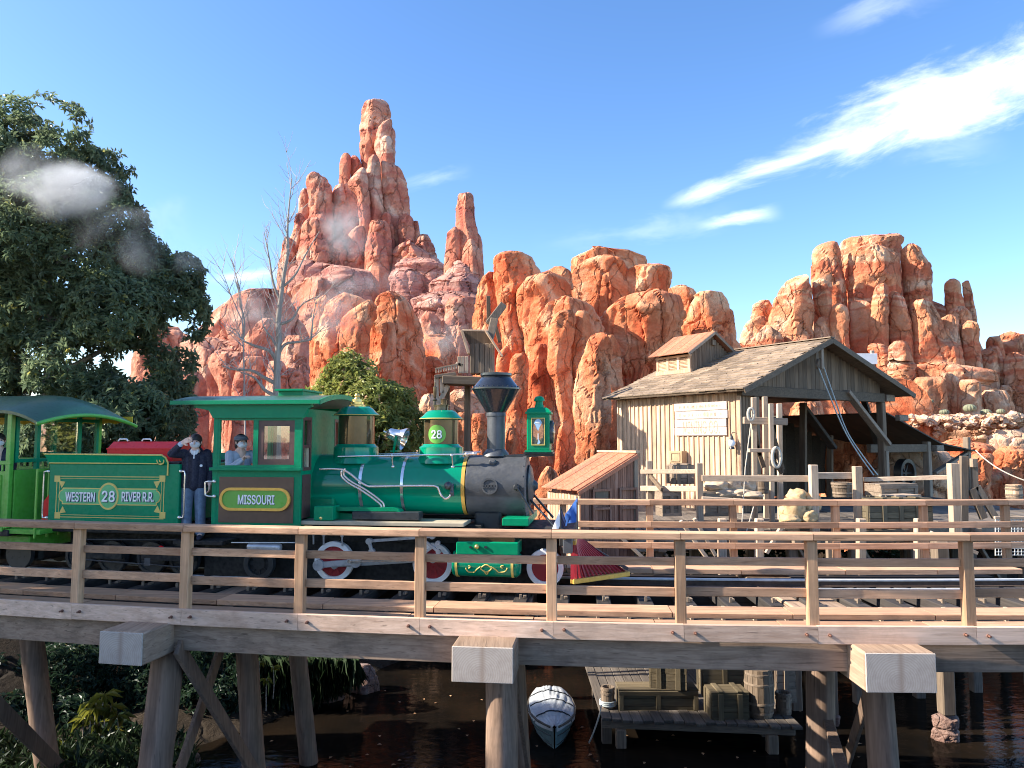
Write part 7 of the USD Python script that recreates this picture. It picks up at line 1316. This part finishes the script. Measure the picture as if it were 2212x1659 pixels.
# the driver, seated in the cab
dl = L.pixel(518, 1010, -.42); dv = T('person', 'person in pale blue shirt and cap driving, seen through the rear cab window', 'person', loc=L.loc + L.R @ A([dl[0], -.42, zf + .08]), rz=.75)
hz_ = L.pixel(519, 955, -.42)[2] - zf - .08; b0 = hz_ - .66; hc = A([0, -.03, hz_])
sk = chain([A([0, .03, b0]), A([0, .02, b0 + .25]), A([0, 0, b0 + .47]), A([0, -.01, b0 + .56]), A([0, -.015, b0 + .6])], [.12, .11, .10, .05, .05]) + [(hc + A([0, .01, .03]), .088, hc + A([0, -.03, -.06]), .062), (hc + A([0, -.09, -.01]), .014, hc + A([0, -.108, -.028]), .016)]
sh = [A([-.17, 0, b0 + .46]), A([.17, 0, b0 + .46])]; el = [A([-.24, -.16, b0 + .24]), A([.26, -.12, b0 + .28])]; wr_ = [A([-.10, -.36, b0 + .40]), A([.18, -.35, b0 + .46])]
hp_, kn, an_ = [A([-.1, .0, b0]), A([.1, .0, b0])], [A([-.12, -.42, b0 + .02]), A([.12, -.42, b0 + .02])], [A([-.12, -.44, .09]), A([.12, -.44, .09])]
for i in (0, 1): sk += chain([sh[i], el[i], wr_[i]], [.055, .042, .03]) + chain([hp_[i], kn[i], an_[i]], [.085, .058, .042]) + [(an_[i], .042, an_[i] + A([0, -.13, -.055]), .032)] + hand(wr_[i], A([.1 - .2 * i, -.5, .3]), A([0, .2, .9]), 1.0, .6, 1 - 2 * i)
dv.part('body', body(sk, .018), 'skin', local=True, smooth=True); head_parts(dv, hc, 0, cap='cap_blue')
jk = [(A([-.07, .02, b0]), .11, A([-.08, .0, b0 + .42]), .10), (A([.07, .02, b0]), .11, A([.08, 0, b0 + .42]), .10), (A([-.13, 0, b0 + .45]), .07, A([.13, 0, b0 + .45]), .07)]
for i in (0, 1): jk += chain([sh[i], el[i], el[i] + (wr_[i] - el[i]) * .85], [.072, .058, .045])
dv.part('shirt', body(jk, .025), 'shirt_blue', local=True, smooth=True); tr_ = []
for i in (0, 1): tr_ += chain([hp_[i], kn[i], an_[i] + A([0, 0, .02])], [.10, .078, .07])
dv.part('trousers', body(tr_, .03), 'denim', local=True, smooth=True); L.part('cab_seat', bx(dl[0], -.4, zf + b0 - .06, .4, .4, .06), 'frame_brown', local=True)
# a passenger in dark clothes at the picture's left edge
q = C.pixel(2, 1000, -.55); pz_ = C.pixel(2, 952, -.55)[2]; st_ = T('person', 'person in dark clothes standing in the coach at the left edge', 'person', loc=C.loc + C.R @ A([q[0] - .06, -.55, zfl + .03]), rz=.6)
k_ = (pz_ - zfl - .03) / 1.55; SC = lambda *v: A(v) * k_
sk = chain([SC(0, 0, .9), SC(0, 0, 1.36), SC(0, 0, 1.44), SC(0, -.01, 1.5)], [.1, .1, .05, .05]) + [(SC(0, .01, 1.58), .088, SC(0, -.04, 1.49), .062), (SC(0, -.10, 1.53), .014, SC(0, -.115, 1.51), .016)]
for s in (-1, 1): sk += chain([SC(s * .17, 0, 1.36), SC(s * .23, .02, 1.1), SC(s * .22, -.1, .9)], [.055, .042, .03]) + hand(SC(s * .22, -.1, .9), A([0, -.4, -.6]), A([s, 0, 0.01]), 1, .4, s) + chain([SC(s * .09, 0, .88), SC(s * .1, -.02, .48), SC(s * .1, 0, .09)], [.085, .058, .042]) + [(SC(s * .1, 0, .09), .042, SC(s * .1, -.13, .035), .032)]
st_.part('body', body(sk, .02), 'skin', local=True, smooth=True); head_parts(st_, SC(0, 0, 1.55), 0); jk = [(SC(s * .08, 0, .85), .12, SC(s * .1, 0, 1.32), .1) for s in (-1, 1)] + [(SC(-.13, 0, 1.35), .07, SC(.13, 0, 1.35), .07)]
for s in (-1, 1): jk += chain([SC(s * .17, 0, 1.36), SC(s * .23, .02, 1.1), SC(s * .22, -.08, .93)], [.078, .062, .05])
st_.part('coat', body(jk, .03), 'navy', local=True, smooth=True); st_.part('trousers', body([b for s in (-1, 1) for b in chain([SC(s * .09, 0, .88), SC(s * .1, -.02, .48), SC(s * .1, 0, .1)], [.1, .08, .07])], .03), 'navy', local=True, smooth=True)

# ------------------------------------------------------------------ trees and plants
def leaves(c, d, up, L_, w, droop=.25):
    """Folded leaves: base points c, directions d, rough up vectors; two halves each, bent down at the tip."""
    n = len(c); d = d / np.linalg.norm(d, axis=1, keepdims=True); x = np.cross(d, up); x /= np.linalg.norm(x, axis=1, keepdims=True) + 1e-9; u = np.cross(x, d); L_ = np.broadcast_to(L_, n)[:, None]; w = np.broadcast_to(w, n)[:, None]
    m = c + d * L_ * .5 + u * L_ * .06; t = c + d * L_ - u * L_ * droop
    V = np.stack([c, m + x * w / 2 + u * w * .15, t, m - x * w / 2 + u * w * .15], 1).reshape(-1, 3); o = np.arange(n)[:, None] * 4
    return V, np.concatenate([o + [0, 1, 2], o + [0, 2, 3]])
def unit(g, n): v = g.normal(size=(n, 3)); return v / np.linalg.norm(v, axis=1, keepdims=True)
def crown(blobs, n, g, L_, w, per=7, droop=.35, spread=.9, fill=.35, hole=.36, hs=1.0):
    """Whorls of leaves through the outer volume of blobs (centre, radii), with gaps."""
    vol = A([np.prod(r) ** .67 for _, r in blobs]); pick = g.choice(len(blobs), n, p=vol / vol.sum()); dirs = unit(g, n); rad = 1 - fill * g.random(n) ** 1.4
    cs, rs = A([b[0] for b in blobs])[pick], A([b[1] for b in blobs])[pick]; P = cs + dirs * rs * rad[:, None] * (1 + .28 * (fbm(dirs * 2.2 + pick[:, None] * 3.1, 3, 5)[:, None] - .5) * 2)
    inside = np.zeros(n, int)
    for c, r in blobs: inside += (((P - c) / r) ** 2).sum(1) < .42
    keep = (inside == 0) & (fbm(P * .9 * hs, 3, 9) > hole); P, dirs = P[keep], dirs[keep]; m = len(P)
    ax = dirs * .8 + unit(g, m) * .5 + [0, 0, .25]; ax /= np.linalg.norm(ax, axis=1, keepdims=True); a = np.cross(ax, unit(g, m)); a /= np.linalg.norm(a, axis=1, keepdims=True); b = np.cross(ax, a)
    C_, D_, U_ = [], [], []
    for k in range(per):
        th = k * 2 * np.pi / per + g.uniform(0, 1, m); dd = (a * np.cos(th)[:, None] + b * np.sin(th)[:, None]) * spread + ax * g.uniform(.1, .7, m)[:, None] + [0, 0, -droop]; C_.append(P + ax * g.uniform(-.06, .06, m)[:, None]); D_.append(dd); U_.append(ax + unit(g, m) * .2)
    c, d, u = np.vstack(C_), np.vstack(D_), np.vstack(U_); s = g.uniform(.7, 1.25, len(c)); return leaves(c, d, u, L_ * s, w * s)
def limb(p0, p1, r0, r1, g, bend=.12, n=7):
    t = np.linspace(0, 1, n)[:, None]; p0, p1 = A(p0), A(p1); L_ = np.linalg.norm(p1 - p0); off = (fbm(np.hstack([t * 2.2, np.full((n, 1), g.uniform(0, 50)), t * 0]), 3, 1)[:, None] - .5) * unit(g, 1) * L_ * bend * 2 * np.sin(np.pi * t); return tube(p0 + (p1 - p0) * t + off, (r0 + (r1 - r0) * t[:, 0]), 7)
gt = np.random.default_rng(77)
TD_ = 21.0
def bl(px, py, rx, ry, dd=0.0): Y = TD_ + dd; c = at(px, py, Y); s = Y / FPX; return c, A([rx * s, (rx + ry) / 2 * s * .85, ry * s])
big = [bl(40, 330, 125, 115), bl(120, 300, 95, 85, -.5), bl(-80, 380, 160, 170, 1), bl(205, 370, 75, 65, .3), bl(235, 470, 75, 90, -.6), bl(60, 500, 150, 120, -1.2), bl(150, 560, 130, 110, -.8), bl(290, 560, 75, 70), bl(350, 640, 95, 85, .2), bl(395, 590, 45, 45, .5), bl(400, 680, 55, 60, .4), bl(60, 660, 130, 110, -.5), bl(-80, 620, 140, 170, .5), bl(250, 680, 110, 90, -1), bl(150, 780, 130, 95, -.6), bl(300, 800, 85, 80, -.3), bl(60, 830, 110, 80, 0), bl(270, 890, 110, 80, -.8), bl(160, 930, 140, 70, -.6), bl(360, 880, 55, 80, .5), bl(60, 960, 120, 70, -.3), bl(355, 960, 60, 60, .2), bl(390, 790, 35, 60, .8), bl(-60, 860, 120, 130, .5), bl(330, 1000, 90, 60, -.5), bl(200, 1010, 140, 60, -.4)]
tb_ = at(110, 1030, TD_); bt3 = T('evergreen_tree', 'big dark evergreen tree filling the left side, steam drifting across it', 'tree', loc=(tb_[0], TD_, -1.0))
bt3.part('crown', crown(big, 24000, gt, .195, .07, 7, .45, hole=.38), 'leaf_tree'); bt3.part('trunk', join([limb((tb_[0], TD_, -1.4), at(100, 560, TD_), .3, .14, gt, .06, 10)] + [limb(at(104 - 4 * k, 980 - 75 * k, TD_), at(*p, TD_ + gt.uniform(-1.2, 1.2)), .10, .03, gt, .15) for k, p in enumerate([(330, 900), (-60, 820), (340, 660), (250, 640), (-70, 560), (240, 470), (60, 340)])]), 'bark_grey', smooth=True)
inner = [(c, r * .55) for c, r in big]
# leafy bush before the orange boulders
TD_ = 17.5; bu = [bl(760, 830, 62, 60), bl(790, 880, 80, 70, -.4), bl(715, 880, 60, 60, .2), bl(850, 880, 55, 50, .1), bl(690, 930, 55, 50), bl(820, 940, 85, 60, -.5), bl(745, 800, 35, 40), bl(880, 930, 40, 55), bl(760, 960, 90, 60, -.3)]
p = at(780, 1000, 17.5); bs = T('leafy_bush', 'yellow-green leafy bush with russet leaves behind the steam dome', 'bush', loc=(p[0], 17.5, -.8)); bs.part('crown', crown(bu, 5200, gt, .13, .055, 6, .15, .8, .5, .36, 1.8), 'leaf_bush'); bs.part('trunk', join([limb((p[0] + gt.uniform(-.2, .2), 17.5, -1), c, .05, .012, gt) for c, r in bu]), 'bark_grey', smooth=True)
# bare tree
gb = np.random.default_rng(8); BD = 19.5; ba = T('bare_tree', 'tall leafless tree with pale twigs in front of the red mountain', 'tree', loc=(at(597, 1000, BD)[0], BD, -1)); tw, tk = [], []
def twig(p, d, L_, r, lev):
    n = 5; pts = [p]; dd = d.copy()
    for _ in range(n): dd = dd + unit(gb, 1)[0] * .16 + A([0, 0, .10]); dd /= np.linalg.norm(dd); pts.append(pts[-1] + dd * L_ / n)
    (tw if lev < 2 else tk).append(tube(pts, np.linspace(r, r * .35, n + 1), 5))
    if lev > 0:
        for k in range(gb.integers(3, 6)):
            i_ = gb.integers(1, n + 1); nd = dd * .75 + unit(gb, 1)[0] * A([.75, .75, .5]); twig(pts[i_], nd / np.linalg.norm(nd), L_ * gb.uniform(.4, .65), r * .5, lev - 1)
def skel(pts, r0, r1, sprout=0, slen=.9, lev=1):
    P = smooth_path([at(px, py, BD + (o[0] if o else 0)) for px, py, *o in pts], 5); tk.append(tube(P, np.linspace(r0, r1, len(P)), 8))
    for k in range(sprout):
        i_ = int(len(P) * gb.uniform(.25, 1)) - 1; d_ = P[min(i_ + 1, len(P) - 1)] - P[i_ - 1]; d_ /= np.linalg.norm(d_) + 1e-9; nd = d_ * .7 + unit(gb, 1)[0] * A([.9, .6, .3]) + A([0, 0, .25]); twig(P[i_], nd / np.linalg.norm(nd), slen * gb.uniform(.6, 1.2), max(r1 * .9, .012), lev)
skel([(597, 1010), (598, 860), (599, 780), (603, 730), (601, 700), (606, 650), (614, 590), (622, 540), (621, 500), (625, 440), (631, 385)], .13, .008, 40, .9, 1)
skel([(599, 790), (585, 760), (545, 745), (525, 735), (520, 728)], .06, .02, 3, .8); skel([(601, 760), (590, 735), (575, 715), (568, 700)], .045, .016, 3, .7); skel([(602, 765), (620, 742), (650, 738), (672, 734)], .05, .018, 4, .7); skel([(598, 830), (570, 815), (540, 800), (505, 798), (480, 790)], .055, .015, 4, .7); skel([(598, 855), (575, 845), (548, 815), (520, 805)], .055, .015, 3, .6)
skel([(604, 700), (630, 690), (650, 660), (690, 640)], .04, .012, 4, .7); skel([(524, 735), (528, 700), (518, 650), (512, 600)], .03, .01, 5, .8); skel([(606, 650), (590, 610), (582, 560), (570, 500)], .04, .01, 6, .8); skel([(610, 620), (640, 590), (655, 560), (690, 500)], .035, .01, 0, .6); skel([(672, 734), (676, 690), (684, 650)], .03, .01, 4, .7)
ba.part('trunk', join(tk), 'bark_grey', smooth=True); ba.part('twigs', join(tw), 'bark_pale', smooth=True)
BD = 24.0; tk, tw = [], []; b2_ = T('bare_tree', 'smaller leafless tree with fine pale twigs at the left, beside the evergreen crown', 'tree', loc=(at(520, 1000, BD)[0], BD, -1)); skel([(530, 1000), (527, 800), (524, 700), (520, 640), (508, 590), (500, 560)], .035, .010, 16, 1.3, 1); skel([(522, 690), (500, 640), (485, 600), (472, 575)], .02, .007, 8, 1.0); b2_.part('trunk', join(tk), 'bark_pale', smooth=True); b2_.part('twigs', join(tw), 'bark_pale', smooth=True)
# broad tree on the near bank: its shade dapples the left part of the bridge
sc = A([-20.6, 10.2, 9.6]); shb = [(sc + A(o), A(r)) for o, r in (((0, 0, 0), (3.0, 2.6, 2.3)), ((2.6, 1.0, -.6), (2.0, 2.0, 1.6)), ((-2.2, -.6, .5), (2.4, 2.2, 2.0)), ((.8, 1.6, 1.6), (2.0, 1.8, 1.5)), ((4.3, .8, -1.6), (1.3, 1.4, 1.0)), ((-.5, -1.8, -1.4), (2.2, 1.8, 1.4)), ((1.2, 2.8, -1.2), (2.0, 1.8, 1.4)))]
nt_ = T('broadleaf_tree', 'broad leafy tree on the near bank whose shade dapples the left end of the bridge', 'tree', loc=(sc[0], sc[1], -.5)); nt_.part('crown', crown(shb, 5200, gt, .34, .14, 7, .2, .9, .55, .40, .7), 'leaf_tree'); nt_.part('trunk', join([limb((sc[0], sc[1], -1.2), sc, .4, .15, gt, .05, 10)] + [limb(sc - A([0, 0, 3.5]), c, .14, .03, gt) for c, r in shb]), 'bark_grey', smooth=True)
# growth on the bank below the bridge
TD_ = 16.8; ub = [bl(250, 1440, 150, 75, .8), bl(420, 1430, 130, 60, .9), bl(330, 1500, 110, 60, .2), bl(130, 1480, 110, 90, -.2), bl(590, 1440, 80, 45, .9), bl(450, 1520, 70, 45, -.2), bl(150, 1560, 70, 50, -1.2), bl(540, 1470, 70, 45, .5), bl(40, 1430, 120, 80, .6), bl(-60, 1500, 120, 100, -.6), bl(40, 1560, 80, 60, -1.4), bl(250, 1590, 60, 30, -1.8), bl(120, 1640, 70, 25, -2.2)]
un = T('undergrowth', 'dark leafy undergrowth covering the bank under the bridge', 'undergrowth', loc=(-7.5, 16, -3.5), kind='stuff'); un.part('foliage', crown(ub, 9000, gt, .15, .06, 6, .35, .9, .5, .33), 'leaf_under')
sb2 = [(A([x, 22.2 + .25 * abs(x), -2.3 + .5 * math.sin(x * 3)]), A([1.5, 1.0, 1.9])) for x in np.arange(-5, 13, 1.3)]  # mostly hidden shrubs, added so sunlit rocks do not mirror in the water
un2 = T('bank_shrubs', 'added dark shrubs, mostly hidden, blocking rock reflections at the far waterline', 'shrubs', loc=(2, 22.5, -3.8), kind='stuff'); un2.part('foliage', crown(sb2, 5200, gt, .22, .10, 6, .3, .9, .7, .25), 'leaf_under')
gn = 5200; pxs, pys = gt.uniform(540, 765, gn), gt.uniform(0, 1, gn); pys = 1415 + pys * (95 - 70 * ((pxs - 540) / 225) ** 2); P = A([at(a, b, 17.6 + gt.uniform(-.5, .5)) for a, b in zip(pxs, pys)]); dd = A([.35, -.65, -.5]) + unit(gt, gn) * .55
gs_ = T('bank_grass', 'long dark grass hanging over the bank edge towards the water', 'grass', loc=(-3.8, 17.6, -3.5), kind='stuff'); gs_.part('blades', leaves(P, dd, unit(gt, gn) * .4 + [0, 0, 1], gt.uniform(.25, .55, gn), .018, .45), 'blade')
def plant(name, label, spots, n, L_, w, mt, d, group=None):
    t = T(name, label, 'plant', loc=at(*spots[0], d) - A([0, 0, .5])); V = []
    for px, py in spots:
        c = at(px, py, d + gt.uniform(-.15, .15)); th = gt.uniform(0, 6.28, n); dirs = np.stack([np.cos(th), np.sin(th), gt.uniform(-.9, .25, n)], -1); V.append(leaves(np.repeat(c[None], n, 0), dirs, np.tile([0, 0, 1.0], (n, 1)) + unit(gt, n) * .3, L_ * gt.uniform(.7, 1.2, n), w, .3))
    t.part('leaves', join(V), mt); t.part('stem', join([limb(at(px, py + 70, d), at(px, py, d), .012, .006, gt) for px, py in spots]), 'bark_grey')
gn2 = 2600; P = A([at(a, b, onz(a, b, -3.25 + gt.uniform(-.2, .2))) for a, b in zip(gt.uniform(-30, 420, gn2), gt.uniform(1590, 1700, gn2))]); gs2 = T('bank_grass', 'short dark grass tufts on the muddy bank at the lower left corner', 'grass', loc=(-7, 13, -3.6), kind='stuff'); gs2.part('blades', leaves(P, A([0, -.2, .8]) + unit(gt, gn2) * .7, unit(gt, gn2), gt.uniform(.12, .3, gn2), .02, .3), 'blade')
plant('broad_leaved_plant', 'yellow-green broad leaved plant on the dark bank, left of the leaning pile', [(225, 1500), (205, 1530), (240, 1525), (255, 1545), (180, 1550), (215, 1560), (235, 1580), (195, 1515)], 12, .30, .085, 'leaf_yellow', 14.0)
plant('broad_leaved_plant', 'small green leafy plant below the yellow-green one at the lower left', [(140, 1600), (150, 1625), (165, 1610)], 11, .26, .075, 'leaf_yellow', 13.9)
plant('sapling', 'thin sapling with yellowed leaves behind the crossed braces', [(560, 1428), (575, 1465), (540, 1445), (590, 1440)], 9, .17, .06, 'leaf_yellow', 15.0)
plant('fern', 'dark low fern on the bank above the muddy edge', [(270, 1610), (300, 1615), (330, 1600), (310, 1590)], 12, .32, .05, 'leaf_under', 14.3)
# cactus cushions on the ledge, leaves on the water
for k, (px, py, r) in enumerate(((2040, 895, 9), (2095, 888, 12), (2130, 896, 10), (2162, 893, 8), (2010, 870, 6), (2200, 900, 7))):
    q = at(px, py, 36.4); R_ = r * 36.4 / FPX; th = np.linspace(0, 2 * np.pi, 48, endpoint=False); V = []
    for f in np.linspace(0, 1, 12): V.append(np.stack([np.cos(th) * R_ * np.sin(f * 2.4 + .02) * (1 + .08 * np.cos(th * 12)), np.sin(th) * R_ * np.sin(f * 2.4 + .02) * (1 + .08 * np.cos(th * 12)), np.full(48, R_ * (.75 * np.cos(f * 2.4) + .5))], -1))
    V = np.vstack(V) + q; i, j = np.meshgrid(np.arange(11), np.arange(48), indexing='ij'); j2 = (j + 1) % 48
    solo('cactus', (V, np.stack([i * 48 + j, (i + 1) * 48 + j, (i + 1) * 48 + j2, i * 48 + j2], -1).reshape(-1, 4)), 'cactus', ['round green cactus nearest the lean-to roof ridge on the pale ledge', 'largest round green cactus on the pale rubble ledge', 'middle sized round cactus right of the largest one on the ledge', 'round cactus between the largest ones and the ledge end', 'smallest green cactus, leftmost on the pale rubble ledge', 'last round cactus at the right picture edge on the ledge'][k], 'cactus', 'cushion cacti on the rubble ledge', smooth=True)
n = 90; c = np.stack([gt.uniform(-5, 7, n), gt.uniform(12.6, 19, n), np.full(n, WATER + .012)], -1); c = c[shore_dist(c[:, :2]) < -.1]; n = len(c); th = gt.uniform(0, 6.28, n)
fl = T('floating_leaves', 'fallen brown leaves floating on the dark water', 'leaves', loc=(0, 15, WATER), kind='stuff'); fl.part('leaf', leaves(c, np.stack([np.cos(th), np.sin(th), th * 0], -1), np.tile([0, 0, 1.0], (n, 1)), gt.uniform(.05, .13, n), .06, -.02), 'dry_leaf')

# ------------------------------------------------------------------ steam
for k, (px, py, d, rx, ry, dens, sc_) in enumerate(((155, 405, 18.4, 165, 88, 2.4, .85), (300, 530, 18.4, 140, 120, .5, 1.0), (410, 560, 18.6, 90, 60, .7, 1.2), (735, 500, 45, 80, 95, .40, .45), (560, 680, 28, 110, 70, .28, .8), (800, 610, 45, 120, 50, .24, .45), (955, 735, 27, 65, 70, .55, .9), (720, 680, 30, 120, 70, .2, .7))):
    c = at(px, py, d); s = d / FPX; r = A([rx * s, rx * s * .55, ry * s]); steam_mat(f'steam_{k}', c, r, dens, sc_)
    solo('steam_cloud', ell(c, r * 1.45, 3), f'steam_{k}', ['white puff of steam in front of the upper evergreen crown', 'thin steam veil before the middle of the evergreen crown', 'wisp of steam at the right tip of the evergreen crown', 'steam rising before the cliff of the tallest butte', 'thin steam among the twigs of the bare tree', 'faint steam over the ledge below the tallest butte', 'grey steam left of the ore chute tower', 'faint steam before the orange boulders'][k], 'steam', kind='stuff')
